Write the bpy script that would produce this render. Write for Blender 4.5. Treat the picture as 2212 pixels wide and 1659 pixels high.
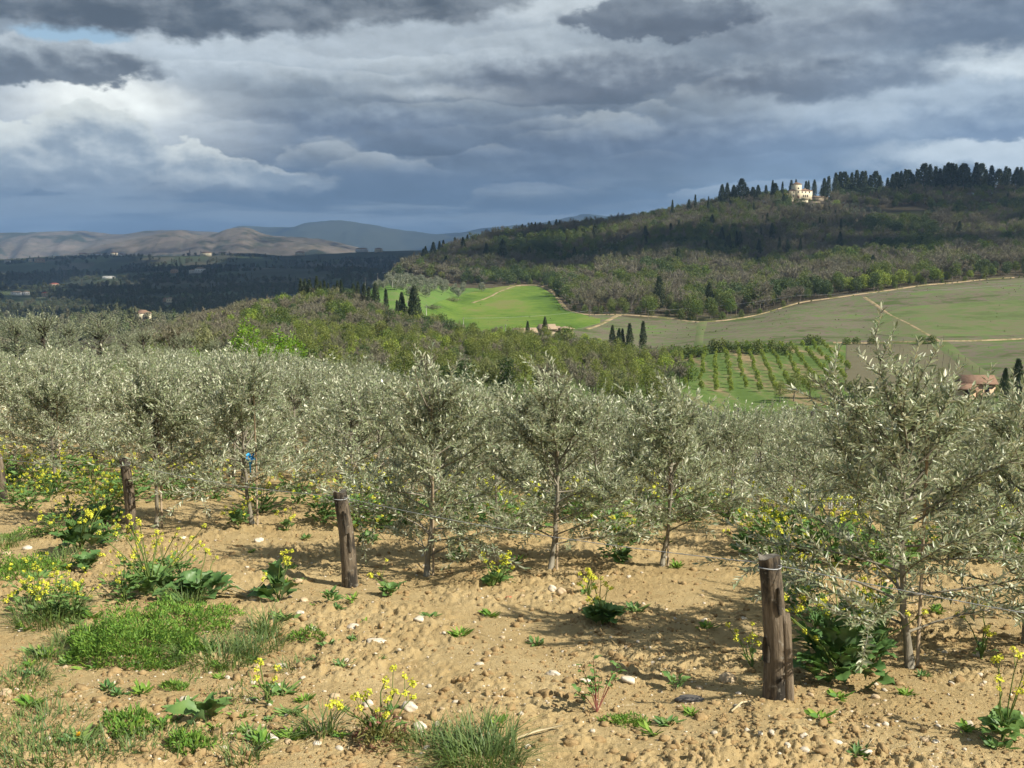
import bpy, math, random
import numpy as np
from mathutils import Vector, Matrix

# ------------------------------------------------------------------ clear
for o in list(bpy.data.objects):
    bpy.data.objects.remove(o, do_unlink=True)
scene = bpy.context.scene
COL = scene.collection
R = math.radians

# ------------------------------------------------------------------ camera
EYE = 1.9
FPX = 2267.0            # focal length, in units of a 2212 px wide frame
PITCH = math.atan(269.5 / FPX)
cam_d = bpy.data.cameras.new('camera')
cam_d.sensor_width = 36.0
cam_d.lens = 36.0 * FPX / 2212.0
cam_d.clip_start = 0.1
cam_d.clip_end = 60000.0
cam = bpy.data.objects.new('camera', cam_d)
cam.location = (0, 0, EYE)
cam.rotation_euler = (math.pi / 2 - PITCH, 0, 0)
COL.objects.link(cam)
scene.camera = cam

# ------------------------------------------------------------------ render / exposure
scene.render.engine = 'CYCLES'
scene.view_settings.view_transform = 'Standard'
scene.view_settings.look = 'None'
scene.view_settings.gamma = 1.0
scene.view_settings.use_curve_mapping = False
scene.view_settings.exposure = 0.78
scene.cycles.use_denoising = True
scene.cycles.use_adaptive_sampling = True
scene.cycles.adaptive_threshold = 0.025
scene.cycles.max_bounces = 5
scene.cycles.diffuse_bounces = 2
scene.cycles.glossy_bounces = 2
scene.cycles.transmission_bounces = 3
scene.cycles.volume_bounces = 0
scene.cycles.transparent_max_bounces = 6
scene.cycles.caustics_reflective = False
scene.cycles.caustics_refractive = False

# ------------------------------------------------------------------ sun
SUN_EL = R(41.0)
SDX, SDY = 0.88, -0.475              # horizontal direction towards the sun (right, behind)
SUNV = Vector((SDX * math.cos(SUN_EL), SDY * math.cos(SUN_EL), math.sin(SUN_EL)))
sl = bpy.data.lights.new('sun', 'SUN')
sl.energy = 4.8
sl.angle = R(0.53)
sl.color = (1.0, 0.93, 0.80)
sun = bpy.data.objects.new('sun', sl)
sun.rotation_euler = (-SUNV).to_track_quat('-Z', 'Y').to_euler()
sun.location = (60, -45, 60)
COL.objects.link(sun)

# ------------------------------------------------------------------ world: Nishita sky behind a broken cloud deck
world = bpy.data.worlds.new('World')
scene.world = world
world.use_nodes = True
NT = world.node_tree
NT.nodes.clear()


class NB:
    """small node-building helper"""
    def __init__(self, nt):
        self.nt = nt

    def n(self, t, **kw):
        nd = self.nt.nodes.new(t)
        for k, v in kw.items():
            setattr(nd, k, v)
        return nd

    def _in(self, sock, v):
        if isinstance(v, bpy.types.NodeSocket):
            self.nt.links.new(v, sock)
        else:
            sock.default_value = v

    def m(self, op, a, b=0.0, c=None, clamp=False):
        nd = self.n('ShaderNodeMath', operation=op, use_clamp=clamp)
        self._in(nd.inputs[0], a)
        self._in(nd.inputs[1], b)
        if c is not None:
            self._in(nd.inputs[2], c)
        return nd.outputs[0]

    def add(self, a, b): return self.m('ADD', a, b)
    def sub(self, a, b): return self.m('SUBTRACT', a, b)
    def mul(self, a, b): return self.m('MULTIPLY', a, b)
    def div(self, a, b): return self.m('DIVIDE', a, b)

    def xyz(self, x, y, z):
        nd = self.n('ShaderNodeCombineXYZ')
        for s, v in zip(nd.inputs, (x, y, z)):
            self._in(s, v)
        return nd.outputs[0]

    def noise(self, vec, scale, detail=6.0, rough=0.55, dist=0.0, lac=2.0):
        nd = self.n('ShaderNodeTexNoise')
        if vec is not None:
            self.nt.links.new(vec, nd.inputs['Vector'])
        nd.inputs['Scale'].default_value = scale
        nd.inputs['Detail'].default_value = detail
        nd.inputs['Roughness'].default_value = rough
        nd.inputs['Distortion'].default_value = dist
        nd.inputs['Lacunarity'].default_value = lac
        return nd.outputs['Fac']

    def smooth(self, v, a, b, lo=0.0, hi=1.0):
        nd = self.n('ShaderNodeMapRange', interpolation_type='SMOOTHSTEP')
        self._in(nd.inputs[0], v)
        for i, x in enumerate((a, b, lo, hi)):
            self._in(nd.inputs[i + 1], x)
        return nd.outputs[0]

    def mix(self, f, a, b, blend='MIX'):
        nd = self.n('ShaderNodeMix', data_type='RGBA', blend_type=blend)
        self._in(nd.inputs[0], f)
        self._in(nd.inputs[6], a)
        self._in(nd.inputs[7], b)
        return nd.outputs[2]

    def ramp(self, f, stops, interp='LINEAR'):
        nd = self.n('ShaderNodeValToRGB')
        cr = nd.color_ramp
        cr.interpolation = interp
        while len(cr.elements) < len(stops):
            cr.elements.new(0.5)
        for e, (p, c) in zip(cr.elements, stops):
            e.position = p
            e.color = (c[0], c[1], c[2], 1)
        self._in(nd.inputs[0], f)
        return nd.outputs[0]


def lin(*rgb):
    return tuple(((c / 255.0) / 12.92 if c / 255.0 <= 0.04045 else ((c / 255.0 + 0.055) / 1.055) ** 2.4) for c in rgb)


def build_sky():
    b = NB(NT)
    out = b.n('ShaderNodeOutputWorld')
    bg = b.n('ShaderNodeBackground')
    sky = b.n('ShaderNodeTexSky', sky_type='NISHITA')
    sky.sun_disc = False
    sky.sun_elevation = SUN_EL
    sky.sun_rotation = math.atan2(SDX, SDY)
    sky.altitude = 250
    sky.air_density = 1.0
    sky.dust_density = 1.2
    tc = b.n('ShaderNodeTexCoord')
    sp = b.n('ShaderNodeSeparateXYZ')
    NT.links.new(tc.outputs['Generated'], sp.inputs[0])
    x, y, z = sp.outputs
    # bearing and elevation of the looked-at bit of sky, in hundredths of a radian
    az = b.mul(b.m('ARCTAN2', x, y), 100.0)
    el = b.mul(b.m('ARCSINE', z), 100.0)
    n2 = b.noise(b.xyz(b.mul(az, 0.10), b.mul(el, 0.20), 0.0), 1.0, 6.0, 0.62, 0.15)
    n3 = b.noise(b.xyz(b.mul(az, 0.045), b.mul(el, 0.42), 4.7), 1.0, 5.0, 0.58, 0.1)
    # warp for the placed cloud bodies
    wx = b.noise(b.xyz(b.mul(az, 0.26), b.mul(el, 0.40), 1.3), 1.0, 7.0, 0.60)
    wy = b.noise(b.xyz(b.mul(az, 0.26), b.mul(el, 0.40), 8.1), 1.0, 7.0, 0.60)
    wxs, wys = b.sub(wx, 0.5), b.sub(wy, 0.5)

    # lumps of the cloud undersides, lit from the upper right: difference of the lump field along that direction
    lump_a = b.noise(b.xyz(b.mul(az, 0.20), b.mul(el, 0.34), 2.2), 1.0, 5.0, 0.52)
    lump_b = b.noise(b.xyz(b.add(b.mul(az, 0.20), 0.10), b.add(b.mul(el, 0.34), 0.22), 2.2), 1.0, 5.0, 0.52)
    relief = b.sub(lump_a, lump_b)
    pw = b.xyz(b.add(az, b.mul(wxs, 7.0)), b.add(el, b.mul(wys, 4.0)), 0.0)
    pl = b.xyz(b.add(az, b.mul(wxs, 4.5)), b.add(el, b.mul(wys, 2.2)), 0.0)

    def blob(cx, cy, rx, ry, edge=0.45, warp=1.0, want_y=False):
        nd = b.n('ShaderNodeVectorMath', operation='MULTIPLY_ADD')
        NT.links.new(pw if warp >= 0.75 else pl, nd.inputs[0])
        nd.inputs[1].default_value = (1.0 / rx, 1.0 / ry, 0.0)
        nd.inputs[2].default_value = (-cx / rx, -cy / ry, 0.0)
        ln = b.n('ShaderNodeVectorMath', operation='LENGTH')
        NT.links.new(nd.outputs[0], ln.inputs[0])
        msk = b.smooth(ln.outputs['Value'], 1.0 + edge * 0.5, 1.0 - edge * 0.5)
        if want_y:
            sy = b.n('ShaderNodeSeparateXYZ'); NT.links.new(nd.outputs[0], sy.inputs[0])
            return msk, sy.outputs[1]
        return msk

    # base deck: blue-grey near the horizon, lighter grey higher up
    base = b.ramp(b.div(el, 26.0), [
        (0.00, lin(124, 139, 157)), (0.08, lin(112, 130, 154)), (0.22, lin(103, 121, 146)),
        (0.38, lin(111, 125, 147)), (0.55, lin(130, 141, 157)), (0.80, lin(140, 149, 162)), (1.0, lin(138, 146, 158))])
    # heaps of cloud row behind row: each cell of the deck has a dark flat base and a paler top
    def heaps(fx, fy, off, warp, smoothness):
        vo = b.n('ShaderNodeTexVoronoi', feature='SMOOTH_F1', voronoi_dimensions='2D')
        px_ = b.add(b.mul(az, fx), b.mul(wxs, warp)); py_ = b.add(b.add(b.mul(el, fy), off), b.mul(wys, warp * 0.8))
        NT.links.new(b.xyz(px_, py_, 0.0), vo.inputs['Vector'])
        vo.inputs['Scale'].default_value = 1.0; vo.inputs['Smoothness'].default_value = smoothness; vo.inputs['Randomness'].default_value = 0.9
        q = b.n('ShaderNodeSeparateXYZ'); NT.links.new(vo.outputs['Position'], q.inputs[0])
        return b.sub(py_, q.outputs[1])
    h1 = heaps(0.060, 0.20, 0.35, 0.50, 0.14)
    h2 = heaps(0.12, 0.40, 3.1, 0.60, 0.16)
    tone = b.add(b.add(b.mul(h1, 0.66), b.mul(h2, 0.40)), b.add(b.mul(b.sub(n2, 0.5), 0.70), b.mul(b.sub(n3, 0.5), 0.25)))
    light = b.smooth(tone, 0.0, 0.62)
    dark = b.smooth(tone, 0.05, -0.55)
    low = b.smooth(el, 2.0, 11.0)
    colr = b.mix(b.mul(light, b.add(0.30, b.mul(low, 0.45))), base, (*lin(190, 196, 204), 1))
    colr = b.mix(b.mul(dark, b.add(0.38, b.mul(low, 0.34))), colr, (*lin(92, 104, 122), 1))

    def lay(colr, mask, c, amount):
        return b.mix(b.mul(mask, amount), colr, c if isinstance(c, bpy.types.NodeSocket) else (*c, 1))

    def body(colr, cx, cy, rx, ry, edge, warp, dk, lt, amount):
        """a cloud body: dark flat base, paler lumpy top"""
        msk, yv = blob(cx, cy, rx, ry, edge, warp, True)
        f = b.smooth(b.add(yv, b.mul(relief, 2.5)), -0.45, 1.25)
        return lay(colr, msk, b.mix(f, (*dk, 1), (*lt, 1)), amount)

    # -- pale glow of thin high cloud at far left and across the middle
    colr = lay(colr, blob(-37, 12.0, 13, 4.2, 1.3, 0.5), lin(228, 232, 239), 0.75)
    colr = lay(colr, blob(-36.0, 13.6, 6.0, 2.0, 1.1, 0.6), lin(255, 255, 255), 1.0)
    colr = lay(colr, blob(-25.0, 18.6, 15, 2.4, 1.5, 0.8), lin(214, 221, 232), 0.65)
    colr = lay(colr, blob(-5.0, 20.5, 13, 3.0, 1.2, 0.9), lin(196, 203, 214), 0.65)
    colr = lay(colr, blob(6.0, 23.0, 10, 1.6, 1.2, 0.9), lin(214, 219, 227), 0.75)
    colr = lay(colr, blob(33, 13.6, 13, 2.4, 1.3, 0.9), lin(190, 198, 210), 0.7)
    colr = lay(colr, blob(42, 16.6, 5, 1.3, 1.2, 0.9), lin(226, 230, 235), 0.8)
    colr = lay(colr, blob(45, 9.0, 12, 1.5, 0.9, 1.0), lin(216, 221, 227), 0.9)
    colr = lay(colr, blob(-4.5, 15.2, 8.0, 0.55, 1.6, 0.6), lin(212, 218, 227), 0.7)
    gap = blob(-38.5, 18.9, 4.6, 0.7, 0.5, 0.25)
    # -- cumulus heap on the left, sunlit rims over grey bodies
    heap = b.m('MAXIMUM', b.m('MAXIMUM', blob(-46, 8.6, 6.0, 3.6, 0.10, 0.9), blob(-37.5, 9.4, 6.0, 3.9, 0.10, 0.9)),
               b.m('MAXIMUM', blob(-29.0, 8.0, 5.4, 2.1, 0.14, 0.9), blob(-22, 7.2, 5.0, 1.0, 0.60, 0.9)))
    core = b.m('MAXIMUM', b.m('MAXIMUM', blob(-45, 7.4, 5.0, 2.6, 1.2, 0.9), blob(-37.0, 8.6, 6.0, 3.4, 0.7, 0.9)),
               b.m('MAXIMUM', blob(-28.0, 7.2, 5.2, 2.0, 0.9, 0.9), blob(-21, 6.8, 4.8, 1.2, 0.9, 0.9)))
    hc = b.mix(b.mul(core, b.add(0.85, b.mul(relief, -2.2))), (*lin(236, 238, 238), 1), (*lin(164, 176, 192), 1))
    hc = b.mix(b.smooth(el, 8.0, 5.2), hc, (*lin(138, 152, 172), 1))
    colr = lay(colr, b.mul(heap, b.smooth(el, 4.6, 6.4)), hc, 0.95)
    # -- grey bodies across the deck
    colr = body(colr, -44, 16.5, 12.5, 1.9, 0.26, 0.9, lin(106, 114, 127), lin(188, 194, 203), 0.95)
    colr = body(colr, -49.0, 12.4, 3.0, 0.7, 0.4, 0.5, lin(124, 138, 158), lin(160, 170, 186), 0.8)
    colr = body(colr, 6.0, 16.8, 11.5, 2.6, 0.8, 0.9, lin(112, 120, 136), lin(186, 193, 204), 0.8)
    colr = body(colr, 28.0, 16.2, 11, 2.0, 0.6, 0.9, lin(100, 108, 124), lin(170, 178, 190), 0.85)
    colr = body(colr, 27.0, 20.0, 10, 2.3, 1.0, 0.9, lin(134, 142, 157), lin(188, 195, 206), 0.7)
    colr = body(colr, 44.0, 12.2, 9, 1.9, 0.8, 0.9, lin(122, 135, 157), lin(178, 187, 200), 0.75)
    colr = body(colr, 16.0, 10.8, 15, 2.1, 1.2, 0.9, lin(112, 127, 153), lin(156, 168, 187), 0.65)
    colr = body(colr, -12.0, 12.6, 11, 1.7, 1.1, 0.9, lin(120, 134, 158), lin(168, 179, 195), 0.65)
    colr = body(colr, -2.0, 7.8, 14, 1.4, 1.0, 0.9, lin(110, 127, 155), lin(142, 156, 178), 0.55)
    colr = body(colr, 47.0, 10.9, 9, 0.9, 0.4, 0.8, lin(108, 122, 147), lin(138, 150, 170), 0.85)
    colr = body(colr, 14.0, 21.6, 8.5, 1.9, 0.22, 1.0, lin(98, 106, 121), lin(134, 142, 155), 0.9)
    colr = body(colr, 45.0, 21.0, 13, 3.8, 0.6, 0.9, lin(96, 104, 120), lin(140, 147, 160), 0.92)
    # -- long bands of grey low over the hills
    colr = lay(colr, b.mul(b.smooth(n3, 0.47, 0.60), b.smooth(el, 9.0, 5.0)), lin(158, 170, 186), 0.7)
    colr = lay(colr, b.mul(b.smooth(n3, 0.50, 0.38), b.smooth(el, 9.0, 4.0)), lin(94, 112, 138), 0.55)
    colr = lay(colr, b.mul(b.smooth(el, 1.6, -0.5), 0.8), lin(160, 170, 187), 0.6)
    # relief of the whole deck
    rel = b.add(1.0, b.mul(relief, b.add(0.2, b.mul(low, 0.55))))
    sc_ = b.n('ShaderNodeVectorMath', operation='SCALE'); NT.links.new(colr, sc_.inputs[0]); NT.links.new(b.m('MAXIMUM', rel, 0.55), sc_.inputs['Scale']); colr = sc_.outputs[0]
    # -- big dark ragged cloud overhead at left (it runs on out of sight above)
    big = b.m('MAXIMUM', blob(-34, 24.4, 27, 5.2, 0.22, 0.9), blob(-10, 25.6, 14, 4.4, 0.26, 0.9))
    bigc = b.mix(b.smooth(b.add(b.add(n2, b.mul(relief, 0.9)), b.mul(b.sub(el, 21.0), 0.05)), 0.32, 0.78), (*lin(84, 92, 104), 1), (*lin(142, 148, 158), 1))
    # sky gap first, then the dark cloud in front of it
    blue = b.n('ShaderNodeMix', data_type='RGBA')
    blue.inputs[0].default_value = 1.0
    NT.links.new(b.mix(1.0, sky.outputs[0], (0.10, 0.10, 0.10, 1), 'MULTIPLY'), blue.inputs[7])
    blue_b = b.mix(0.35, blue.outputs[2], (*lin(190, 215, 240), 1))
    colr = b.mix(gap, colr, blue_b)
    colr = lay(colr, big, bigc, 0.97)
    colr = b.mix(1.0, colr, (0.955, 1.0, 0.965, 1), 'MULTIPLY')
    NT.links.new(colr, bg.inputs['Color'])
    bg.inputs['Strength'].default_value = SKY_STRENGTH
    NT.links.new(bg.outputs[0], out.inputs[0])
    world.cycles.sampling_method = 'MANUAL'
    world.cycles.sample_map_resolution = 512


SKY_STRENGTH = 0.72
build_sky()

# ------------------------------------------------------------------ numpy helpers
rng = np.random.default_rng(7)


def hash2(ix, iy, seed):
    h = (ix.astype(np.int64) * 374761393 + iy.astype(np.int64) * 668265263 + seed * 1442695041) & 0xFFFFFFFF
    h = ((h ^ (h >> 13)) * 1274126177) & 0xFFFFFFFF
    return ((h ^ (h >> 16)) & 0xFFFFFF) / float(0xFFFFFF)


def vn(x, y, seed=0):
    x = np.asarray(x, float); y = np.asarray(y, float)
    ix = np.floor(x); iy = np.floor(y)
    fx = x - ix; fy = y - iy
    fx = fx * fx * fx * (fx * (fx * 6 - 15) + 10); fy = fy * fy * fy * (fy * (fy * 6 - 15) + 10)
    a = hash2(ix, iy, seed); b_ = hash2(ix + 1, iy, seed)
    c = hash2(ix, iy + 1, seed); d = hash2(ix + 1, iy + 1, seed)
    return (a + (b_ - a) * fx) * (1 - fy) + (c + (d - c) * fx) * fy


def fbm(x, y, seed=0, octv=4, gain=0.5):
    s = 0.0; amp = 1.0; tot = 0.0
    for o in range(octv):
        s = s + amp * vn(x * 2 ** o + 17.3 * o, y * 2 ** o + 9.1 * o, seed + o)
        tot += amp; amp *= gain
    return s / tot


def pchip(x, y, xq):
    x = np.asarray(x, float); y = np.asarray(y, float)
    h = np.diff(x); dl = np.diff(y) / h
    m = np.zeros_like(y)
    for i in range(1, len(x) - 1):
        if dl[i - 1] * dl[i] > 0:
            w1 = 2 * h[i] + h[i - 1]; w2 = h[i] + 2 * h[i - 1]
            m[i] = (w1 + w2) / (w1 / dl[i - 1] + w2 / dl[i])
    m[0] = dl[0]; m[-1] = dl[-1]
    k = np.clip(np.searchsorted(x, xq) - 1, 0, len(x) - 2)
    t = np.clip((xq - x[k]) / h[k], 0, 1)
    t2 = t * t; t3 = t2 * t
    return (2 * t3 - 3 * t2 + 1) * y[k] + (t3 - 2 * t2 + t) * h[k] * m[k] + (-2 * t3 + 3 * t2) * y[k + 1] + (t3 - t2) * h[k] * m[k + 1]


CP, SP = math.cos(PITCH), math.sin(PITCH)


def ray(px, py):
    """survey helper: bearing slope u and elevation slope v of a sighted point"""
    cx = (px - 1106.0) / FPX; cy = (829.5 - py) / FPX
    den = CP + cy * SP
    return cx / den, (-SP + cy * CP) / den


# ------------------------------------------------------------------ terrain survey: per bearing, (distance, sighted height or z)
def NEAR(k):
    """near ground: k=0 gentle left side, k=1 right side that falls away sooner"""
    l = [(1.5, -0.14), (5, -0.4675), (9, -0.8415), (11, -1.03), (14, -1.31), (20, -1.87), (30, -2.5), (55, -3.5)]
    r = [(1.5, -0.14), (5, -0.4675), (9, -0.8415), (11, -1.06), (14, -1.62), (20, -2.95), (30, -5.0), (55, -9.2)]
    return [(a[0], 'z', a[1] * (1 - k) + b_[1] * k) for a, b_ in zip(l, r)]


def zz(*prs): return [(d, 'z', z) for d, z in prs]
def yy(*prs): return [(d, 'y', y) for d, y in prs]


FARZ = zz((6500, -30), (9000, -20), (16000, 0), (40000, 0))
COLS = {
    -1400: NEAR(0) + zz((100, -8), (250, -35), (880, -60), (1500, -70), (2200, -66), (3000, -50), (4000, -25), (4800, 8)) + FARZ,
    0: NEAR(0) + zz((100, -9), (250, -38), (880, -58)) + yy((1500, 665), (2200, 632), (3000, 604), (4000, 580), (4800, 563)) + FARZ,
    300: NEAR(0) + zz((100, -9), (250, -26), (400, -32)) + yy((880, 690), (1500, 662), (2200, 630), (3000, 602), (4000, 576), (4800, 557)) + FARZ,
    500: NEAR(.1) + zz((100, -10)) + yy((250, 760), (380, 692)) + zz((600, -43), (1000, -60)) + yy((1500, 650), (2200, 622), (3000, 598), (4000, 574), (4800, 557)) + FARZ,
    700: NEAR(.3) + zz((100, -11.5)) + yy((250, 785), (300, 745), (450, 652)) + zz((600, -33), (1000, -58), (1500, -62)) + yy((2200, 617), (3000, 595), (4000, 577), (4800, 562)) + FARZ,
    850: NEAR(.5) + zz((100, -12), (200, -20)) + yy((300, 760), (400, 700), (480, 652), (600, 611)) + zz((850, -16), (1000, -32), (1500, -58), (2200, -60)) + yy((3000, 597), (4000, 577), (4800, 561)) + FARZ,
    925: NEAR(.6) + zz((100, -12), (200, -20.5)) + yy((300, 763), (415, 706), (500, 668), (620, 627), (720, 611), (880, 584), (980, 566)) + zz((1150, -15), (1500, -50), (2200, -58)) + yy((3000, 597), (4800, 561)) + FARZ,
    1000: NEAR(.7) + zz((100, -12.5), (200, -21)) + yy((300, 765), (430, 712), (520, 680), (640, 642), (740, 618), (900, 577), (1050, 536)) + zz((1300, 2), (2000, -40), (3000, -40), (4800, 10)) + FARZ,
    1200: NEAR(.85) + zz((100, -13), (200, -22)) + yy((300, 775), (400, 722), (480, 690), (600, 650), (700, 625), (850, 588), (1100, 505)) + zz((1400, 12), (2000, -30), (3000, -40), (4800, 10)) + FARZ,
    1400: NEAR(1) + zz((100, -14), (200, -24)) + yy((330, 782), (400, 735), (470, 692), (600, 640), (800, 566), (1050, 490), (1150, 477)) + zz((1500, 20), (2000, -20), (4800, 10)) + FARZ,
    1600: NEAR(1) + zz((100, -14.5)) + yy((230, 860), (340, 748), (400, 715), (462, 687), (600, 645), (800, 566), (1000, 482), (1100, 437)) + zz((1250, 58), (1600, 30), (4800, 10)) + FARZ,
    1720: NEAR(1) + zz((100, -14.5)) + yy((230, 858), (340, 746), (420, 695), (482, 660), (600, 625), (800, 560), (1000, 463), (1085, 429)) + zz((1200, 66), (1500, 50), (4800, 10)) + FARZ,
    1850: NEAR(1) + zz((100, -14.5)) + yy((220, 862), (300, 775), (340, 744), (420, 692), (500, 637), (600, 602), (750, 560), (950, 476), (1020, 456), (1150, 425)) + zz((1500, 60), (4800, 10)) + FARZ,
    2000: NEAR(1) + zz((100, -15)) + yy((210, 872), (300, 778), (330, 742), (430, 672), (520, 618), (600, 592), (800, 540), (950, 480), (1020, 452), (1120, 420)) + zz((1500, 70), (4800, 10)) + FARZ,
    2212: NEAR(1) + zz((100, -14)) + yy((205, 868), (330, 735), (430, 662), (540, 600), (600, 578), (800, 520), (950, 470), (1050, 432), (1120, 415)) + zz((1500, 75), (4800, 10)) + FARZ,
    3600: NEAR(1) + zz((100, -12), (220, -22), (330, -17), (430, -8), (540, 2), (800, 25), (950, 45), (1120, 75), (1500, 80), (4800, 10)) + FARZ,
}
DK = np.concatenate([np.geomspace(1.5, 60, 140), np.geomspace(62, 6000, 420), np.geomspace(6200, 40000, 30)])
LDK = np.log(DK)
UK = []; ZT = []
for px in sorted(COLS):
    ent = COLS[px]
    u = ray(px, 700)[0]
    ds = [e[0] for e in ent]
    zs = [e[2] if e[1] == 'z' else EYE + e[0] * ray(px, e[2])[1] for e in ent]
    UK.append(u); ZT.append(pchip(np.log(ds), zs, LDK))
UK = np.array(UK); ZT = np.array(ZT)
# resample across bearings with a smooth interpolant
UF = np.concatenate([np.linspace(UK[0], -0.62, 20)[:-1], np.linspace(-0.62, 0.62, 220), np.linspace(0.62, UK[-1], 20)[1:]])
ZF = np.stack([pchip(UK, ZT[:, j], UF) for j in range(len(DK))], axis=1)


def tz_uv(u, d):
    u = np.clip(np.asarray(u, float), UF[0], UF[-1]); ld = np.log(np.clip(np.asarray(d, float), DK[0], DK[-1]))
    i = np.clip(np.searchsorted(UF, u) - 1, 0, len(UF) - 2); j = np.clip(np.searchsorted(LDK, ld) - 1, 0, len(LDK) - 2)
    a = (u - UF[i]) / (UF[i + 1] - UF[i]); c = (ld - LDK[j]) / (LDK[j + 1] - LDK[j])
    return (ZF[i, j] * (1 - a) + ZF[i + 1, j] * a) * (1 - c) + (ZF[i, j + 1] * (1 - a) + ZF[i + 1, j + 1] * a) * c


def tz(x, y):
    """ground height (without the small clods)"""
    x = np.asarray(x, float); y = np.asarray(y, float)
    yc = np.maximum(y, 1.5)
    z = tz_uv(x / yc, yc)
    z = np.where(y < 1.5, z + (1.5 - y) * 0.0935, z)
    far = np.clip((yc - 150) / 300, 0, 1)
    return z + far * (fbm(x / 70.0, y / 70.0, 31, 3) - 0.5) * 4.0 * np.clip(yc / 900.0, 0.25, 1.0) + np.clip((yc - 1400) / 800, 0, 1) * np.clip((6000 - yc) / 1200, 0, 1) * (fbm(x / 420.0, y / 420.0, 57, 3) - 0.5) * 42.0


def soil(x, y):
    """tilled soil: clods, furrow lumps and dribbled crust, metres above tz"""
    w = np.clip((17.0 - y) / 6.0, 0, 1) * np.clip((y - 1.0) / 2.0, 0, 1)
    wx_ = x + 0.10 * (fbm(x * 5, y * 5, 11, 2) - .5); wy_ = y + 0.10 * (fbm(x * 5, y * 5, 12, 2) - .5)
    big = (fbm(x * 1.1, y * 1.1, 1, 3) - 0.5) * 0.10
    lump = np.clip(fbm(wx_ * 4.5, wy_ * 4.5, 2, 3) - 0.50, 0, 1) ** 0.8 * 0.075
    clod = np.clip(fbm(wx_ * 15, wy_ * 15, 3, 3, .68) - 0.52, 0, 1) ** 0.8 * 0.070
    crumb = np.clip(fbm(wx_ * 34, wy_ * 34, 4, 2, .6) - 0.46, 0, 1) ** 0.7 * 0.050
    bare = np.clip((fbm(x * 1.1, y * 1.1, 5, 3) - 0.34) / 0.25, 0.10, 1)
    return w * (big + (lump + clod + crumb) * bare)


def gz(x, y):
    return tz(x, y) + soil(np.asarray(x, float), np.asarray(y, float))


def sight(px, py, dmin=3.0, dmax=5500.0):
    """where the ground is met along a sight line (first hit beyond dmin)"""
    u, v = ray(px, py)
    d = np.geomspace(dmin, dmax, 3000)
    gap = EYE + v * d - tz(u * d, d)
    k = np.argmax(gap <= 0)
    if gap[k] > 0:
        dd = d[-1]
        return Vector((u * dd, dd, float(tz(u * dd, dd))))
    dd = d[k] if k == 0 else d[k - 1] + (d[k] - d[k - 1]) * gap[k - 1] / max(1e-9, gap[k - 1] - gap[k])
    return Vector((u * dd, dd, float(tz(u * dd, dd))))


def onpx(px, d, py=700):
    """a point on the ground at bearing px and distance d"""
    u = ray(px, py)[0]
    return Vector((u * d, d, float(tz(u * d, d))))


# ------------------------------------------------------------------ mesh helpers
def mesh(name, V, faces, mats=(), attrs=None, smooth=False, midx=None):
    """faces: list of (n,k) int arrays"""
    me = bpy.data.meshes.new(name)
    V = np.asarray(V, np.float32)
    me.vertices.add(len(V)); me.vertices.foreach_set('co', V.ravel())
    faces = [np.asarray(f, np.int32) for f in faces if len(f)]
    loops = np.concatenate([f.ravel() for f in faces])
    tot = np.concatenate([np.full(len(f), f.shape[1], np.int32) for f in faces])
    st = np.concatenate([[0], np.cumsum(tot)[:-1]]).astype(np.int32)
    me.loops.add(len(loops)); me.loops.foreach_set('vertex_index', loops)
    me.polygons.add(len(tot)); me.polygons.foreach_set('loop_start', st); me.polygons.foreach_set('loop_total', tot)
    if midx is not None:
        me.polygons.foreach_set('material_index', np.asarray(midx, np.int32))
    if smooth:
        me.polygons.foreach_set('use_smooth', np.ones(len(tot), bool))
    for k, a in (attrs or {}).items():
        a = np.asarray(a, np.float32)
        if a.ndim == 1:
            at = me.attributes.new(k, 'FLOAT', 'POINT'); at.data.foreach_set('value', a)
        else:
            at = me.attributes.new(k, 'FLOAT_COLOR', 'POINT')
            at.data.foreach_set('color', np.concatenate([a, np.ones((len(a), 1), np.float32)], 1).ravel())
    for m_ in mats:
        me.materials.append(m_)
    me.update(calc_edges=True)
    return me


class MB:
    """collects pieces of geometry into one mesh"""
    def __init__(self):
        self.V = []; self.F = []; self.M = []; self.A = []; self.n = 0

    def put(self, V, F, mat=0, a=0.5):
        V = np.asarray(V, float)
        self.V.append(V)
        for f in F:
            if len(f):
                self.F.append((np.asarray(f) + self.n, mat))
        self.A.append(np.broadcast_to(np.asarray(a, float), (len(V),)))
        self.n += len(V)
        return self

    def tube(self, pts, rad, seg=6, mat=0, a=0.5, cap=True):
        V, F = tube(pts, rad, seg, cap)
        return self.put(V, F, mat, a)

    def box(self, c, s, mat=0, rz=0.0, a=0.5):
        c = np.asarray(c, float); s = np.asarray(s, float) / 2
        P = np.array([[i, j, k] for k in (-1, 1) for j in (-1, 1) for i in (-1, 1)], float) * s
        co, si = math.cos(rz), math.sin(rz)
        P = np.stack([P[:, 0] * co - P[:, 1] * si, P[:, 0] * si + P[:, 1] * co, P[:, 2]], 1) + c
        return self.put(P, [[[0, 2, 3, 1], [4, 5, 7, 6], [0, 1, 5, 4], [2, 6, 7, 3], [0, 4, 6, 2], [1, 3, 7, 5]]], mat, a)

    def mesh(self, name, mats, smooth=False):
        # group faces by size, keep material order
        ks = {}
        for f, m_ in self.F:
            ks.setdefault(f.shape[1], []).append((f, m_))
        faces = []; mi = []
        for k in ks:
            faces.append(np.concatenate([f for f, _ in ks[k]]))
            mi.append(np.concatenate([np.full(len(f), m_) for f, m_ in ks[k]]))
        return mesh(name, np.concatenate(self.V), faces, mats, {'tone': np.concatenate(self.A)}, smooth, np.concatenate(mi))


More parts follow.
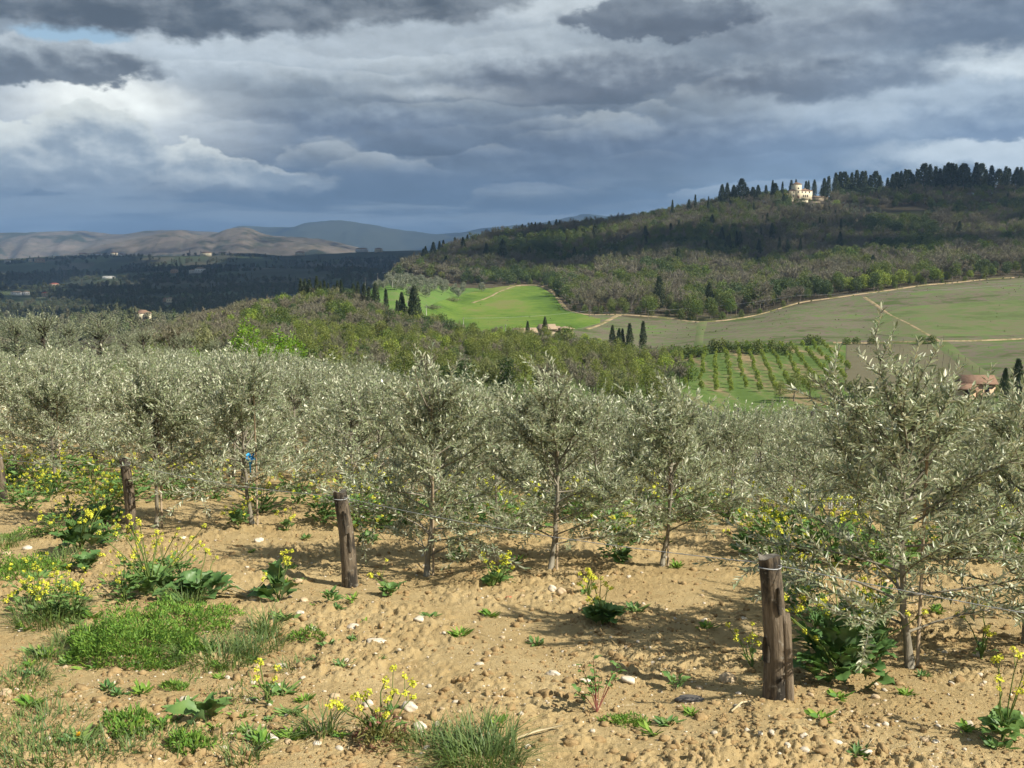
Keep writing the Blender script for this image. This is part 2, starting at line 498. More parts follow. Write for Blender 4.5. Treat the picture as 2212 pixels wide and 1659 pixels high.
def tube(pts, rad, seg=6, cap=True):
    P = np.asarray(pts, float); n = len(P)
    rad = np.broadcast_to(np.asarray(rad, float), (n,))
    T = np.gradient(P, axis=0); T /= np.linalg.norm(T, axis=1, keepdims=True) + 1e-12
    ref = np.array([0.0, 0.0, 1.0]) if abs(T[:, 2].mean()) < 0.8 else np.array([1.0, 0.0, 0.0])
    A = np.cross(T, ref); A /= np.linalg.norm(A, axis=1, keepdims=True) + 1e-12
    B = np.cross(T, A)
    th = np.arange(seg) * 2 * np.pi / seg
    V = P[:, None] + rad[:, None, None] * (np.cos(th)[None, :, None] * A[:, None] + np.sin(th)[None, :, None] * B[:, None])
    V = V.reshape(-1, 3)
    i = np.arange(n - 1)[:, None] * seg; j = np.arange(seg)[None]; j2 = (j + 1) % seg
    Q = np.stack([i + j, i + j2, i + seg + j2, i + seg + j], -1).reshape(-1, 4)
    F = [Q]
    if cap:
        F += [np.arange(seg)[None, :], ((n - 1) * seg + np.arange(seg)[::-1])[None, :]]
    return V, F


def obj(name, me, parent=None, loc=None, rz=0.0, scale=None):
    o = bpy.data.objects.new(name, me)
    COL.objects.link(o)
    if parent is not None:
        o.parent = parent
    if loc is not None:
        o.location = loc
    if rz:
        o.rotation_euler = (0, 0, rz)
    if scale is not None:
        o.scale = (scale, scale, scale) if not hasattr(scale, '__len__') else scale
    return o


def tag(o, label=None, cat=None, group=None, kind=None):
    if label: o['label'] = label
    if cat: o['category'] = cat
    if group: o['group'] = group
    if kind: o['kind'] = kind
    return o


def empty(name, loc, rz=0.0, scale=None):
    o = obj(name, None, None, loc, rz, scale)
    o.empty_display_size = 0.2
    return o


# ------------------------------------------------------------------ materials
def mat(name):
    m_ = bpy.data.materials.new(name)
    m_.use_nodes = True
    nt = m_.node_tree
    nt.nodes.clear()
    b = NB(nt)
    out = b.n('ShaderNodeOutputMaterial')
    bs = b.n('ShaderNodeBsdfPrincipled')
    nt.links.new(bs.outputs[0], out.inputs[0])
    bs.inputs['Specular IOR Level'].default_value = 0.25
    bs.inputs['Roughness'].default_value = 0.85
    return m_, b, bs, out


def objco(b, world_space=False):
    if world_space:
        return b.n('ShaderNodeNewGeometry').outputs['Position']
    return b.n('ShaderNodeTexCoord').outputs['Object']


def rough_mat(name, stops, scale=3.0, detail=5.0, rough=0.85, bump=0.0, bump_scale=None, world_space=False, stretch=None, spec=0.25, bdist=0.02):
    m_, b, bs, out = mat(name)
    co = objco(b, world_space)
    if stretch:
        mp = b.n('ShaderNodeMapping'); mp.inputs['Scale'].default_value = stretch
        b.nt.links.new(co, mp.inputs[0]); co = mp.outputs[0]
    f = b.noise(co, scale, detail, 0.6)
    b.nt.links.new(b.ramp(f, stops), bs.inputs['Base Color'])
    bs.inputs['Roughness'].default_value = rough
    bs.inputs['Specular IOR Level'].default_value = spec
    if bump:
        bp = b.n('ShaderNodeBump'); bp.inputs['Strength'].default_value = bump; bp.inputs['Distance'].default_value = bdist
        b.nt.links.new(b.noise(co, bump_scale or scale * 4, 5.0, 0.65), bp.inputs['Height'])
        b.nt.links.new(bp.outputs[0], bs.inputs['Normal'])
    return m_


def leaf_mat(name, front, back=None, vary=0.35, trans=0.25, rough=0.5, spec=0.4, rand_obj=None, tcol=None):
    """thin leaf: front / underside colours, per-leaf tone from the 'tone' attribute, light passing through.
    rand_obj: list of ramp stops choosing the tree's own hue by its random number"""
    m_, b, bs, out = mat(name)
    at = b.n('ShaderNodeAttribute', attribute_name='tone')
    t = at.outputs['Fac']
    if rand_obj:
        oi = b.n('ShaderNodeObjectInfo')
        col = b.ramp(oi.outputs['Random'], rand_obj)
    else:
        rgb = b.n('ShaderNodeRGB'); rgb.outputs[0].default_value = (*front, 1); col = rgb.outputs[0]
        if back:
            g = b.n('ShaderNodeNewGeometry')
            col = b.mix(g.outputs['Backfacing'], col, (*back, 1))
    hsv = b.n('ShaderNodeHueSaturation')
    b.nt.links.new(col, hsv.inputs['Color'])
    b.nt.links.new(b.add(b.mul(b.sub(t, 0.5), 2 * vary), 1.0), hsv.inputs['Value'])
    b.nt.links.new(b.add(b.mul(b.sub(t, 0.5), -0.06), 0.5), hsv.inputs['Hue'])
    b.nt.links.new(hsv.outputs[0], bs.inputs['Base Color'])
    bs.inputs['Roughness'].default_value = rough
    bs.inputs['Specular IOR Level'].default_value = spec
    if trans:
        tr = b.n('ShaderNodeBsdfTranslucent')
        b.nt.links.new(b.mix(0.5, hsv.outputs[0], (*(tcol or (0.30, 0.36, 0.06)), 1)), tr.inputs[0])
        ms = b.n('ShaderNodeMixShader'); ms.inputs[0].default_value = trans
        b.nt.links.new(bs.outputs[0], ms.inputs[1]); b.nt.links.new(tr.outputs[0], ms.inputs[2])
        b.nt.links.new(ms.outputs[0], out.inputs[0])
    return m_


def vcol_mat(name, attr='col', rough=0.95, noise_scale=0.25, amt=0.25, bump=0.0):
    m_, b, bs, out = mat(name)
    at = b.n('ShaderNodeAttribute', attribute_name=attr)
    pos = objco(b, True)
    n1 = b.noise(pos, noise_scale, 6.0, 0.65)
    hsv = b.n('ShaderNodeHueSaturation')
    b.nt.links.new(at.outputs['Color'], hsv.inputs['Color'])
    b.nt.links.new(b.add(b.mul(b.sub(n1, 0.5), 4 * amt), 1.0), hsv.inputs['Value'])
    b.nt.links.new(hsv.outputs[0], bs.inputs['Base Color'])
    bs.inputs['Roughness'].default_value = rough
    bs.inputs['Specular IOR Level'].default_value = 0.1
    return m_

# ------------------------------------------------------------------ the ground sheet
def band_curve(pts):
    """piecewise curve: x -> y through survey points"""
    P = np.array(sorted(pts), float)
    return lambda q: pchip(P[:, 0], P[:, 1], np.clip(q, P[0, 0], P[-1, 0]))


def ground_sheet():
    us = np.concatenate([np.linspace(-3, -0.62, 26)[:-1], np.linspace(-0.62, 0.62, 760), np.linspace(0.62, 3, 26)[1:]])
    d_near = 1.0 / np.linspace(1 / 4.4, 1 / 17.0, 330)
    ds = np.concatenate([np.array([-3000, -600, -100, -30, -8, -2, 0.5, 1.6, 2.4, 3.0, 3.6, 4.0]), d_near,
                         np.geomspace(17.4, 60, 46), np.geomspace(62, 5600, 250), np.geomspace(5800, 20000, 20)])
    w = np.where(ds > 2.5, ds, 2.5 + (2.5 - ds) * 1.0)
    X = np.clip(us[None, :] * w[:, None], -14500, 14500) + us[None, :] * 1e-3; Y = np.repeat(ds[:, None], len(us), 1)
    Z = gz(X, Y)
    # ground cover colours (albedo)
    C = np.zeros((len(ds), len(us), 3))
    soil_c = np.array([0.46, 0.325, 0.155])
    grass_c = np.array([0.085, 0.12, 0.035]); wood_c = np.array([0.085, 0.072, 0.045])
    C[:] = soil_c
    f1 = fbm(X / 9.0, Y / 9.0, 71, 3)[..., None]; f2 = fbm(X / 60.0, Y / 60.0, 72, 3)[..., None]
    k = np.clip((Y - 18) / 25, 0, 1)[..., None]
    C = C * (1 - k) + (grass_c * (0.7 + 0.6 * f1)) * k
    k = np.clip((Y - 430) / 60, 0, 1)[..., None]
    C = C * (1 - k) + (wood_c * (0.75 + 0.5 * f1)) * k
    # valley: patchwork of olive groves, meadows and woods
    cx, cy = X + 60 * (fbm(X / 300, Y / 300, 5, 2) - .5), Y + 160 * (fbm(X / 300, Y / 300, 6, 2) - .5)
    cell = hash2(np.floor(cx / 120 + 0.0011 * cy), np.floor(cy / 300), 99)
    pal = np.array([[.055, .068, .035], [.068, .085, .04], [.085, .08, .052], [.05, .06, .036], [.058, .074, .036], [.075, .075, .048], [.05, .058, .035]])
    pc = pal[np.clip((cell * len(pal)).astype(int), 0, len(pal) - 1)]
    k = np.clip((Y - 900) / 300, 0, 1)[..., None] * np.clip((0.02 - X / np.maximum(Y, 1) + .02) / 0.05, 0, 1)[..., None]
    C = C * (1 - k) + pc * 1.45 * (0.7 + 0.6 * f2) * k
    n, m_ = X.shape
    V = np.stack([X, Y, Z], -1).reshape(-1, 3)
    i = np.arange(n - 1)[:, None] * m_; j = np.arange(m_ - 1)[None]
    Q = np.stack([i + j, i + j + 1, i + m_ + j + 1, i + m_ + j], -1).reshape(-1, 4)
    # soil lumps: fine clods are a shade darker inside (damp earth turned up)
    damp = np.clip(soil(X, Y) * 9.0, 0, 1).reshape(-1)
    near = np.clip((40 - Y) / 15, 0, 1).reshape(-1)
    m, b, bs, out = mat('tilled_earth')
    at = b.n('ShaderNodeAttribute', attribute_name='col'); an = b.n('ShaderNodeAttribute', attribute_name='near')
    ad = b.n('ShaderNodeAttribute', attribute_name='damp')
    pos = objco(b, True)
    n1 = b.noise(pos, 1.7, 6.0, 0.6); n2 = b.noise(pos, 13.0, 6.0, 0.65); n3 = b.noise(pos, 60.0, 4.0, 0.7); nf = b.noise(pos, 0.06, 6.0, 0.65)
    soilc = b.ramp(b.add(b.mul(n1, 0.55), b.mul(n2, 0.45)), [(0.30, (0.335, 0.238, 0.112)), (0.46, (0.425, 0.314, 0.154)), (0.60, (0.475, 0.364, 0.190)), (0.74, (0.52, 0.415, 0.245))])
    soilc = b.mix(b.smooth(n3, 0.60, 0.72), soilc, (0.55, 0.45, 0.30, 1))
    soilc = b.mix(b.mul(b.smooth(b.add(ad.outputs['Fac'], b.mul(b.sub(n2, 0.5), 0.9)), 0.35, 0.95), 0.50), soilc, (0.255, 0.170, 0.082, 1))
    hsv = b.n('ShaderNodeHueSaturation')
    b.nt.links.new(at.outputs['Color'], hsv.inputs['Color'])
    b.nt.links.new(b.add(b.mul(b.sub(nf, 0.5), 1.0), 1.0), hsv.inputs['Value'])
    b.nt.links.new(b.mix(an.outputs['Fac'], hsv.outputs[0], soilc), bs.inputs['Base Color'])
    bs.inputs['Roughness'].default_value = 0.97
    bs.inputs['Specular IOR Level'].default_value = 0.08
    bp = b.n('ShaderNodeBump'); bp.inputs['Distance'].default_value = 0.03
    b.nt.links.new(b.mul(an.outputs['Fac'], 0.7), bp.inputs['Strength'])
    b.nt.links.new(b.add(b.noise(pos, 38.0, 5.0, 0.7), b.mul(b.noise(pos, 140.0, 3.0, 0.7), 0.5)), bp.inputs['Height'])
    b.nt.links.new(bp.outputs[0], bs.inputs['Normal'])
    me = mesh('ground', V, [Q], [m], {'col': C.reshape(-1, 3), 'near': near, 'damp': damp}, True)
    o = obj('ground', me)
    tag(o, 'tilled tan soil falling away into a wooded valley', None, None, 'structure')
    return o


GROUND = ground_sheet()


def field_patch(name, rows, mat_, lift=0.12, nd=70, nx=90, dr=(60, 1200), label=None):
    """ground cover sheet: for bearings px, between a near and a far sighted edge [(px, y_far, y_near)...]"""
    P = np.array(rows, float)
    xs = np.linspace(P[0, 0], P[-1, 0], nx)
    far = pchip(P[:, 0], P[:, 1], xs); nearr = pchip(P[:, 0], P[:, 2], xs)
    V = []
    for px, yf, yn in zip(xs, far, nearr):
        d0 = sight(px, yn, *dr).y; d1 = sight(px, yf, *dr).y
        d1 = max(d1, d0 + 0.5)
        u = ray(px, 700)[0]
        dd = np.linspace(d0, d1, nd)
        x = u * dd
        lf = np.full(nd, lift); lf[0] = lf[-1] = -0.25
        if px == xs[0] or px == xs[-1]:
            lf[:] = -0.25
        V.append(np.stack([x, dd, tz(x, dd) + lf], 1))
    V = np.array(V).reshape(-1, 3)
    i = np.arange(nx - 1)[:, None] * nd; j = np.arange(nd - 1)[None]
    Q = np.stack([i + j, i + nd + j, i + nd + j + 1, i + j + 1], -1).reshape(-1, 4)
    o = obj(name, mesh(name, V, [Q], [mat_], None, True))
    tag(o, label, None, None, 'structure')
    return o


def strip(name, pts, width, mat_, lift=0.25, dr=(60, 1500), label=None, seg=10):
    """a track draped on the ground through sighted points"""
    C = []
    for p in pts:
        s_ = sight(p[0], p[1], *(p[2:4] if len(p) > 2 else dr))
        C.append((s_.x, s_.y))
    C = np.array(C)
    t = np.arange(len(C)); tq = np.linspace(0, len(C) - 1, (len(C) - 1) * seg + 1)
    X = pchip(t, C[:, 0], tq); Y = pchip(t, C[:, 1], tq)
    T = np.stack([np.gradient(X), np.gradient(Y)], 1); T /= np.linalg.norm(T, axis=1, keepdims=True) + 1e-9
    N = np.stack([-T[:, 1], T[:, 0]], 1)
    wv = width * (0.75 + 0.5 * vn(tq * 1.7, tq * 0 + 3.3, 8))
    rows = []
    for k in (-0.5, -0.17, 0.17, 0.5):
        x = X + N[:, 0] * wv * k; y = Y + N[:, 1] * wv * k
        rows.append(np.stack([x, y, tz(x, y) + (lift if abs(k) < .4 else -0.05)], 1))
    n = len(X); V = np.concatenate(rows)
    Q = np.concatenate([np.stack([np.arange(n - 1) + r * n, np.arange(1, n) + r * n, np.arange(1, n) + (r + 1) * n, np.arange(n - 1) + (r + 1) * n], 1) for r in range(3)])
    o = obj(name, mesh(name, V, [Q], [mat_], None, True))
    tag(o, label, None, None, 'structure')
    return o


def ground_mat(name, stops, s1=0.02, s2=0.3, stretch=None):
    m_, b, bs, out = mat(name)
    co = objco(b, True)
    if stretch:
        mp = b.n('ShaderNodeMapping'); mp.inputs['Scale'].default_value = stretch[0]; mp.inputs['Rotation'].default_value = (0, 0, stretch[1])
        b.nt.links.new(co, mp.inputs[0]); cs = mp.outputs[0]
    else:
        cs = co
    f = b.add(b.mul(b.noise(cs, s1, 4.0, 0.55), 0.62), b.mul(b.noise(co, s2, 5.0, 0.7), 0.38))
    b.nt.links.new(b.ramp(f, stops), bs.inputs['Base Color'])
    bs.inputs['Roughness'].default_value = 0.97; bs.inputs['Specular IOR Level'].default_value = 0.05
    return m_


M_WHEAT = ground_mat('young_wheat', [(0.40, (0.070, 0.125, 0.024)), (0.47, (0.105, 0.175, 0.030)), (0.53, (0.135, 0.200, 0.038)), (0.60, (0.170, 0.185, 0.060))], 0.03, 0.12, ((1.0, 0.35, 1.0), 0.5))
M_MEADOW = ground_mat('dry_meadow', [(0.41, (0.078, 0.105, 0.036)), (0.46, (0.155, 0.122, 0.100)), (0.50, (0.100, 0.145, 0.048)), (0.54, (0.160, 0.128, 0.105)), (0.60, (0.115, 0.165, 0.054))], 0.030, 0.12, ((1.0, 2.2, 1.0), 0.15))
M_GRASSY = ground_mat('green_meadow', [(0.42, (0.100, 0.125, 0.050)), (0.48, (0.115, 0.158, 0.056)), (0.53, (0.150, 0.142, 0.082)), (0.60, (0.120, 0.168, 0.058))], 0.035, 0.15)
M_ORCH = ground_mat('orchard_grass', [(0.40, (0.085, 0.135, 0.035)), (0.48, (0.110, 0.165, 0.045)), (0.53, (0.16, 0.155, 0.072)), (0.58, (0.26, 0.20, 0.11))], 0.09, 0.4, ((1.6, 0.18, 1), 0.2))
M_VINE = ground_mat('vineyard_ground', [(0.3, (0.105, 0.105, 0.060)), (0.5, (0.14, 0.125, 0.080)), (0.7, (0.12, 0.145, 0.062))], 0.06, 0.5)
M_TRACK = ground_mat('dirt_track', [(0.40, (0.30, 0.225, 0.135)), (0.47, (0.37, 0.285, 0.18)), (0.53, (0.21, 0.18, 0.09)), (0.60, (0.15, 0.16, 0.06))], 0.12, 0.6)
M_GROVE = ground_mat('grove_grass', [(0.3, (0.085, 0.145, 0.035)), (0.5, (0.11, 0.19, 0.045)), (0.62, (0.15, 0.17, 0.07)), (0.75, (0.27, 0.21, 0.11))], 0.05, 0.3)
M_TERR = ground_mat('terrace_field', [(0.3, (0.095, 0.115, 0.045)), (0.5, (0.14, 0.135, 0.065)), (0.7, (0.12, 0.17, 0.05))], 0.03, 0.3, ((0.2, 2.5, 1), 0.1))

field_patch('wheat_field', [(915, 676, 692), (940, 655, 706), (985, 640, 716), (1040, 626, 722), (1100, 617, 724), (1150, 617, 724), (1200, 640, 722), (1218, 662, 718), (1260, 680, 708), (1300, 690, 697)], M_WHEAT, 0.18,
            label='vivid green field of young wheat below the dark wood')
field_patch('olive_grove_slope', [(752, 628, 634), (790, 612, 640), (850, 604, 672), (915, 604, 690), (960, 606, 668), (1040, 612, 640), (1095, 616, 622)], M_GROVE, 0.10, dr=(300, 720),
            label='grassy slope under the scattered olive trees')
field_patch('hill_field', [(1180, 712, 722), (1262, 682, 730), (1310, 680, 742), (1380, 688, 752), (1480, 690, 752), (1530, 696, 748), (1600, 689, 745), (1720, 660, 742), (1850, 638, 740), (2000, 618, 738), (2100, 609, 735), (2190, 601, 735), (2330, 592, 735)], M_MEADOW, 0.12, nd=80, nx=130,
            label='large brown green stony field below the wood')
field_patch('green_meadow', [(1885, 690, 722), (1950, 664, 730), (2050, 656, 728), (2150, 650, 726), (2330, 645, 724)], M_GRASSY, 0.22,
            label='paler green meadow strip on the field at right')
field_patch('orchard_ground', [(1400, 800, 880), (1450, 783, 892), (1520, 762, 892), (1600, 754, 890), (1720, 747, 888), (1785, 744, 880), (1825, 744, 860), (1838, 750, 850)], M_ORCH, 0.12, dr=(140, 600),
            label='grass under the orchard rows with bare brown strips')
field_patch('vineyard_ground', [(1826, 744, 848), (1900, 742, 852), (2000, 742, 855), (2036, 742, 850), (2130, 815, 840)], M_VINE, 0.14, dr=(140, 600),
            label='grey brown vineyard ground with rows of stakes')
field_patch('lower_field', [(2036, 738, 760), (2130, 738, 822), (2212, 736, 868), (2330, 734, 880)], M_MEADOW, 0.16, dr=(140, 600),
            label='brown green field below the track at right')
field_patch('terrace_field', [(1880, 470, 476), (1905, 460, 482), (1960, 457, 478), (2040, 458, 474), (2120, 458, 470)], M_TERR, 0.3, dr=(700, 1400),
            label='small pale green terrace field high on the hill')
strip('dirt_track', [(1100, 617), (1150, 616), (1195, 632), (1212, 655), (1230, 672), (1270, 680), (1330, 680), (1390, 683), (1450, 689), (1510, 696), (1560, 693), (1620, 684), (1690, 665), (1740, 652), (1800, 644), (1870, 634), (1950, 623), (2050, 612), (2130, 604), (2190, 600)], 2.8, M_TRACK,
      0.35, label='pale dirt track along the lower edge of the wood')
strip('dirt_track', [(1120, 617), (1085, 628), (1050, 645), (1020, 655)], 3.4, M_TRACK, 0.3, label='faint brown track crossing the top of the green field')
strip('dirt_track', [(1335, 681), (1300, 700), (1265, 712)], 3.4, M_TRACK, 0.3, label='short sandy track down between green and stony fields')
strip('dirt_track', [(925, 698), (960, 705), (1000, 714), (1040, 724)], 3.0, M_TRACK, 0.3, label='narrow grey lane below the green field')
strip('dirt_track', [(1868, 643), (1900, 665), (1945, 692), (2000, 722), (2030, 738)], 2.2, M_TRACK, 0.3, label='worn brown track slanting down the stony field')
strip('grass_track', [(2030, 740), (2060, 765), (2100, 795), (2140, 822)], 6.5, M_GRASSY, 0.32, label='light green grass track running down beside the vineyard')
strip('dirt_track', [(1800, 741), (1900, 741), (2000, 739), (2100, 737), (2212, 733)], 1.3, M_TRACK, 0.4, label='thin earth track along the top of the vineyard')
strip('grass_track', [(1517, 697), (1512, 720), (1508, 748)], 5.0, M_GRASSY, 0.32, label='green strip dividing the stony field')


# ------------------------------------------------------------------ far hills
def hill_range(name, D, crest, depth, base_z, m_, label, rough=20.0, seed=1):
    """a real ridge: crest heights sighted along bearings at distance D; front and back slopes with spurs"""
    P = np.array(crest, float)
    xs = np.linspace(P[0, 0], P[-1, 0], 260)
    ys = pchip(P[:, 0], P[:, 1], xs)
    t = np.linspace(-1, 1, 60)
    X = np.zeros((260, 60)); Y = X.copy(); Z = X.copy()
    for i, (px, py) in enumerate(zip(xs, ys)):
        u, v = ray(px, py)
        zc = EYE + v * D - base_z
        spur = fbm(np.array([px / 55.0]), np.array([seed * 1.0]), seed, 3)[0]
        d = D + t * depth * (0.75 + 0.5 * spur)
        X[i] = u * D + (u * (d - D)) * 0.7; Y[i] = d
        prof = np.cos(np.clip(np.abs(t), 0, 1) * np.pi / 2) ** (1.1 + 0.7 * spur)
        Z[i] = base_z + zc * prof
    wgt = np.clip(1 - np.exp(-(t / 0.25) ** 2), 0, 1)[None]
    Z += (fbm(X / 500, Y / 500, seed + 5, 4) - 0.5) * rough * 9 * wgt * (1 - np.abs(t))[None] + (fbm(X / 90, Y / 90, seed + 9, 3) - .5) * rough * .5
    V = np.stack([X, Y, Z], -1).reshape(-1, 3)
    i = np.arange(259)[:, None] * 60; j = np.arange(59)[None]
    Q = np.stack([i + j, i + 60 + j, i + 61 + j, i + j + 1], -1).reshape(-1, 4)
    o = obj(name, mesh(name, V, [Q], [m_], None, True))
    tag(o, label, None, None, 'structure')
    return o


M_TAN = ground_mat('bare_spring_hills', [(0.42, (0.050, 0.058, 0.034)), (0.46, (0.115, 0.102, 0.075)), (0.50, (0.175, 0.142, 0.112)), (0.54, (0.12, 0.11, 0.076)), (0.60, (0.205, 0.168, 0.132))], 0.0022, 0.010)
M_FARWOOD = ground_mat('wooded_mountain', [(0.3, (0.05, 0.06, 0.035)), (0.6, (0.075, 0.08, 0.045))], 0.002, 0.02)
hill_range('hills', 9800, [(-700, 520), (-300, 505), (-100, 506), (0, 503), (90, 502), (180, 500), (260, 507), (330, 499), (430, 500), (500, 504), (560, 512), (640, 522), (760, 540), (850, 556)], 1900, -20, M_TAN,
           'far tan hills along the horizon at left', 26, 3)
hill_range('hills', 7800, [(120, 566), (170, 548), (220, 536), (290, 518), (350, 503), (385, 498), (425, 507), (455, 508), (500, 494), (530, 492), (560, 502), (590, 510), (640, 512), (690, 517), (730, 524), (790, 545), (830, 562)], 1500, -30, M_TAN,
           'nearer tan hills with shadow patches above the dark valley', 26, 8)
hill_range('mountain', 13500, [(430, 530), (480, 505), (525, 488), (580, 491), (630, 491), (665, 481), (700, 480), (760, 482), (810, 487), (850, 495), (900, 501), (940, 507), (1000, 503), (1040, 494), (1090, 490), (1160, 484), (1250, 468), (1300, 470), (1350, 464), (1440, 459), (1560, 462), (1800, 470), (2300, 460), (2900, 470)], 2600, -20, M_FARWOOD,
           'long blue wooded mountain ridge behind the valley', 40, 14)
RIDGE = hill_range('hills', 5400, [(-700, 560), (-200, 556), (0, 560), (60, 557), (130, 553), (200, 551), (300, 556), (400, 553), (470, 548), (540, 548), (620, 553), (700, 549), (760, 546), (830, 543), (900, 541), (980, 545), (1060, 550), (1200, 555)], 800, -40,
           ground_mat('valley_wood', [(0.3, (0.045, 0.055, 0.030)), (0.5, (0.065, 0.075, 0.038)), (0.7, (0.10, 0.105, 0.05))], 0.006, 0.05),
           'low dark wooded ridge closing the valley at left', 10, 21)

# ------------------------------------------------------------------ clouds (unseen bodies added over the land to cast its cloud shade)
m, b, bs, out = mat('cloud_vapour')
bs.inputs['Base Color'].default_value = (0.85, 0.86, 0.88, 1); bs.inputs['Roughness'].default_value = 1.0; bs.inputs['Specular IOR Level'].default_value = 0
tp = b.n('ShaderNodeBsdfTransparent'); mx = b.n('ShaderNodeMixShader'); mx.inputs[0].default_value = 0.86
b.nt.links.new(bs.outputs[0], mx.inputs[1]); b.nt.links.new(tp.outputs[0], mx.inputs[2]); b.nt.links.new(mx.outputs[0], out.inputs[0])
M_CLOUD = m


def ico(sub):
    import bmesh
    bm = bmesh.new(); bmesh.ops.create_icosphere(bm, subdivisions=sub, radius=1.0)
    V = np.array([v.co[:] for v in bm.verts]); F = np.array([[v.index for v in f.verts] for f in bm.faces]); bm.free()
    return V, F


ICO1, ICO2, ICO3, ICO4 = ico(1), ico(2), ico(3), ico(4)


def cloud(name, shade, alt, label, seed=1):
    """unseen cumulus bank at height alt, shaped to shade the ground ellipses shade=[(x,y,rx,ry)]"""
    mb = MB(); r_ = np.random.default_rng(seed)
    for (x, y, rx, ry) in shade:
        z0 = float(tz(x, y)); k = (alt - z0) / math.tan(SUN_EL)
        c = np.array([x + SDX * k, y + SDY * k, alt])
        V, F = ICO4
        n = 1 + 0.8 * (fbm(V[:, 0] * 2.2 + V[:, 2] * 1.3 + seed, V[:, 1] * 2.2 - V[:, 2] * 1.7, seed, 4) - .5) * 2
        W = V * n[:, None]
        h = 0.22 * min(rx, ry)
        W = W * np.array([rx, ry, h])
        W[:, 2] = np.where(W[:, 2] < 0, W[:, 2] * 0.25, W[:, 2])
        mb.put(W + c, [F])
    o = obj(name, mb.mesh(name, [M_CLOUD], True))
    tag(o, label, None, None, 'stuff')
    return o


def sh(px, d, rx, ry):
    p = onpx(px, d); return (p.x, p.y, rx, ry)


cloud('clouds', [sh(100, 1500, 420, 420), sh(420, 1700, 420, 560), sh(-50, 2600, 700, 800), sh(350, 2900, 700, 900), sh(720, 2300, 420, 800), sh(820, 3400, 620, 1000),
                 sh(100, 4200, 1000, 900), sh(600, 4500, 1000, 1000), sh(960, 4300, 600, 1300), sh(-500, 3400, 900, 1500), sh(860, 1500, 180, 330), sh(640, 1250, 220, 260), sh(800, 1080, 90, 120), sh(930, 2600, 300, 900), sh(1000, 4300, 700, 1500), sh(100, 5250, 1100, 500), sh(600, 5300, 900, 500), sh(880, 5300, 700, 500)], 1500,
      'unseen grey cloud bank added overhead to shade the valley', 4)
cloud('clouds', [sh(1480, 880, 70, 95), sh(1620, 815, 55, 60), sh(1790, 770, 60, 50), sh(1350, 910, 90, 60), sh(1180, 880, 95, 85), sh(1060, 890, 75, 70), sh(1570, 930, 55, 60), sh(1400, 1080, 110, 70), sh(1700, 900, 50, 45), sh(1290, 840, 45, 40), sh(1550, 850, 40, 45)], 1300,
      'unseen cloud bank added overhead to shade the upper wood', 11)
cloud('clouds', [sh(1930, 830, 65, 65), sh(2060, 770, 85, 60), sh(2230, 720, 95, 110), sh(2080, 960, 150, 80), sh(2250, 1010, 160, 120), sh(1990, 1080, 70, 50), sh(1870, 880, 40, 40)], 1300,
      'unseen cloud bank added overhead to shade the wood below the cypresses', 17)
cloud('clouds', [(-1700, 7400, 260, 350), (-2500, 7100, 420, 260), (-3100, 8200, 500, 300), (-1950, 6650, 900, 260), (-1150, 7600, 300, 260), (-3700, 9600, 600, 260)], 2900,
      'broken clouds added out of view to shade patches of the far hills', 23)
cloud('clouds', [(-1500, 12600, 1900, 1700), (900, 12900, 1900, 1700), (3200, 12900, 1900, 1700), (5200, 12900, 1900, 1700)], 4200,
      'unseen cloud bank added to shade the far mountain', 29)

# ------------------------------------------------------------------ haze: one closed box of even thin air
m = bpy.data.materials.new('thin_air'); m.use_nodes = True; nt = m.node_tree; nt.nodes.clear()
b = NB(nt); out = b.n('ShaderNodeOutputMaterial'); pv = b.n('ShaderNodeVolumePrincipled')
pv.inputs['Color'].default_value = (0.36, 0.60, 1.0, 1); pv.inputs['Density'].default_value = 8.0e-5; pv.inputs['Anisotropy'].default_value = 0.1
nt.links.new(pv.outputs[0], out.inputs['Volume'])
mb = MB().box((0, 8300, 300), (30000, 24600, 840))
hz = obj('haze', mb.mesh('haze', [m])); tag(hz, None, None, None, 'stuff')

# ================================================================== vegetation prototypes
def basis(D, up=None, r_=None):
    """orthonormal frames with y along D; z leaning to up"""
    D = D / (np.linalg.norm(D, axis=1, keepdims=True) + 1e-9)
    U = up if up is not None else np.tile([0.0, 0, 1.0], (len(D), 1))
    Xa = np.cross(D, U); Xa /= np.linalg.norm(Xa, axis=1, keepdims=True) + 1e-9
    Za = np.cross(Xa, D)
    return Xa, D, Za


LEAF6 = (np.array([[0, 0, 0], [-.5, .32, .06], [.5, .32, .06], [-.36, .70, .05], [.36, .70, .05], [0, 1, 0], [0, .5, -.02]]),
         [np.array([[0, 6, 1], [0, 2, 6], [1, 6, 3], [2, 4, 6], [3, 6, 5], [4, 5, 6]])])
LEAF4 = (np.array([[0, 0, 0], [-.5, .45, .05], [0, 1, 0], [.5, .45, .05]]), [np.array([[0, 3, 2, 1]])])
LEAF3 = (np.array([[-.5, 0, 0], [.5, 0, 0], [0, 1, 0]]), [np.array([[0, 1, 2]])])


def leaves(mb, P, D, up, L, W, tpl=LEAF4, mat_=0, tone=None):
    """scatter leaf templates: base points P, axes D, up hints, lengths L, widths W"""
    n = len(P)
    Xa, Ya, Za = basis(D, up)
    T, F = tpl
    L = np.broadcast_to(L, (n,)); W = np.broadcast_to(W, (n,))
    V = P[:, None] + T[None, :, 0:1] * W[:, None, None] * Xa[:, None] + T[None, :, 1:2] * L[:, None, None] * Ya[:, None] + T[None, :, 2:3] * L[:, None, None] * Za[:, None]
    off = (np.arange(n) * len(T))[:, None, None]
    fs = [(f[None] + off).reshape(-1, f.shape[1]) for f in F]
    if tone is None:
        tone = np.full(n, 0.5)
    mb.put(V.reshape(-1, 3), fs, mat_, np.repeat(tone, len(T)))


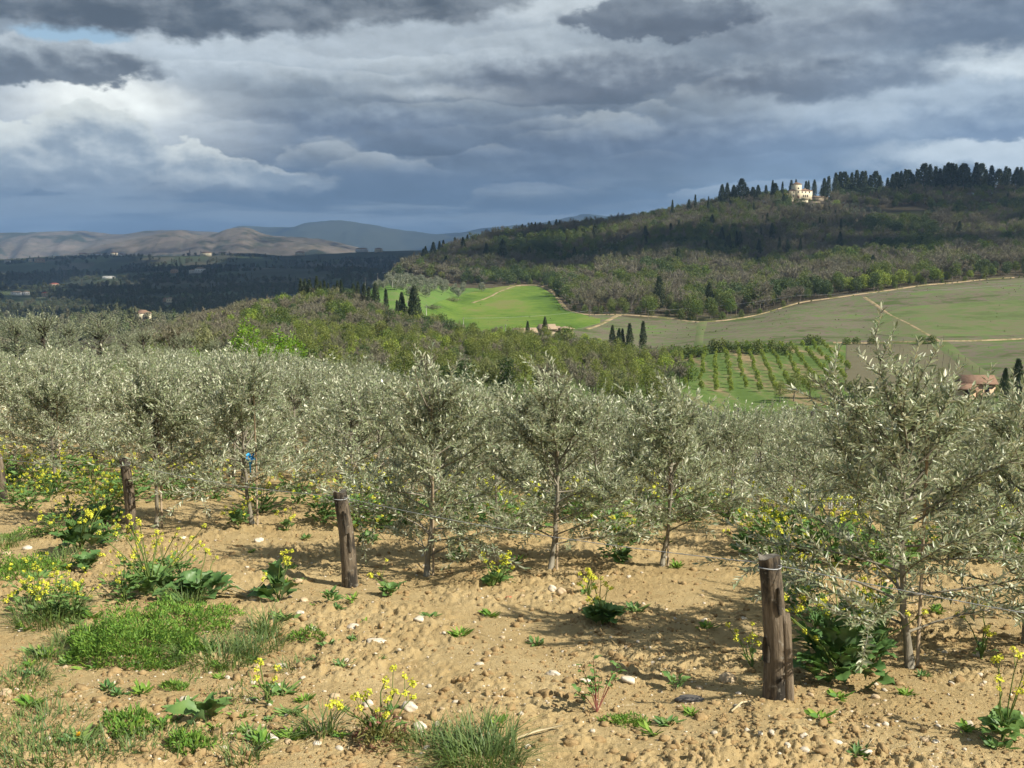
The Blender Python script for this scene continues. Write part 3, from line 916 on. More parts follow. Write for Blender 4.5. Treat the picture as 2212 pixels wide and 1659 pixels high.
def unit(v):
    return v / (np.linalg.norm(v, axis=-1, keepdims=True) + 1e-9)


# ---- materials
M_OLEAF = leaf_mat('olive_leaf', (0.245, 0.288, 0.160), (0.57, 0.59, 0.44), 0.38, 0.22, 0.34, 0.5, None, (0.40, 0.44, 0.20))
M_OBARK = rough_mat('olive_bark', [(0.3, (0.13, 0.115, 0.085)), (0.6, (0.26, 0.235, 0.18)), (0.8, (0.36, 0.33, 0.26))], 14, 5, 0.9, 0.5, 50, stretch=(1, 1, 0.25))
M_OBARKD = rough_mat('old_olive_bark', [(0.3, (0.035, 0.03, 0.024)), (0.7, (0.09, 0.075, 0.06))], 8, 5, 0.95, 0.6, 30)
M_CANE = rough_mat('support_cane', [(0.3, (0.26, 0.19, 0.12)), (0.7, (0.40, 0.32, 0.22))], 9, 4, 0.8)
M_TWIG = leaf_mat('bare_twigs', (0.2, 0.16, 0.12), None, 0.30, 0.0, 0.9, 0.1,
                  [(0.0, (0.165, 0.148, 0.098)), (0.25, (0.215, 0.196, 0.145)), (0.5, (0.165, 0.160, 0.092)), (0.66, (0.200, 0.186, 0.138)), (0.78, (0.150, 0.165, 0.070)), (0.90, (0.165, 0.190, 0.066)), (1.0, (0.22, 0.215, 0.125))])
M_BROAD = leaf_mat('spring_leaves', (0.1, 0.15, 0.03), None, 0.35, 0.22, 0.6, 0.3,
                   [(0.0, (0.081, 0.119, 0.027)), (0.3, (0.106, 0.147, 0.033)), (0.6, (0.131, 0.156, 0.040)), (0.85, (0.106, 0.169, 0.027)), (1.0, (0.144, 0.138, 0.050))])
M_FRESH = leaf_mat('fresh_leaves', (0.17, 0.24, 0.03), None, 0.35, 0.28, 0.6, 0.3,
                   [(0.0, (0.217, 0.307, 0.040)), (0.5, (0.274, 0.338, 0.056)), (1.0, (0.202, 0.267, 0.048))])
M_POPLAR = leaf_mat('budding_leaves', (0.17, 0.2, 0.03), None, 0.35, 0.25, 0.6, 0.3,
                    [(0.0, (0.165, 0.205, 0.045)), (0.5, (0.195, 0.225, 0.052)), (1.0, (0.145, 0.170, 0.048))])
M_CYP = leaf_mat('cypress_leaves', (0.03, 0.045, 0.02), None, 0.45, 0.05, 0.7, 0.2,
                 [(0.0, (0.041, 0.060, 0.028)), (0.5, (0.057, 0.078, 0.034)), (1.0, (0.071, 0.090, 0.044))])
M_DARK = leaf_mat('dark_evergreen_leaves', (0.05, 0.08, 0.025), None, 0.4, 0.12, 0.55, 0.35,
                  [(0.0, (0.045, 0.078, 0.022)), (0.5, (0.060, 0.098, 0.026)), (1.0, (0.080, 0.115, 0.034))])
M_VALLEY = leaf_mat('valley_leaves', (0.05, 0.06, 0.03), None, 0.4, 0.0, 0.8, 0.1,
                    [(0.0, (0.101, 0.119, 0.057)), (0.5, (0.139, 0.149, 0.077)), (0.8, (0.177, 0.169, 0.105)), (1.0, (0.119, 0.160, 0.064))])
M_FOLIVE = leaf_mat('far_olive_leaves', (0.17, 0.19, 0.12), None, 0.35, 0.1, 0.5, 0.4,
                    [(0.0, (0.155, 0.175, 0.115)), (1.0, (0.205, 0.215, 0.155))])
M_TRUNK = rough_mat('tree_bark', [(0.3, (0.10, 0.085, 0.065)), (0.7, (0.19, 0.165, 0.13))], 2, 4, 0.95)
M_BRIGHT = leaf_mat('bright_leaf', (0.14, 0.27, 0.02), (0.2, 0.33, 0.05), 0.35, 0.35, 0.5, 0.4, None, (0.4, 0.55, 0.03))


def olive_tree(seed, H=1.95, spread=0.80, nb=18, ns=8, hi=True, trunk_r=0.021, low=0.22, leafL=0.056, bark=None, fork=False, dens=1.0, wild=5):
    """returns (trunk mesh, crown mesh). Young olive: slim stem, whippy up-swept branches, paired narrow leaves"""
    r_ = np.random.default_rng(seed)
    tb = MB(); cb = MB()
    bend = r_.normal(0, .035, 2) * H
    ts = np.linspace(0, 1, 9)
    stem = np.stack([bend[0] * np.sin(ts * 2.4) + r_.normal(0, .006, 9) * H * .5, bend[1] * np.sin(ts * 2.1), ts * H * 0.90], 1); stem[0, :2] = 0
    rr = trunk_r * (1.2 - 0.95 * ts); rr[0] *= 1.25
    tb.tube(stem, rr, 7)
    lp = []; ld = []; lu = []; lt = []
    for k in range(nb + wild):
        top = k >= nb
        h = low + (0.88 - low) * ((k + r_.random() * .8) / nb) ** 0.9 if not top else r_.uniform(.6, .92)
        base = np.array([np.interp(h, ts * .9, stem[:, i]) for i in range(3)])
        az = k * 2.39996 + r_.normal(0, .4)
        e0 = R(r_.uniform(10, 38)) if h < .5 else R(r_.uniform(28, 62))
        Lb = spread * (1.15 - 0.62 * h) * r_.uniform(.75, 1.25)
        if top:
            e0 = R(r_.uniform(50, 88)); Lb = H * r_.uniform(.20, .46)
        q = np.linspace(0, 1, 7)
        curl = (0.35 if h > .45 else -0.55 if r_.random() < .65 else .2) * r_.uniform(.4, 1.3)
        el = e0 + curl * q
        st = Lb / 6
        dirs = np.stack([np.cos(el) * np.cos(az + .3 * q * r_.normal()), np.cos(el) * np.sin(az + .2 * q * r_.normal()), np.sin(el)], 1)
        pts = base + np.concatenate([np.zeros((1, 3)), np.cumsum(dirs[:-1] * st, 0)])
        tb.tube(pts, np.linspace(.010 if not fork else .03, .0028, 7) * (H / 1.95), 4)
        shoots = [(pts, 0.35)]
        for s_ in range(ns if not top else 3):
            f = r_.uniform(.2, 1.0)
            p0 = np.array([np.interp(f, q, pts[:, i]) for i in range(3)])
            dv = np.array([np.interp(f, q, dirs[:, i]) for i in range(3)])
            sd = unit(dv * .6 + r_.normal(0, .55, 3) + np.array([0, 0, .35 if h > .35 else .05]))
            sl = Lb * r_.uniform(.25, .55)
            qq = np.linspace(0, 1, 4)[:, None]
            sp_ = p0 + sd * sl * qq + np.array([0, 0, 1.0]) * (qq ** 2) * sl * r_.uniform(-.15, .35)
            tb.tube(sp_, np.linspace(.0042, .0018, 4) * (H / 1.95), 3, cap=False)
            shoots.append((sp_, 0.08))
        for sp_, f0 in shoots:
            seglen = np.linalg.norm(np.diff(sp_, axis=0), axis=1).sum()
            nl = max(3, int(dens * seglen * (1 - f0) / (0.0185 * leafL / .056)))
            f = np.linspace(f0, 1.0, nl)
            qs = np.linspace(0, 1, len(sp_))
            P = np.stack([np.interp(f, qs, sp_[:, i]) for i in range(3)], 1)
            G = unit(np.stack([np.interp(f, qs, np.gradient(sp_[:, i])) for i in range(3)], 1))
            ang = np.arange(nl) * np.pi / 2 + r_.random() * 6
            A = unit(np.cross(G, np.array([.2, .1, 1.0])) + 1e-6); B = np.cross(G, A)
            S = A * np.cos(ang)[:, None] + B * np.sin(ang)[:, None]
            for sg in (1, -1):
                open_ = np.interp(f, [f0, .8, 1], [1.0, .75, .25])[:, None]
                D = unit(G * .62 + S * sg * open_ * .8 + r_.normal(0, .22, (nl, 3)) + np.array([0, 0, .12]))
                lp.append(P); ld.append(D)
                lu.append(unit(np.array([0, 0, 1.0]) * .55 + r_.normal(0, .55, (nl, 3)) + G * .5)); lt.append(np.clip(r_.normal(.5, .22, nl), 0, 1))
    P = np.concatenate(lp); D = np.concatenate(ld); U = np.concatenate(lu); T = np.concatenate(lt)
    L = leafL * r_.uniform(.65, 1.2, len(P))
    leaves(cb, P, D, U, L, L * (.27 if hi else .31), LEAF6 if hi else LEAF4, 0, T)
    kz = H / np.percentile(P[:, 2], 99.8)
    for MBX in (tb, cb):
        for V_ in MBX.V:
            V_[:, 2] *= kz
    return tb.mesh('trunk', [bark or M_OBARK], True), cb.mesh('crown', [M_OLEAF])


def crown_points(r_, n, lobes, shell=0.55):
    """points and outward directions spread through overlapping clumps; lobes=[(x,y,z,rx,rz)]"""
    w = np.array([l[3] ** 2 * l[4] for l in lobes]); w /= w.sum()
    k = r_.choice(len(lobes), n, p=w)
    Lb = np.array(lobes)[k]
    d = unit(r_.normal(0, 1, (n, 3)))
    rad = r_.uniform(shell ** 3, 1, n) ** (1 / 3)
    P = Lb[:, :3] + d * rad[:, None] * Lb[:, [3, 3, 4]]
    return P, d


def broad_tree(name, seed, leafmat, H=9.0, n=1300, size=0.42, width=3.2, base=0.25, lobes_n=11, trunk=True):
    r_ = np.random.default_rng(seed)
    mb = MB()
    lobes = []
    for i in range(lobes_n):
        f = (i + .5) / lobes_n
        z = H * (base + (1 - base) * (0.15 + 0.72 * f))
        rr = width * math.sin(math.pi * (0.18 + 0.72 * f)) * r_.uniform(.45, .8)
        a = i * 2.4 + r_.normal(0, .3)
        s_ = width * r_.uniform(.30, .50)
        lobes.append((rr * math.cos(a) * .75, rr * math.sin(a) * .75, z, s_, s_ * r_.uniform(.75, 1.1)))
    P, d = crown_points(r_, n, lobes, .3)
    D = unit(d * .5 + r_.normal(0, .6, (n, 3)) + np.array([0, 0, .2]))
    leaves(mb, P, D, unit(d + r_.normal(0, .35, (n, 3))), size * r_.uniform(.6, 1.4, n), size * .8 * r_.uniform(.6, 1.3, n), LEAF4, 0, np.clip(r_.normal(.5, .2, n), 0, 1))
    if trunk:
        tb_pts = np.stack([np.linspace(0, .2, 5), np.linspace(0, -.15, 5), np.linspace(-.5, H * .7, 5)], 1)
        mb.tube(tb_pts, np.linspace(H * .018, H * .006, 5), 5, 1)
        for i in range(5):
            l = lobes[(i * 2) % lobes_n]
            p0 = np.array([.05, -.05, H * r_.uniform(.2, .45)])
            mb.tube(np.array([p0, (p0 + np.array(l[:3])) / 2 + r_.normal(0, .1, 3), np.array(l[:3])]), [H * .008, H * .005, H * .002], 4, 1)
    return mb.mesh(name, [leafmat, M_TRUNK])


def bare_tree(name, seed, H=9.5, n=1500, width=3.4, greens=0.0, twig=0.085):
    """leafless spring tree: forking limbs and a haze of fine twigs"""
    r_ = np.random.default_rng(seed)
    mb = MB()
    mb.tube(np.array([[0, 0, -.6], [.1, 0, H * .2], [r_.normal(0, .2), r_.normal(0, .2), H * .48]]), [H * .017, H * .014, H * .008], 5, 1)
    tips = []
    for i in range(9):
        a = i * 2.4 + r_.normal(0, .3); z0 = H * r_.uniform(.22, .48)
        e = r_.uniform(.55, 1.25); Lb = H * r_.uniform(.28, .42)
        p0 = np.array([0.05, 0, z0]); dv = np.array([math.cos(a) * math.cos(e), math.sin(a) * math.cos(e), math.sin(e)])
        p1 = p0 + dv * Lb * .55 + r_.normal(0, .15, 3); p2 = p1 + unit(dv + np.array([0, 0, .5]) + r_.normal(0, .2, 3)) * Lb * .6
        mb.tube(np.array([p0, p1, p2]), [H * .008, H * .005, H * .002], 4, 1)
        for j in range(4):
            q = p1 + (p2 - p1) * r_.uniform(-.6, 1.0)
            e2 = q + unit(dv * .7 + r_.normal(0, .6, 3) + np.array([0, 0, .5])) * H * r_.uniform(.10, .18)
            mb.tube(np.array([q, e2]), [H * .003, H * .001], 3, 1, cap=False)
            tips.append((q, e2))
    tp = np.array(tips)
    k = r_.integers(0, len(tp), n); f = r_.uniform(0, 1.1, n)[:, None]
    P = tp[k, 0] * (1 - f) + tp[k, 1] * f + r_.normal(0, H * .022, (n, 3))
    dd = unit(tp[k, 1] - tp[k, 0])
    D = unit(dd * .6 + r_.normal(0, .65, (n, 3)) + np.array([0, 0, .35]))
    leaves(mb, P, D, unit(r_.normal(0, 1, (n, 3))), H * r_.uniform(.05, .12, n), twig * r_.uniform(.6, 1.4, n), LEAF3, 0, np.clip(r_.normal(.5, .25, n), 0, 1))
    return mb.mesh(name, [M_TWIG, M_TRUNK])


def cypress(name, seed, H=14.0, wid=1.5, n=1100, mat_=None, cone=0.55, size=.5, bare=0.06):
    """columnar cypress: a spindle of upswept sprays with side tufts breaking its outline"""
    r_ = np.random.default_rng(seed)
    mb = MB()
    t = r_.uniform(0, 1, n) ** .85
    prof = np.interp(t, [0, .08, .3, .6, .85, 1], [.45, .82, 1.0, .80 - .1 * cone, .46 - .15 * cone, .05])
    a = r_.uniform(0, 2 * np.pi, n)
    lump = 0.78 + 0.45 * vn(a * 1.6 + seed, t * 9, seed)
    rad = wid * prof * lump * r_.uniform(.55, 1.05, n)
    P = np.stack([rad * np.cos(a), rad * np.sin(a), H * (bare + (0.965 - bare) * t)], 1)
    O = np.stack([np.cos(a), np.sin(a), 0 * a], 1)
    D = unit(O * .45 + np.array([0, 0, 1.0]) + r_.normal(0, .3, (n, 3)))
    leaves(mb, P, D, unit(O + r_.normal(0, .35, (n, 3))), size * r_.uniform(.9, 2.0, n), size * .7 * r_.uniform(.6, 1.3, n), LEAF4, 0, np.clip(r_.normal(.5, .22, n), 0, 1))
    mb.tube([[0, 0, -1], [0, 0, H * .5], [0, 0, H * .93]], [H * .016, H * .01, H * .003], 5, 1)
    return mb.mesh(name, [mat_ or M_CYP, M_TRUNK])


PROTO = bpy.data.collections.new('prototypes')     # not linked to the scene


def proto(i, me):
    o = bpy.data.objects.new('%03d_%s' % (i, me.name), me)
    PROTO.objects.link(o)
    return me


TREES = [proto(0, bare_tree('bare_tree', 1)), proto(1, bare_tree('bare_tree', 2, 10.5, 1500, 3.2)), proto(2, bare_tree('bare_tree', 3, 8.0, 1300, 3.0)),
         proto(3, broad_tree('leafy_tree', 4, M_BROAD)), proto(4, broad_tree('leafy_tree', 5, M_BROAD, 8.0, 1200, .40, 3.4, .12)),
         proto(5, broad_tree('fresh_tree', 6, M_FRESH, 7.5, 1300, .36, 2.9, .12)),
         proto(6, broad_tree('budding_tree', 7, M_POPLAR, 10.0, 1500, .27, 2.8, .22, 13)),
         proto(7, cypress('cypress', 8)), proto(8, cypress('cypress', 9, 14, 1.25, 1000)), proto(9, cypress('conifer', 10, 12, 2.3, 1200, None, 1.0, .55)),
         proto(10, broad_tree('valley_tree', 11, M_VALLEY, 8.0, 420, .9, 3.6, .05, 9, False)), proto(11, cypress('valley_cypress', 12, 13, 1.6, 220, M_VALLEY, .5, 1.0)),
         proto(12, broad_tree('grove_olive', 13, M_FOLIVE, 3.6, 900, .26, 1.9, .18, 9)),
         proto(13, broad_tree('bush', 14, M_BROAD, 3.0, 700, .30, 1.8, .0, 8, False)),
         proto(14, broad_tree('orchard_tree', 15, M_FRESH, 3.4, 600, .26, 1.15, .15, 8)),
         proto(15, broad_tree('bare_bush', 16, M_TWIG, 3.0, 900, .22, 1.9, .0, 9, False)),
         proto(16, bare_tree('budding_bare_tree', 17, 9.0, 1500, 3.2, 0, .10)),
         proto(17, broad_tree('evergreen_tree', 18, M_DARK, 9.0, 1300, .42, 3.3, .08, 11))]


def scatter(name, pts, idx, sc, label, rot=None):
    """one stuff object: prototypes set on points"""
    pts = np.asarray(pts, np.float32); n = len(pts)
    me = bpy.data.meshes.new(name); me.vertices.add(n); me.vertices.foreach_set('co', pts.ravel())
    r_ = np.random.default_rng(n)
    a = me.attributes.new('pick', 'INT', 'POINT'); a.data.foreach_set('value', np.asarray(idx, np.int32))
    a = me.attributes.new('size', 'FLOAT_VECTOR', 'POINT'); sc = np.asarray(sc, np.float32)
    sv = np.stack([sc * r_.uniform(.85, 1.2, n), sc * r_.uniform(.85, 1.2, n), sc], 1).astype(np.float32); a.data.foreach_set('vector', sv.ravel())
    a = me.attributes.new('turn', 'FLOAT_VECTOR', 'POINT'); rv = np.zeros((n, 3), np.float32); rv[:, 2] = r_.uniform(0, 6.28, n); rv[:, 0] = r_.normal(0, .04, n); a.data.foreach_set('vector', rv.ravel())
    o = obj(name, me)
    ng = bpy.data.node_groups.new(name + '_nodes', 'GeometryNodeTree')
    ng.interface.new_socket('Geometry', in_out='INPUT', socket_type='NodeSocketGeometry')
    ng.interface.new_socket('Geometry', in_out='OUTPUT', socket_type='NodeSocketGeometry')
    N = ng.nodes
    gi = N.new('NodeGroupInput'); go = N.new('NodeGroupOutput'); ip = N.new('GeometryNodeInstanceOnPoints'); ci = N.new('GeometryNodeCollectionInfo')
    ci.inputs['Collection'].default_value = PROTO; ci.inputs['Separate Children'].default_value = True; ci.inputs['Reset Children'].default_value = True
    def na(nm, ty):
        q = N.new('GeometryNodeInputNamedAttribute'); q.data_type = ty; q.inputs['Name'].default_value = nm; return q.outputs['Attribute']
    e2r = N.new('FunctionNodeEulerToRotation')
    Lk = ng.links.new
    Lk(gi.outputs[0], ip.inputs['Points']); Lk(ci.outputs[0], ip.inputs['Instance']); ip.inputs['Pick Instance'].default_value = True
    Lk(na('pick', 'INT'), ip.inputs['Instance Index']); Lk(na('turn', 'FLOAT_VECTOR'), e2r.inputs[0]); Lk(e2r.outputs[0], ip.inputs['Rotation'])
    Lk(na('size', 'FLOAT_VECTOR'), ip.inputs['Scale']); Lk(ip.outputs[0], go.inputs[0])
    md = o.modifiers.new('trees', 'NODES'); md.node_group = ng
    tag(o, label, None, None, 'stuff')
    return o


TH = {0: 9.5, 1: 10.5, 2: 8.0, 3: 9.0, 4: 8.0, 5: 7.5, 6: 10.0, 7: 14.0, 8: 14.0, 9: 12.0, 10: 8.0, 11: 13.0, 12: 3.6, 13: 3.0, 14: 3.4, 15: 3.0, 16: 9.0, 17: 9.0}


def tree_at(i, x, y, s, name, label, cat='tree', group=None, rz=None, sxy=1.0, z=None):
    o = obj(name, TREES[i], None, (x, y, (float(tz(x, y)) if z is None else z) - 0.15 * s), rng.uniform(0, 6.28) if rz is None else rz, (s * sxy, s * sxy, s))
    return tag(o, label, cat, group)


def tree_px(i, px, ytop, d, name, label, cat='tree', group=None, sxy=1.0, hmin=1.0):
    """a tree standing at bearing px and distance d, as tall as sighted"""
    p = onpx(px, d)
    h = max(hmin, EYE + ray(px, ytop)[1] * d - p.z)
    s = h / TH[i]
    return tree_at(i, p.x, p.y, s, name, label, cat, group, None, sxy)


# ------------------------------------------------------------------ the big wood on the hill
def jitter_grid(x0, x1, y0, y1, sp, r_):
    gx, gy = np.meshgrid(np.arange(x0, x1, sp), np.arange(y0, y1, sp))
    gx = gx + r_.uniform(-.48, .48, gx.shape) * sp; gy = gy + r_.uniform(-.48, .48, gy.shape) * sp
    return gx.ravel(), gy.ravel()


def pxof(x, y): return 1106 + FPX * x / y * (CP + 0.05 * SP)


edge = [(700, 790), (850, 790), (930, 770), (1000, 752), (1090, 742)]
for p in [(1150, 616), (1195, 632), (1212, 655), (1230, 672), (1270, 680), (1330, 680), (1390, 683), (1450, 689), (1510, 696), (1560, 693), (1620, 684), (1690, 665), (1740, 652), (1800, 644), (1870, 634), (1950, 623), (2050, 612), (2130, 604), (2190, 600)]:
    edge.append((p[0], sight(p[0], p[1], 60, 1500).y + (6 if p[0] > 1230 or p[0] < 1190 else 14)))
edge.append((2400, 570))
EDGE = band_curve(edge)
TOPD = band_curve([(845, 880), (930, 960), (1000, 1080), (1200, 1140), (1400, 1190), (1600, 1150), (1690, 1110), (1700, 1030), (1790, 1000), (1850, 930), (1990, 930), (2000, 1110), (2400, 1150)])
r_ = np.random.default_rng(5)
X, Y = jitter_grid(-140, 700, 430, 1200, 7.2, r_)
PXS = pxof(X, Y)
ok = (PXS > 846) & (PXS < 2420) & (Y > EDGE(PXS)) & ((Y < TOPD(PXS)) | ((PXS > 1788) & (Y > 1035) & (Y < 1150)))
X, Y, PXS = X[ok], Y[ok], PXS[ok]
E = EDGE(PXS); n = len(X)
kind = fbm(X / 55, Y / 55, 41, 3); k2 = fbm(X / 30, Y / 30, 43, 2); q = r_.random(n)
idx = np.where(q < .4, 0, np.where(q < .75, 1, 2))
idx = np.where((q > .86), 16, idx)
idx = np.where((kind > .56) & (q < .75), np.where(k2 > .5, 3, 4), idx)
idx = np.where((q > .988) & (Y > E + 20), 9, idx)
fringe = (Y < E + 16) & (k2 > .44)
idx = np.where(fringe & (q < .7), np.where(q < .3, 4, 3), idx)
leftlobe = (PXS < 1010) & (Y < 900)
idx = np.where(leftlobe & (q < .6), 16, idx)
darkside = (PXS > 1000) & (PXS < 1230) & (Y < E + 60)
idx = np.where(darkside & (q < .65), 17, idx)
idx = np.where((kind > .60) & (k2 < .45), 17, idx)
idx = np.where((kind < .36) & (q > .5), 4, idx)
sc = r_.uniform(.85, 1.5, n) * np.where(Y < E + 12, .8, 1.0) * np.where(leftlobe, 1.25, 1.0)
sc = np.where(PXS > 2120, sc * .9, sc)
Z = tz(X, Y) - .3
order = np.argsort(Y - E * 0.0 + (PXS < 1230) * 120)
nind = 230
WOODLAB = {0: ('bare_tree', 'bare grey-brown tree in the front of the hillside wood'), 1: ('bare_tree', 'bare grey-brown tree in the front of the hillside wood'), 2: ('bare_tree', 'bare grey-brown tree in the front of the hillside wood'),
           16: ('bare_tree', 'bare grey-brown tree in the front of the hillside wood'), 3: ('leafy_tree', 'dull green leafy tree in the front of the hillside wood'), 4: ('leafy_tree', 'dull green leafy tree in the front of the hillside wood'),
           9: ('conifer', 'dark conifer in the front of the hillside wood'), 17: ('evergreen_tree', 'dark green evergreen tree in the front of the hillside wood')}
def PLACE(px):
    for lim, t in ((1010, 'at the left tip of the hillside wood'), (1125, 'in the wood above the top of the green field'), (1240, 'at the wood corner beside the green field'), (1340, 'in the wood edge just right of the green field'), (1460, 'in the wood edge above the left track pole'),
                   (1560, 'in the wood where the track dips lowest'), (1690, 'in the wood edge above the orchard'), (1830, 'in the wood edge left of the fresh green trees'), (2060, 'in the wood edge among the fresh green trees'), (9999, 'in the wood edge at the far right')):
        if px < lim:
            return t


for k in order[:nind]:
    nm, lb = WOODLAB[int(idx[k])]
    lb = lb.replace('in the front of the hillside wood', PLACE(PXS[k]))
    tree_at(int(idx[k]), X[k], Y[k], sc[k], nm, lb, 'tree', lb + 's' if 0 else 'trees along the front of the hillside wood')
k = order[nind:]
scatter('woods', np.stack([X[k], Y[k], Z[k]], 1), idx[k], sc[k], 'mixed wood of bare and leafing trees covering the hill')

# ------------------------------------------------------------------ wooded spur in the middle distance and the valley trees
X, Y = jitter_grid(-160, 130, 225, 560, 5.4, r_)
PXS = pxof(X, Y); n = len(X)
topd = band_curve([(200, 700), (300, 600), (420, 470), (500, 430), (620, 455), (700, 455), (770, 450), (820, 430), (880, 425), (920, 415), (960, 395), (1040, 385), (1140, 372), (1250, 365), (1330, 350), (1400, 340), (1450, 300), (1500, 235)])
ok = (PXS > 210) & (PXS < 1490) & (Y < topd(PXS)) & (Y > np.where(PXS > 900, 240, 225))
ok &= ~((PXS > 1120) & (PXS < 1245) & (Y > 355))
lane = (np.abs(PXS - 980) < 70) & (Y > 395)
ok &= ~lane
X, Y, PXS = X[ok], Y[ok], PXS[ok]; n = len(X)
kind = fbm(X / 28, Y / 28, 61, 3); q = r_.random(n)
idx = np.where(q < .45, 0, np.where(q < .7, 2, 16))
idx = np.where((kind > .55), np.where(q < .5, 4, np.where(q < .8, 3, 5)), idx)
low = (Y < 318) & (PXS > 640)
idx = np.where((kind < .40) & (q < .4), 17, idx)
idx = np.where(low & (q < .42), 6, idx)
idx = np.where(low & (q > .62) & (q < .70), 5, idx)
idx = np.where((PXS < 520) & (q < .8), np.where(q < .5, 0, 2), idx)
sc = r_.uniform(.55, .95, n)
sc = np.where(Y < 300, sc * 1.0, sc)
sc = np.where((PXS > 1000) & (Y > 330), sc * .72, sc)
Z = tz(X, Y) - .3
ords = np.argsort(Y)
SPUR = {0: ('bare_tree', 'bare brownish tree in the valley wood behind the olives'), 2: ('bare_tree', 'bare brownish tree in the valley wood behind the olives'), 16: ('bare_tree', 'bare brownish tree in the valley wood behind the olives'),
        3: ('leafy_tree', 'leafing green tree in the valley wood behind the olives'), 4: ('leafy_tree', 'leafing green tree in the valley wood behind the olives'), 5: ('leafy_tree', 'leafing green tree in the valley wood behind the olives'),
        6: ('budding_tree', 'yellow-green budding tree in the valley wood behind the olives'), 17: ('evergreen_tree', 'dark evergreen tree in the valley wood behind the olives')}
def SPLACE(px):
    for lim, t in ((520, 'in the valley wood at far left behind the olives'), (640, 'in the valley wood behind the bright green pair'), (800, 'in the valley wood under the spur cypresses'), (920, 'in the valley wood below the dark conifers'), (1040, 'in the valley wood below the green field'), (1180, 'in the valley wood below the ruined farm'), (1320, 'in the valley thicket right of the ruined farm'), (9999, 'in the valley wood left of the orchard')):
        if px < lim:
            return t


for k in ords[:260]:
    nm, lb = SPUR[int(idx[k])]
    lb = lb.replace('in the valley wood behind the olives', SPLACE(PXS[k]))
    tree_at(int(idx[k]), X[k], Y[k], sc[k], nm, lb, 'tree', 'trees of the valley wood behind the olives')
k = ords[260:]
scatter('woods', np.stack([X[k], Y[k], Z[k]], 1), idx[k], sc[k], 'wooded spur of bare trees in the middle distance')

# ------------------------------------------------------------------ far shaded valley: woods and hedgerows
X, Y = [], []
for dd, sp in ((560, 9), (900, 12), (1400, 17), (2200, 25), (3400, 38)):
    nx_, ny_ = jitter_grid(-0.56 * dd * 1.6, -0.02 * dd, dd, dd * 1.6, sp, r_)
    X.append(nx_); Y.append(ny_)
X = np.concatenate(X); Y = np.concatenate(Y); PXS = pxof(X, Y)
f = fbm(X / 170, Y / 260, 81, 3); f2 = fbm(X / 60, Y / 60, 82, 2)
HOUSE_PX = [(33, 638, 22), (57, 638, 14), (117, 619, 16), (97, 640, 12), (85, 567, 10), (68, 566, 8), (15, 568, 8), (178, 555, 9), (205, 554, 10), (226, 555, 9), (262, 557, 9), (448, 560, 10), (430, 590, 10), (417, 590, 8), (377, 590, 8), (235, 602, 14), (367, 654, 11), (357, 652, 8), (313, 690, 26)]
clear = np.zeros(len(X), bool)
for hx, hy, hw in HOUSE_PX:
    hd = 4300 if hy < 562 else sight(hx, hy, 800, 4700).y
    clear |= (np.abs(PXS - hx) < hw) & (Y > hd * .86) & (Y < hd * 1.01)
ok = ~clear & (PXS > -90) & (PXS < 1010) & ((f > .53) | (f2 > .62) | ((PXS > 740) & (f > .42))) & (Y < 5300) & ~((Y < 900) & (PXS > 470)) & ~((PXS > 790) & (Y < 1000)) & ((Y < 2600) | (f > .47) | (PXS > 740))
X, Y, PXS = X[ok], Y[ok], PXS[ok]; n = len(X); q = r_.random(n)
idx = np.where(q < .9, 10, 11); sc = r_.uniform(.7, 1.25, n) * np.clip(Y / 1800, .9, 1.6)
scatter('woods', np.stack([X, Y, tz(X, Y) - .5], 1), idx, sc, 'dark woods and hedgerows of the shaded valley')

# ------------------------------------------------------------------ cypresses and other single trees of the landscape
ORD = ['first', 'second', 'third', 'fourth', 'fifth', 'sixth', 'seventh', 'eighth', 'ninth', 'tenth', 'eleventh', 'twelfth', 'thirteenth', 'fourteenth', 'fifteenth', 'sixteenth', 'seventeenth', 'eighteenth', 'nineteenth', 'twentieth',
       'twenty-first', 'twenty-second', 'twenty-third', 'twenty-fourth', 'twenty-fifth', 'twenty-sixth', 'twenty-seventh', 'twenty-eighth', 'twenty-ninth', 'thirtieth', 'thirty-first', 'thirty-second', 'thirty-third', 'thirty-fourth', 'thirty-fifth', 'thirty-sixth', 'thirty-seventh', 'thirty-eighth', 'thirty-ninth', 'fortieth', 'forty-first', 'forty-second']


def z3(x, y): return 1474.8 + x * .3333, 303.2 + y * .3333
def z2(x, y): return 737.4 + x * .3333, 424.5 + y * .3333
def z6(x, y): return 606.4 + x * .13707, 576.1 + y * .13707
def z4(x, y): return 1061.2 + x * .19189, 667 + y * .19189


G = 'dark cypresses standing along the skyline right of the villa'
for k, (x, y) in enumerate([(958, 206), (985, 200), (1012, 203), (1060, 205), (1092, 190), (1128, 197), (1147, 195), (1178, 222), (1212, 200), (1240, 225), (1320, 215), (1347, 205), (1375, 195), (1402, 185), (1422, 190), (1450, 215), (1477, 183),
                            (1520, 150), (1556, 152), (1592, 165), (1622, 180), (1650, 160), (1672, 140), (1692, 148), (1722, 150), (1750, 160), (1775, 150), (1802, 172), (1850, 140), (1882, 150), (1915, 185), (1950, 160), (1998, 185), (2040, 165), (2062, 178),
                            (2112, 170), (2137, 170), (2172, 160), (2197, 135), (2230, 160), (2260, 150), (1035, 240), (1110, 240), (1290, 240), (1355, 240), (1440, 235), (1540, 200), (1610, 210), (1710, 200), (1790, 210), (1870, 200), (2020, 210), (2090, 215), (2155, 205)]):
    px, py = z3(x, y)
    tree_px([7, 8, 9][k % 3 if k % 5 else 0], px, py, 1085 + (k * 37 % 60) + (25 if k > 40 else 0), 'cypress_tree', '%s dark cypress from the villa in the skyline rank at right' % ORD[k] if k < 41 else 'dark cypress half hidden inside the skyline rank at right', 'cypress', G, sxy=1.25 + .2 * (k % 3))
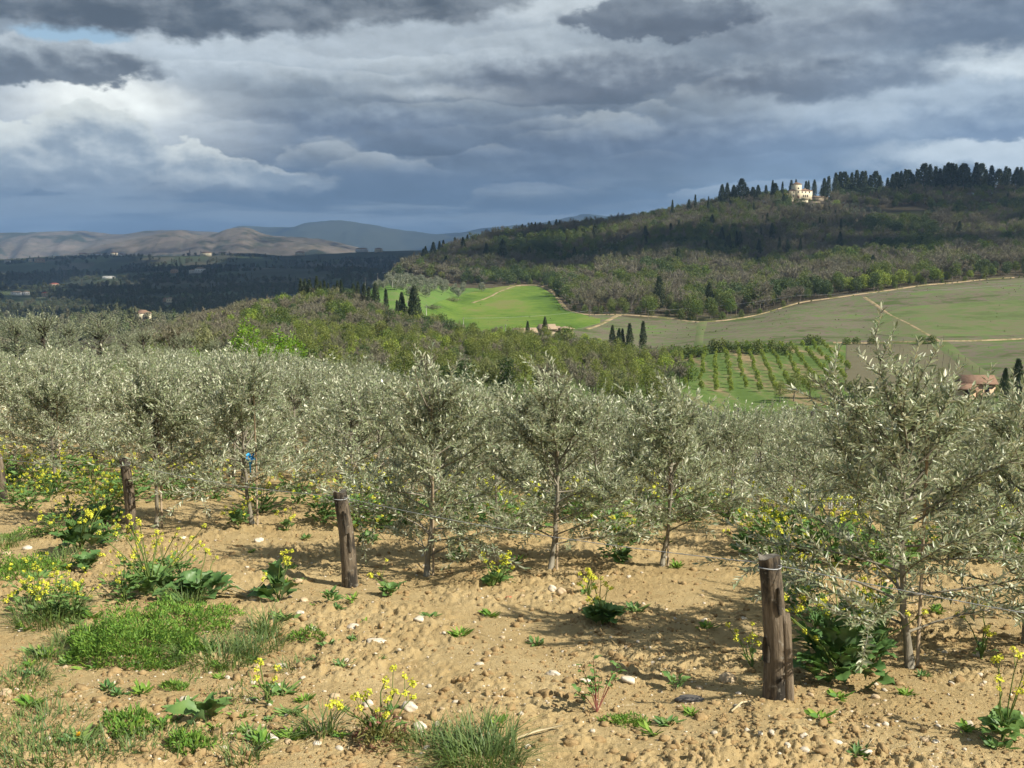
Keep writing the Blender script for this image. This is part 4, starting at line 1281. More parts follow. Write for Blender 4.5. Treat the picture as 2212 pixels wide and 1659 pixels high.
G = 'dark cypresses around the villa'
for k, (x, y, i) in enumerate([(235, 285, 9), (268, 272, 7), (310, 290, 9), (360, 248, 9), (397, 302, 9), (432, 302, 9), (465, 290, 9), (515, 288, 8), (557, 255, 8), (574, 277, 9), (620, 265, 8), (675, 255, 8), (706, 250, 7), (770, 262, 8), (786, 258, 7), (823, 252, 7), (886, 246, 9), (914, 230, 8), (65, 350, 8), (25, 380, 8)]):
    px, py = z3(x, y)
    dd = 1110 if x in (675, 706, 770, 786, 823) else 1075
    lab = {557: 'tall slim dark cypress beside the small cream house left of the villa', 620: 'slim dark cypress between the small cream house and the villa', 914: 'tallest slim cypress just right of the villa', 360: 'tall pointed dark conifer on the ridge left of the villa'}.get(x, 'dark cypress on the villa ridge, %s from its left end' % ORD[[65, 235, 268, 310, 360, 397, 432, 465, 515, 557, 574, 620, 675, 706, 770, 786, 823, 886, 914, 25].index(x)])
    tree_px(i, px, py, dd, 'cypress_tree', lab, 'cypress', G, sxy=[1.0, 1.5, 1.2, 1.7][k % 4] if i == 9 else [.9, 1.3][k % 2])
tree_px(8, 1448, 431, 1120, 'cypress_tree', 'single tall dark cypress at the left end of the villa ridge', 'cypress', sxy=.9)
G = 'dark cypresses in the hillside wood below the villa'
for k, (x, y, d_) in enumerate([(705, 412, 1000), (665, 425, 1000), (826, 532, 900), (866, 490, 900), (886, 505, 905), (965, 450, 930), (945, 470, 935), (1002, 505, 860), (1000, 590, 800), (1090, 495, 940), (1378, 487, 930), (240, 562, 860), (290, 600, 850), (336, 582, 850), (357, 590, 850), (612, 622, 800), (747, 632, 790), (820, 885, 520), (1115, 735, 690), (145, 642, 790), (480, 640, 800), (440, 402, 1020), (150, 362, 1060), (530, 470, 960), (500, 480, 960), (780, 520, 920), (925, 530, 900)]):
    px, py = z3(x, y)
    tree_px([7, 8, 9][k % 3], px, py, d_, 'cypress_tree', 'dark cypress in the hillside wood ' + ('just under the villa' if y < 480 else 'halfway down below the villa' if y < 620 else 'low above the bare grey trees'), 'cypress', G, sxy=.9, hmin=8)
G = 'pointed cypresses along the left skyline of the wooded hill'
for k, (x, y) in enumerate([(550, 322), (600, 292), (640, 287), (665, 282), (740, 262), (775, 272), (820, 247), (850, 252), (890, 240), (910, 241), (932, 243), (970, 229), (1000, 226), (1026, 220), (1046, 216), (1076, 213), (1096, 209), (1130, 206), (1150, 196), (1172, 176), (1191, 186), (1215, 186), (1232, 166), (1256, 163), (1286, 166), (1345, 156), (1390, 146), (1412, 152), (1045, 270), (1660, 170), (1855, 150)]):
    px, py = z2(x, y)
    dd = float(band_curve([(900, 960), (1000, 1060), (1200, 1095), (1400, 1120)])(px)) if x != 1045 else 900
    tree_px(7 if k % 3 else 9, px, py, dd, 'cypress_tree', '%s small pointed cypress from the left on the wooded hill skyline' % ORD[k] if k < 28 else {28: 'lone dark cypress inside the wood under the left skyline', 29: 'rounded dark tree alone on the middle skyline', 30: 'small dark tree just left of the tall single cypress'}[k], 'cypress', G, sxy=[1.0, 1.6, 1.3][k % 3], hmin=6)
G = 'cypresses on the wooded spur'
for k, (x, y, i, d_) in enumerate([(330, 178, 7, 452), (395, 183, 7, 455), (460, 205, 9, 450), (580, 140, 7, 452), (640, 228, 8, 448), (697, 205, 7, 452), (760, 250, 7, 448), (848, 288, 9, 450), (905, 210, 8, 452), (962, 200, 7, 452), (1225, 230, 8, 440), (1325, 250, 7, 440), (1395, 310, 8, 430), (1500, 258, 9, 432), (1662, 340, 8, 425), (1150, 268, 9, 450)]):
    px, py = z6(x, y)
    lab = {580: 'tallest pale green cypress of the clump on the wooded spur', 1500: 'broad dark cone-shaped cypress on the spur below the olive grove'}.get(x, '%s narrow cypress from the left on the wooded spur' % ORD[k])
    tree_px(i, px, py, d_, 'cypress_tree', lab, 'cypress', G, sxy=1.05 if x != 1500 else .9)
for x, y, i, d_, w, lab in [(1910, 400, 9, 405, .8, 'smaller dark conifer beside the pole at the edge of the green field'), (2110, 300, 9, 402, .95, 'big broad dark conifer at the left edge of the green field'), (2080, 320, 7, 405, 1.0, 'slim dark spire rising from the broad conifer by the field'), (1835, 520, 8, 400, 1.0, 'thin low cypress left of the dark conifers by the field')]:
    px, py = z6(x, y)
    tree_px(i, px, py, d_, 'cypress_tree', lab, 'conifer', sxy=w)
for x, y, i, d_, w, lab in [(410, 138, 9, 372, .75, 'tall dark pine in front of the left roof of the ruined farm'), (605, 88, 9, 374, .8, 'taller dark pine in front of the middle roof of the ruined farm'),
                            (1365, 185, 9, 345, .72, 'pointed dark conifer left of the slim cypress in the valley'), (1440, 220, 9, 344, .8, 'bushy dark conifer next to the slim cypress in the valley'), (1477, 215, 7, 346, 1.0, 'dark conifer spire close beside the slim valley cypress'),
                            (1560, 155, 7, 345, 1.1, 'slim dark blue-green cypress standing alone in the valley'), (1712, 130, 7, 350, 1.0, 'grey-green ivy covered column tree right of the valley cypress')]:
    px, py = z4(x, y)
    tree_px(i, px, py, d_, 'conifer', lab, 'conifer', sxy=w)
# dark ivy mass, emerald bush and big pale trees of the valley floor
for x, y, i, d_, w, lab in [(900, 400, 17, 325, 1.2, 'dark green ivy thicket left of the budding trees in the valley'), (1050, 300, 17, 335, 1.25, 'round dark green tree on the valley thicket'), (1170, 310, 17, 338, 1.1, 'dark green bushy tree right of the thicket'), (870, 560, 5, 300, .7, 'small emerald green bush in front of the dark thicket'),
                            (1220, 465, 6, 298, 1.0, 'yellow-green budding tree in front of the dark thicket'), (1600, 440, 6, 285, 1.25, 'large round yellow-green budding tree left of the orchard'), (1800, 520, 6, 280, 1.2, 'yellow-green budding tree at the lower left corner of the orchard'), (1530, 500, 6, 292, 1.0, 'pale budding tree beside the large round one near the orchard'),
                            (300, 430, 6, 310, 1.0, 'olive green budding tree below the left pine'), (150, 440, 6, 308, 1.0, 'olive green budding tree left of the dark undergrowth'), (1080, 600, 6, 285, 1.1, 'low budding tree in front of the thicket'), (800, 590, 6, 290, 1.1, 'wide budding tree below the emerald bush'), (1700, 815, 5, 225, .85, 'bright yellow-green bush behind the olive shoots'), (2110, 400, 4, 345, 1.0, 'vivid green shrub at the left end of the hedge')]:
    px, py = z4(x, y)
    tree_px(i, px, py, d_, 'leafy_tree', lab, 'tree', sxy=w, hmin=2.5)
# nearer budding trees filling the valley floor behind the olive rows
rv = np.random.default_rng(44)
X, Y = jitter_grid(-60, 60, 120, 245, 7.0, rv)
kk = 0
for x, y in zip(X, Y):
    px = pxof(x, y)
    if not (640 < px < 1470) or rv.random() < .12:
        continue
    i = [6, 0, 4, 16, 6, 0, 17, 16, 6][rv.integers(0, 9)]
    lb = {6: 'yellow-green budding tree low in the valley', 4: 'green leafy tree low in the valley', 16: 'bare brownish tree low in the valley', 0: 'bare brownish tree low in the valley', 17: 'dark evergreen tree low in the valley'}[i]
    tree_at(i, x, y, rv.uniform(.50, .72), 'valley_tree', lb + ' ' + ('left of the dark conifers' if px < 880 else 'below the green field' if px < 1100 else 'below the ruined farm' if px < 1280 else 'left of the orchard'), 'tree', 'trees low in the valley behind the olive tops')
    kk += 1
# fresh green trees at the edge of the wood, right
G = 'fresh yellow-green trees at the wood edge'
for k, (x, y, w) in enumerate([(1070, 880, 1.0), (1160, 860, .9), (1255, 830, 1.0), (1300, 850, 1), (1350, 868, 1.0), (1400, 830, 1.0), (1465, 880, 1.1), (1525, 850, 1.0), (1640, 828, 1.1), (1700, 845, 1.0), (1845, 860, 1.0), (1985, 850, 1.1)]):
    px, py = z3(x, y)
    d_ = float(EDGE(px)) + 6
    tree_px(5, px, py, d_, 'fresh_tree', 'pale blossoming yellow-green tree at the edge of the wood' if x == 1160 else '%s fresh yellow-green tree from the left at the wood edge' % ORD[k], 'tree', G, sxy=w * 1.35, hmin=5)
tree_px(4, *z3(450, 893), 490, 'pine_tree', 'flat-topped dark green pine standing out of the bare wood', 'pine', sxy=.8)
tree_px(16, *z3(700, 760), 560, 'bare_tree', 'pale bare tree standing above the lower wood', 'tree')
# edge shrubs with lively green in front of the wood
G = 'green shrubs along the track under the wood'
for k, px in enumerate([1240, 1262, 1285, 1300, 1322, 1350, 1378, 1405, 1440, 1470, 1495, 1560, 1600, 1640, 1690, 1790, 1900, 1930, 1990, 2030, 2080, 2120, 1120, 1145, 1170, 1190, 1205]):
    d_ = float(EDGE(px)) + rng.uniform(-1, 3)
    p = onpx(px, d_)
    tree_at(13, p.x, p.y, rng.uniform(.8, 1.5), 'shrub', '%s low green shrub from the left along the track under the wood' % ORD[(k + 5) % 27], 'shrub', G)
# hedge above the orchard
G = 'bushes of the hedge above the orchard'
for k, (px, y) in enumerate([(1452, 752), (1470, 748), (1488, 752), (1506, 750), (1522, 748), (1540, 742), (1556, 740), (1572, 738), (1588, 738), (1602, 740), (1618, 742), (1634, 744), (1650, 741), (1668, 738), (1684, 742), (1700, 746)]):
    p = sight(px, y + 22, 200, 420)
    tree_at(13, p.x, p.y, rng.uniform(.9, 1.5), 'hedge_bush', '%s dark green bush from the left in the hedge above the orchard' % ORD[k], 'bush', G)
for px, y, w, lab in [(1748, 745, 1.1, 'rounded green bush at the top end of the orchard'), (1764, 745, 1.0, 'second rounded green bush at the top of the orchard'), (1828, 745, .8, 'low green hedge bush at the vineyard corner'), (1850, 744, .8, 'low green bush along the vineyard top'), (1885, 744, .9, 'green bush midway along the vineyard top'), (1990, 744, .9, 'green bush by the track at the vineyard corner'), (2012, 743, .9, 'small green bush where the two tracks meet')]:
    p = sight(px, y, 200, 420)
    tree_at(13, p.x, p.y, w, 'bush', lab, 'bush', sxy=1.3)
# bare bush pair on the green field
for px, y, lab in [(977, 650, 'purplish bare bramble clump in the green field'), (932, 667, 'longer purplish bramble clump lower on the green field')]:
    p = sight(px, y + 2, 200, 900)
    o = tree_at(15, p.x, p.y, .8, 'bramble', lab, 'bush', rz=.2); o.scale = (3.0, 1.2, .8)

# ------------------------------------------------------------------ olive grove on the slope
G = 'olive trees scattered on the grove slope'
r_ = np.random.default_rng(12)
cnt = 0
for row, (y0, x0, x1) in enumerate([(607, 800, 930), (611, 775, 1000), (615, 762, 1080), (620, 775, 1080), (626, 770, 1060), (632, 860, 1040), (640, 890, 1010)]):
    for px in np.arange(x0, x1, 13 + row * 2.0):
        if row >= 4 and r_.random() < .35:
            continue
        p = sight(px + r_.uniform(-5, 5), y0 + r_.uniform(-2, 2) + 3, 300, 720)
        if p.y > 715:
            continue
        tree_at(12, p.x, p.y, r_.uniform(1.1, 1.75), 'grove_olive', 'small silver-grey olive in the %s row down the distant grove slope' % ORD[row], 'olive tree', G); cnt += 1
G = 'olive trees on the slope under the villa'
X, Y = jitter_grid(230, 345, 930, 1060, 9.5, r_)
for x, y in zip(X, Y):
    px = pxof(x, y)
    if 1690 < px < 1890 and r_.random() < .8 and not (1700 < px < 1770 and y > 1030):
        tree_at(12, x, y, r_.uniform(1.1, 1.5), 'hillside_olive', 'grey olive on the shaded slope under the ' + ('villa' if px < 1760 else 'stone barn' if px < 1800 else 'skyline cypresses'), 'olive tree', G)

# ------------------------------------------------------------------ orchard rows and vineyard stakes
G = 'young trees in the orchard rows'
for i in range(14):
    for j in range(16):
        x = 55 + i * 3.5 - .19 * j * 6.6 + r_.normal(0, .2); y = 338 - j * 6.6 + r_.normal(0, .4)
        px = pxof(x, y)
        if px < 1440 or px > 1840 or r_.random() < .06 or y < 232:
            continue
        tree_at(14, x, y, r_.uniform(.55, .8), 'orchard_tree', 'fruit tree, %s from the top in the %s orchard row from the left' % (ORD[j], ORD[i]), 'fruit tree', G)
M_STAKE = rough_mat('weathered_stake', [(0.3, (0.10, 0.085, 0.06)), (0.7, (0.20, 0.17, 0.13))], 6)
st = MB().tube([[0, 0, -.3], [0.02, 0, .8], [0, .01, 1.7]], [.06, .055, .045], 6).mesh('vine_stake', [M_STAKE])
G = 'stakes of the far vineyard'
for i in range(13):
    for j in range(11):
        x = 112 + i * 4.3 - .19 * j * 8 + r_.normal(0, .15); y = 334 - j * 8.0 + r_.normal(0, .3)
        px = pxof(x, y)
        if px < 1840 or px > 2040 + max(0, (334 - y) * 1.2) or y < 250:
            continue
        o = obj('vine_stake', st, None, (x, y, float(tz(x, y))), r_.uniform(0, 6)); o.scale = (1, 1, r_.uniform(.85, 1.15))
        tag(o, 'thin vineyard stake, %s from the top in the %s row from left' % (ORD[j], ORD[i]), 'stake', G)
M_STEEL = rough_mat('galvanised_stake', [(0.3, (0.30, 0.30, 0.30)), (0.7, (0.45, 0.45, 0.44))], 8, 3, 0.5)
st2 = MB().tube([[0, 0, -.2], [0, 0, 2.0]], [.022, .022], 6).mesh('grey_stake', [M_STEEL])
G = 'grey stakes sticking out behind the olive rows'
for k in range(34):
    px = [1442, 1450, 1458, 1467, 1476, 1490, 1512, 1540, 1570, 1600, 1640, 1680, 1700, 1715, 1728, 1745, 1760, 1775, 1790, 1805, 1818, 1830, 1845, 1858, 1870, 1885, 1900, 1920, 1940, 1960, 1850, 1810, 1765, 1735][k]
    p = onpx(px, 20 + (k * 7 % 4))
    h = EYE + ray(px, 878 + (k * 5 % 14))[1] * p.y - p.z
    o = obj('vineyard_stake', st2, None, p); o.scale = (1, 1, max(.6, h / 2.0))
    tag(o, 'thin grey stake poking out behind the olive tops ' + ('below the orchard left corner' if px < 1520 else 'below the orchard' if px < 1720 else 'left of the large right olive'), 'stake', G)

# rough tussocks and scrub over the fields and along the tracks
rt = np.random.default_rng(321)
X, Y = jitter_grid(-70, 330, 255, 640, 4.2, rt)
PXS = pxof(X, Y)
den = fbm(X / 22, Y / 22, 91, 3)
vergeT = np.abs(Y - EDGE(PXS) + 6) < 5
ok = (((PXS > 905) & (PXS < 1235) & (Y > 395) & (den > .60)) | ((PXS > 1200) & (Y > 300) & (den > .52)) | vergeT) & (Y < EDGE(PXS) - 1.5) & (PXS < 2330) & (rt.random(len(X)) < np.where(vergeT, .6, .22))
X, Y = X[ok], Y[ok]; n = len(X)
scatter('scrub', np.stack([X, Y, tz(X, Y)], 1), np.where(rt.random(n) < .6, 13, 15), rt.uniform(.07, .20, n) * np.where(vergeT[ok], 1.6, 1), 'rough tussocks and scrub dotted over the fields')

# ------------------------------------------------------------------ utility poles and wires
M_POLE = rough_mat('pale_pole', [(0.3, (0.36, 0.34, 0.30)), (0.7, (0.50, 0.48, 0.43))], 2, 3, 0.8)
poles = []
for k, (px, yb, yt, lab) in enumerate([(789, 612, 600, 'leftmost pale pole on the crest of the olive grove'), (816, 604, 590, 'pale pole second from left on the grove crest'), (848, 622, 601, 'pale pole among the olives of the grove'), (881, 662, 640, 'pale pole between the two dark conifers'),
                                       (921, 682, 657, 'tall pale pole at the left edge of the green field'), (1001, 707, 686, 'pale pole on the lower edge of the green field'), (1092, 725, 701, 'pale pole left of the ruined farm'), (1273, 686, 670, 'thin dark pole on the track right of the green field'), (1400, 692, 670, 'thin dark pole on the track under the wood')]):
    p = sight(px, yb, 250, 760)
    h = EYE + ray(px, yt)[1] * p.y - p.z
    mb = MB().tube([[0, 0, -.4], [0, 0, h]], [.16, .11], 8)
    e = empty('utility_pole', p)
    tag(e, lab, 'pole', 'poles across the fields')
    obj('shaft', mb.mesh('shaft', [M_POLE if k < 7 else M_STAKE], True), e)
    obj('crossarm', MB().box((0, 0, h - .25), (.9, .09, .09), 0, .4).mesh('crossarm', [M_POLE if k < 7 else M_STAKE]), e)
    poles.append(Vector((p.x, p.y, p.z + h - .2)))


def wire(name, a, b_, sag, rad, m_, label, nn=16):
    t = np.linspace(0, 1, nn)[:, None]
    P = np.array(a) * (1 - t) + np.array(b_) * t; P[:, 2] -= (sag * 4 * t * (1 - t))[:, 0]
    return tag(obj(name, MB().tube(P, rad, 4).mesh(name, [m_])), label, 'wire')


M_WIRE = rough_mat('wire', [(0.3, (0.30, 0.31, 0.32)), (0.7, (0.42, 0.43, 0.44))], 5, 2, 0.5)
wire('overhead_wire', poles[5], poles[7], 1.0, .028, M_WIRE, 'overhead wire crossing the green field')
wire('overhead_wire', poles[7], poles[8], 1.2, .028, M_WIRE, 'overhead wire along the track under the wood')
pe = onpx(1720, 470); wire('overhead_wire', poles[8], (pe.x, pe.y, pe.z + 5.5), 1.2, .028, M_WIRE, 'overhead wire over the left half of the stony field')
pf = onpx(2300, 470); wire('overhead_wire', (pe.x, pe.y, pe.z + 5.5), (pf.x, pf.y, pf.z + 6), 1.2, .028, M_WIRE, 'overhead wire over the right half of the stony field')

# ------------------------------------------------------------------ buildings
M_CREAM = rough_mat('cream_plaster', [(0.3, (0.66, 0.58, 0.40)), (0.6, (0.76, 0.68, 0.49)), (0.8, (0.80, 0.73, 0.55))], .6, 5, .9, .2, 8, bdist=.02)
M_STONEW = rough_mat('stone_wall', [(0.3, (0.24, 0.20, 0.14)), (0.6, (0.36, 0.30, 0.21)), (0.8, (0.46, 0.40, 0.29))], 1.5, 6, .95, .6, 5, bdist=.06)
M_PINK = rough_mat('pink_plaster', [(0.3, (0.48, 0.32, 0.20)), (0.6, (0.60, 0.43, 0.28)), (0.8, (0.52, 0.42, 0.33))], .8, 5, .9, .3, 6)
M_WHITEW = rough_mat('white_wall', [(0.3, (0.72, 0.70, 0.64)), (0.7, (0.84, 0.82, 0.77))], .5, 4, .9)
M_TILE = rough_mat('terracotta_tiles', [(0.3, (0.16, 0.098, 0.065)), (0.55, (0.25, 0.155, 0.105)), (0.75, (0.33, 0.235, 0.165))], 1.6, 6, .9, .7, 6, stretch=(1, 3, 3), bdist=.05)
M_OLDTILE = rough_mat('old_tiles', [(0.3, (0.22, 0.16, 0.105)), (0.55, (0.34, 0.26, 0.18)), (0.75, (0.42, 0.35, 0.26))], 1.6, 6, .95, .7, 6, stretch=(1, 3, 3), bdist=.05)
M_REDTILE = rough_mat('red_tiles', [(0.3, (0.42, 0.10, 0.06)), (0.7, (0.55, 0.17, 0.10))], 1.2, 4, .9)
M_PANE = rough_mat('dark_pane', [(0.3, (0.02, 0.022, 0.025)), (0.7, (0.05, 0.05, 0.055))], 3, 2, .15, spec=.5)
M_SHUT = rough_mat('brown_shutter', [(0.3, (0.10, 0.06, 0.04)), (0.7, (0.16, 0.10, 0.07))], 3, 2, .7)


def roof_mesh(w, d, h, over=.5, hip=True, thick=.22, ridge='x'):
    """tiled roof with real thickness; hip or gable"""
    W, D = w / 2 + over, d / 2 + over
    if ridge == 'x':
        r = max(0.0, W - D) if hip else W
        top = [(-r, 0), (r, 0)]
    else:
        r = max(0.0, D - W) if hip else D
        top = [(0, -r), (0, r)]
    lo = [(-W, -D), (W, -D), (W, D), (-W, D)]
    V = [(x, y, 0) for x, y in lo] + [(x, y, h) for x, y in top] + [(x, y, -thick) for x, y in lo]
    if ridge == 'x':
        F4 = [[0, 1, 5, 4], [2, 3, 4, 5]]; F3 = [[1, 2, 5], [3, 0, 4]]
    else:
        F4 = [[1, 2, 5, 4], [3, 0, 4, 5]]; F3 = [[0, 1, 4], [2, 3, 5]]
    F4 += [[0, 6, 7, 1], [1, 7, 8, 2], [2, 8, 9, 3], [3, 9, 6, 0], [9, 8, 7, 6]]
    return MB().put(V, [F4, F3]).mesh('roof', [M_TILE])


def building(name, label, loc, rz, blocks, wins, wallm, roofm, chim=None, cat='house'):
    """blocks: (cx,cy,w,d,h,roof_h,hip,ridge); wins: (face,x,z,w,h,kind) measured on the -y front (f) or -x side (s) of block b"""
    e = empty(name, loc, rz); tag(e, label, cat)
    for (cx, cy, w, d, h, rh, hip, ridge) in blocks:
        obj('wall', MB().box((cx, cy, h / 2 - 1.0), (w, d, h + 2.0)).mesh('wall', [wallm]), e)
        rm = roof_mesh(w, d, rh, .45, hip, .2, ridge); rm.materials[0] = roofm
        rf = obj('roof', rm, e, (cx, cy, h + .21))
        if not hip:
            # gable triangles closing the wall under the roof
            W, D = (w / 2, d / 2)
            if ridge == 'x':
                V = [(s * (W - .03), y, h) for s in (-1, 1) for y in (-D + .05, D - .05)] + [(s * (W - .03), 0, h + rh * .93) for s in (-1, 1)]
                F = [[[0, 4, 1]], [[2, 3, 5]]]
            else:
                V = [(x, s * (D - .03), h) for s in (-1, 1) for x in (-W + .05, W - .05)] + [(0, s * (D - .03), h + rh * .93) for s in (-1, 1)]
                F = [[[0, 1, 4]], [[2, 5, 3]]]
            obj('gable', MB().put(np.array(V) + [cx, cy, 0], F).mesh('gable', [wallm]), e)
        if chim and (cx, cy) == chim[0]:
            obj('chimney', MB().box((chim[1], 0, rh * .9), (.6, .6, 1.4)).box((chim[1], 0, rh * .9 + .75), (.8, .8, .15)).mesh('chimney', [wallm]), rf)
    for (b_, face, x, z, w, h, kind) in wins:
        cx, cy, bw, bd, bh = blocks[b_][:5]
        wn = 'door' if kind == 'd' else 'window'
        sh_ = .1
        if face == 'f':
            c = (cx + x, cy - bd / 2, z); s_ = (w, sh_, h); fr = (w + .25, sh_ * .7, h + .25); sl_ = (w + .4, .3, .12)
        else:
            c = (cx - bw / 2, cy + x, z); s_ = (sh_, w, h); fr = (sh_ * .7, w + .25, h + .25); sl_ = (.3, w + .4, .12)
        wo = obj(wn, MB().box((0, 0, 0), s_).mesh(wn, [M_PANE if kind != 'd' else M_SHUT]), e, c)
        obj('frame', MB().box((0, 0, 0), fr).mesh('frame', [wallm if wallm is not M_CREAM else M_STONEW]), wo)
        if kind != 'd':
            obj('sill', MB().box((0, 0, -h / 2 - .16), sl_).mesh('sill', [M_STONEW]), wo)
    return e


p = onpx(1722, 1085); VZ = p.z
bl = [(11.6, 5.5, 23.2, 11, 7.1, 2.0, True, 'x'), (7.9, 4.6, 6.6, 9.6, 13.6, 2.1, True, 'y')]
wn = [(0, 'f', 3.1 - 11.6, 5.8, 1.0, 1.5, 'w')] + [(0, 'f', x - 11.6, 5.8, 1.0, 1.4, 'w') for x in (12.2, 15.9, 20.0)] + [(0, 'f', x - 11.6, 2.1, 1.1, 1.9, 'w') for x in (3.2, 13.8, 15.9, 18.1)] + \
     [(1, 'f', 0, 9.6, 1.5, 1.3, 'w'), (1, 'f', 0, 5.9, 1.5, 1.3, 'w'), (1, 'f', .1, 1.3, 1.9, 2.4, 'd')]
u = ray(1700, 700)[0]
building('villa', 'cream hilltop villa with a square tower and brown tiled roofs', (u * 1085, 1085, VZ + 2.6), R(10), bl, wn, M_CREAM, M_TILE, ((11.6, 5.5), 6.0), 'villa')
p = onpx(1684, 1080)
building('cream_house', 'smaller cream house among cypresses left of the villa', (p.x, p.y, p.z + .8), R(12), [(0, 4, 14, 8, 6.2, 1.6, True, 'x')], [(0, 'f', 4.5, 4.4, .9, 1.3, 'w'), (0, 'f', 1.5, 4.4, .9, 1.3, 'w')], M_CREAM, M_TILE, ((0, 4), -4.0))
p = onpx(1766, 1072)
building('stone_barn', 'low stone barn with an arched doorway right of the villa', (p.x, p.y, p.z + .3), R(12), [(0, 3.5, 14, 7, 3.6, 1.6, False, 'x')], [(0, 'f', 3.8, 1.4, 1.8, 2.6, 'd'), (0, 'f', -4, 2.2, 1.0, 1.0, 'w')], M_STONEW, M_OLDTILE, None, 'barn')
for (pxa, pxb, d_, h, lab) in [(1700, 1705, 1072, 3.0, 'short pale wall block at the left of the villa garden'), (1716, 1737, 1058, 1.6, 'pale retaining wall of the villa garden'), (1742, 1772, 1058, 1.4, 'long low garden wall in front of the stone barn')]:
    a = onpx(pxa, d_); b_ = onpx(pxb, d_); L_ = (b_ - a).length
    mb = MB().box((0, 0, h / 2 - .7), (L_, .6, h + 1.4)).box((0, 0, h + .08), (L_ + .2, .8, .16))
    o = obj('garden_wall', mb.mesh('garden_wall', [M_STONEW if lab.startswith('long') else M_CREAM]), None, ((a.x + b_.x) / 2, d_, min(a.z, b_.z) + .3), R(8))
    tag(o, lab, 'wall')
G = 'garden shrubs by the villa'
for px, d_, s_, i in [(1700, 1080, 1.1, 13), (1695, 1082, 1.3, 13), (1713, 1066, .8, 13), (1720, 1066, .7, 13), (1740, 1064, .9, 13), (1750, 1062, .9, 13), (1776, 1068, 1.0, 13), (1708, 1056, .8, 13), (1728, 1044, .8, 13), (1755, 1046, .8, 13)]:
    p = onpx(px, d_); tree_at(i, p.x, p.y, s_, 'garden_shrub', '%s garden shrub from the left on the villa terrace' % ORD[[1695, 1700, 1708, 1713, 1720, 1728, 1740, 1750, 1755, 1776].index(px)], 'shrub', G)
tree_px(5, 1769, 404, 1090, 'fresh_tree', 'round bright green tree between the villa and the cypresses', 'tree', sxy=1.2)
tree_px(5, 1796, 430, 1030, 'fresh_tree', 'light green tree on the slope right of the stone barn', 'tree', sxy=1.6, hmin=4)
tree_px(4, 1690, 408, 1092, 'leafy_tree', 'dull green tree left of the villa tower', 'tree', sxy=1.0, hmin=6)

# the ruined farm in the valley
p = onpx(1146, 388)
building('ruined_farm', 'ruined farmhouse with sagging old tile roofs below the green field', (p.x, p.y, p.z - .6), R(14), [(-1.5, 3, 8, 5.5, 1.8, 1.5, False, 'x'), (7.5, 4.2, 5.5, 6, 2.8, 1.7, False, 'x')], [(1, 'f', .3, 1.3, .9, 1.0, 'w')], M_STONEW, M_OLDTILE, None, 'farmhouse')
p = onpx(1207, 392)
building('shed', 'small old shed with a brown rounded roof beside the pink house', (p.x, p.y, p.z + .2), R(10), [(0, 2, 5.2, 4, 1.5, 1.5, True, 'x')], [], M_STONEW, M_OLDTILE, None, 'shed')
p = onpx(1226, 391)
building('pink_house', 'small pinkish roofless-looking house with two windows in the valley', (p.x, p.y, p.z + .2), R(18), [(0, 2, 4.6, 4, 2.4, .7, True, 'x')], [(0, 'f', -1.1, 1.4, .9, .9, 'w'), (0, 'f', 1.1, 1.4, .9, .9, 'w')], M_PINK, M_OLDTILE)
# small farmhouse low on the right
p = onpx(2123, 216)
building('farmhouse', 'small farmhouse with terracotta roof behind the right olive tree', (p.x, p.y, p.z + .2), R(-6), [(0, 2.5, 6.4, 5, 2.4, 1.5, False, 'x'), (-3.4, -1.6, 3.4, 3.2, 1.6, .9, False, 'x')], [(0, 'f', 1.6, 1.3, .8, 1.0, 'w'), (1, 'f', 0, .8, .9, 1.4, 'd')], M_PINK, M_TILE)
for px, yt, d_, i, w, lab in [(2178, 795, 205, 9, .8, 'dark conifer right of the small farmhouse'), (2205, 775, 212, 9, 1.0, 'larger dark conifer at the right picture edge'), (2150, 812, 222, 15, 1.0, 'rusty brown bush behind the small farmhouse'), (2100, 820, 224, 4, .8, 'dark green tree behind the farmhouse roof'), (2040, 790, 226, 6, .9, 'pale green willow left of the farmhouse'), (1975, 800, 224, 6, .9, 'pale willow-like tree below the vineyard'),
                              (1720, 800, 222, 6, 1.3, 'orange-green budding willow below the orchard'), (1755, 795, 226, 6, 1.4, 'yellow-green willow below the orchard rows'), (1800, 802, 224, 6, 1.4, 'yellow-green willow at the orchard corner'), (1840, 812, 220, 16, 1.3, 'brownish budding tree below the vineyard corner'), (1690, 818, 220, 6, 1.3, 'small willow left below the orchard'), (1880, 820, 222, 15, 1.6, 'grey-brown bare thicket below the vineyard'), (1920, 815, 226, 16, 1.2, 'bare grey tree below the vineyard')]:
    tree_px(i, px, yt, d_, 'tree', lab, 'tree', sxy=w, hmin=2.5)
    TH_ = 0
# lone cream house at the left behind the bare wood
p = onpx(313, 860)
building('cream_farmhouse', 'cream farmhouse with a low red-brown roof beyond the bare wood at left', (p.x, p.y, p.z + 1.5), R(38), [(0, 4, 9, 14, 3.6, 2.4, False, 'y')], [(0, 'f', -1.5, 2.2, .8, 1.0, 'w')], M_CREAM, M_TILE)
from mathutils.bvhtree import BVHTree
RIDGE_BVH = BVHTree.FromPolygons([v.co[:] for v in RIDGE.data.vertices], [tuple(q.vertices) for q in RIDGE.data.polygons])
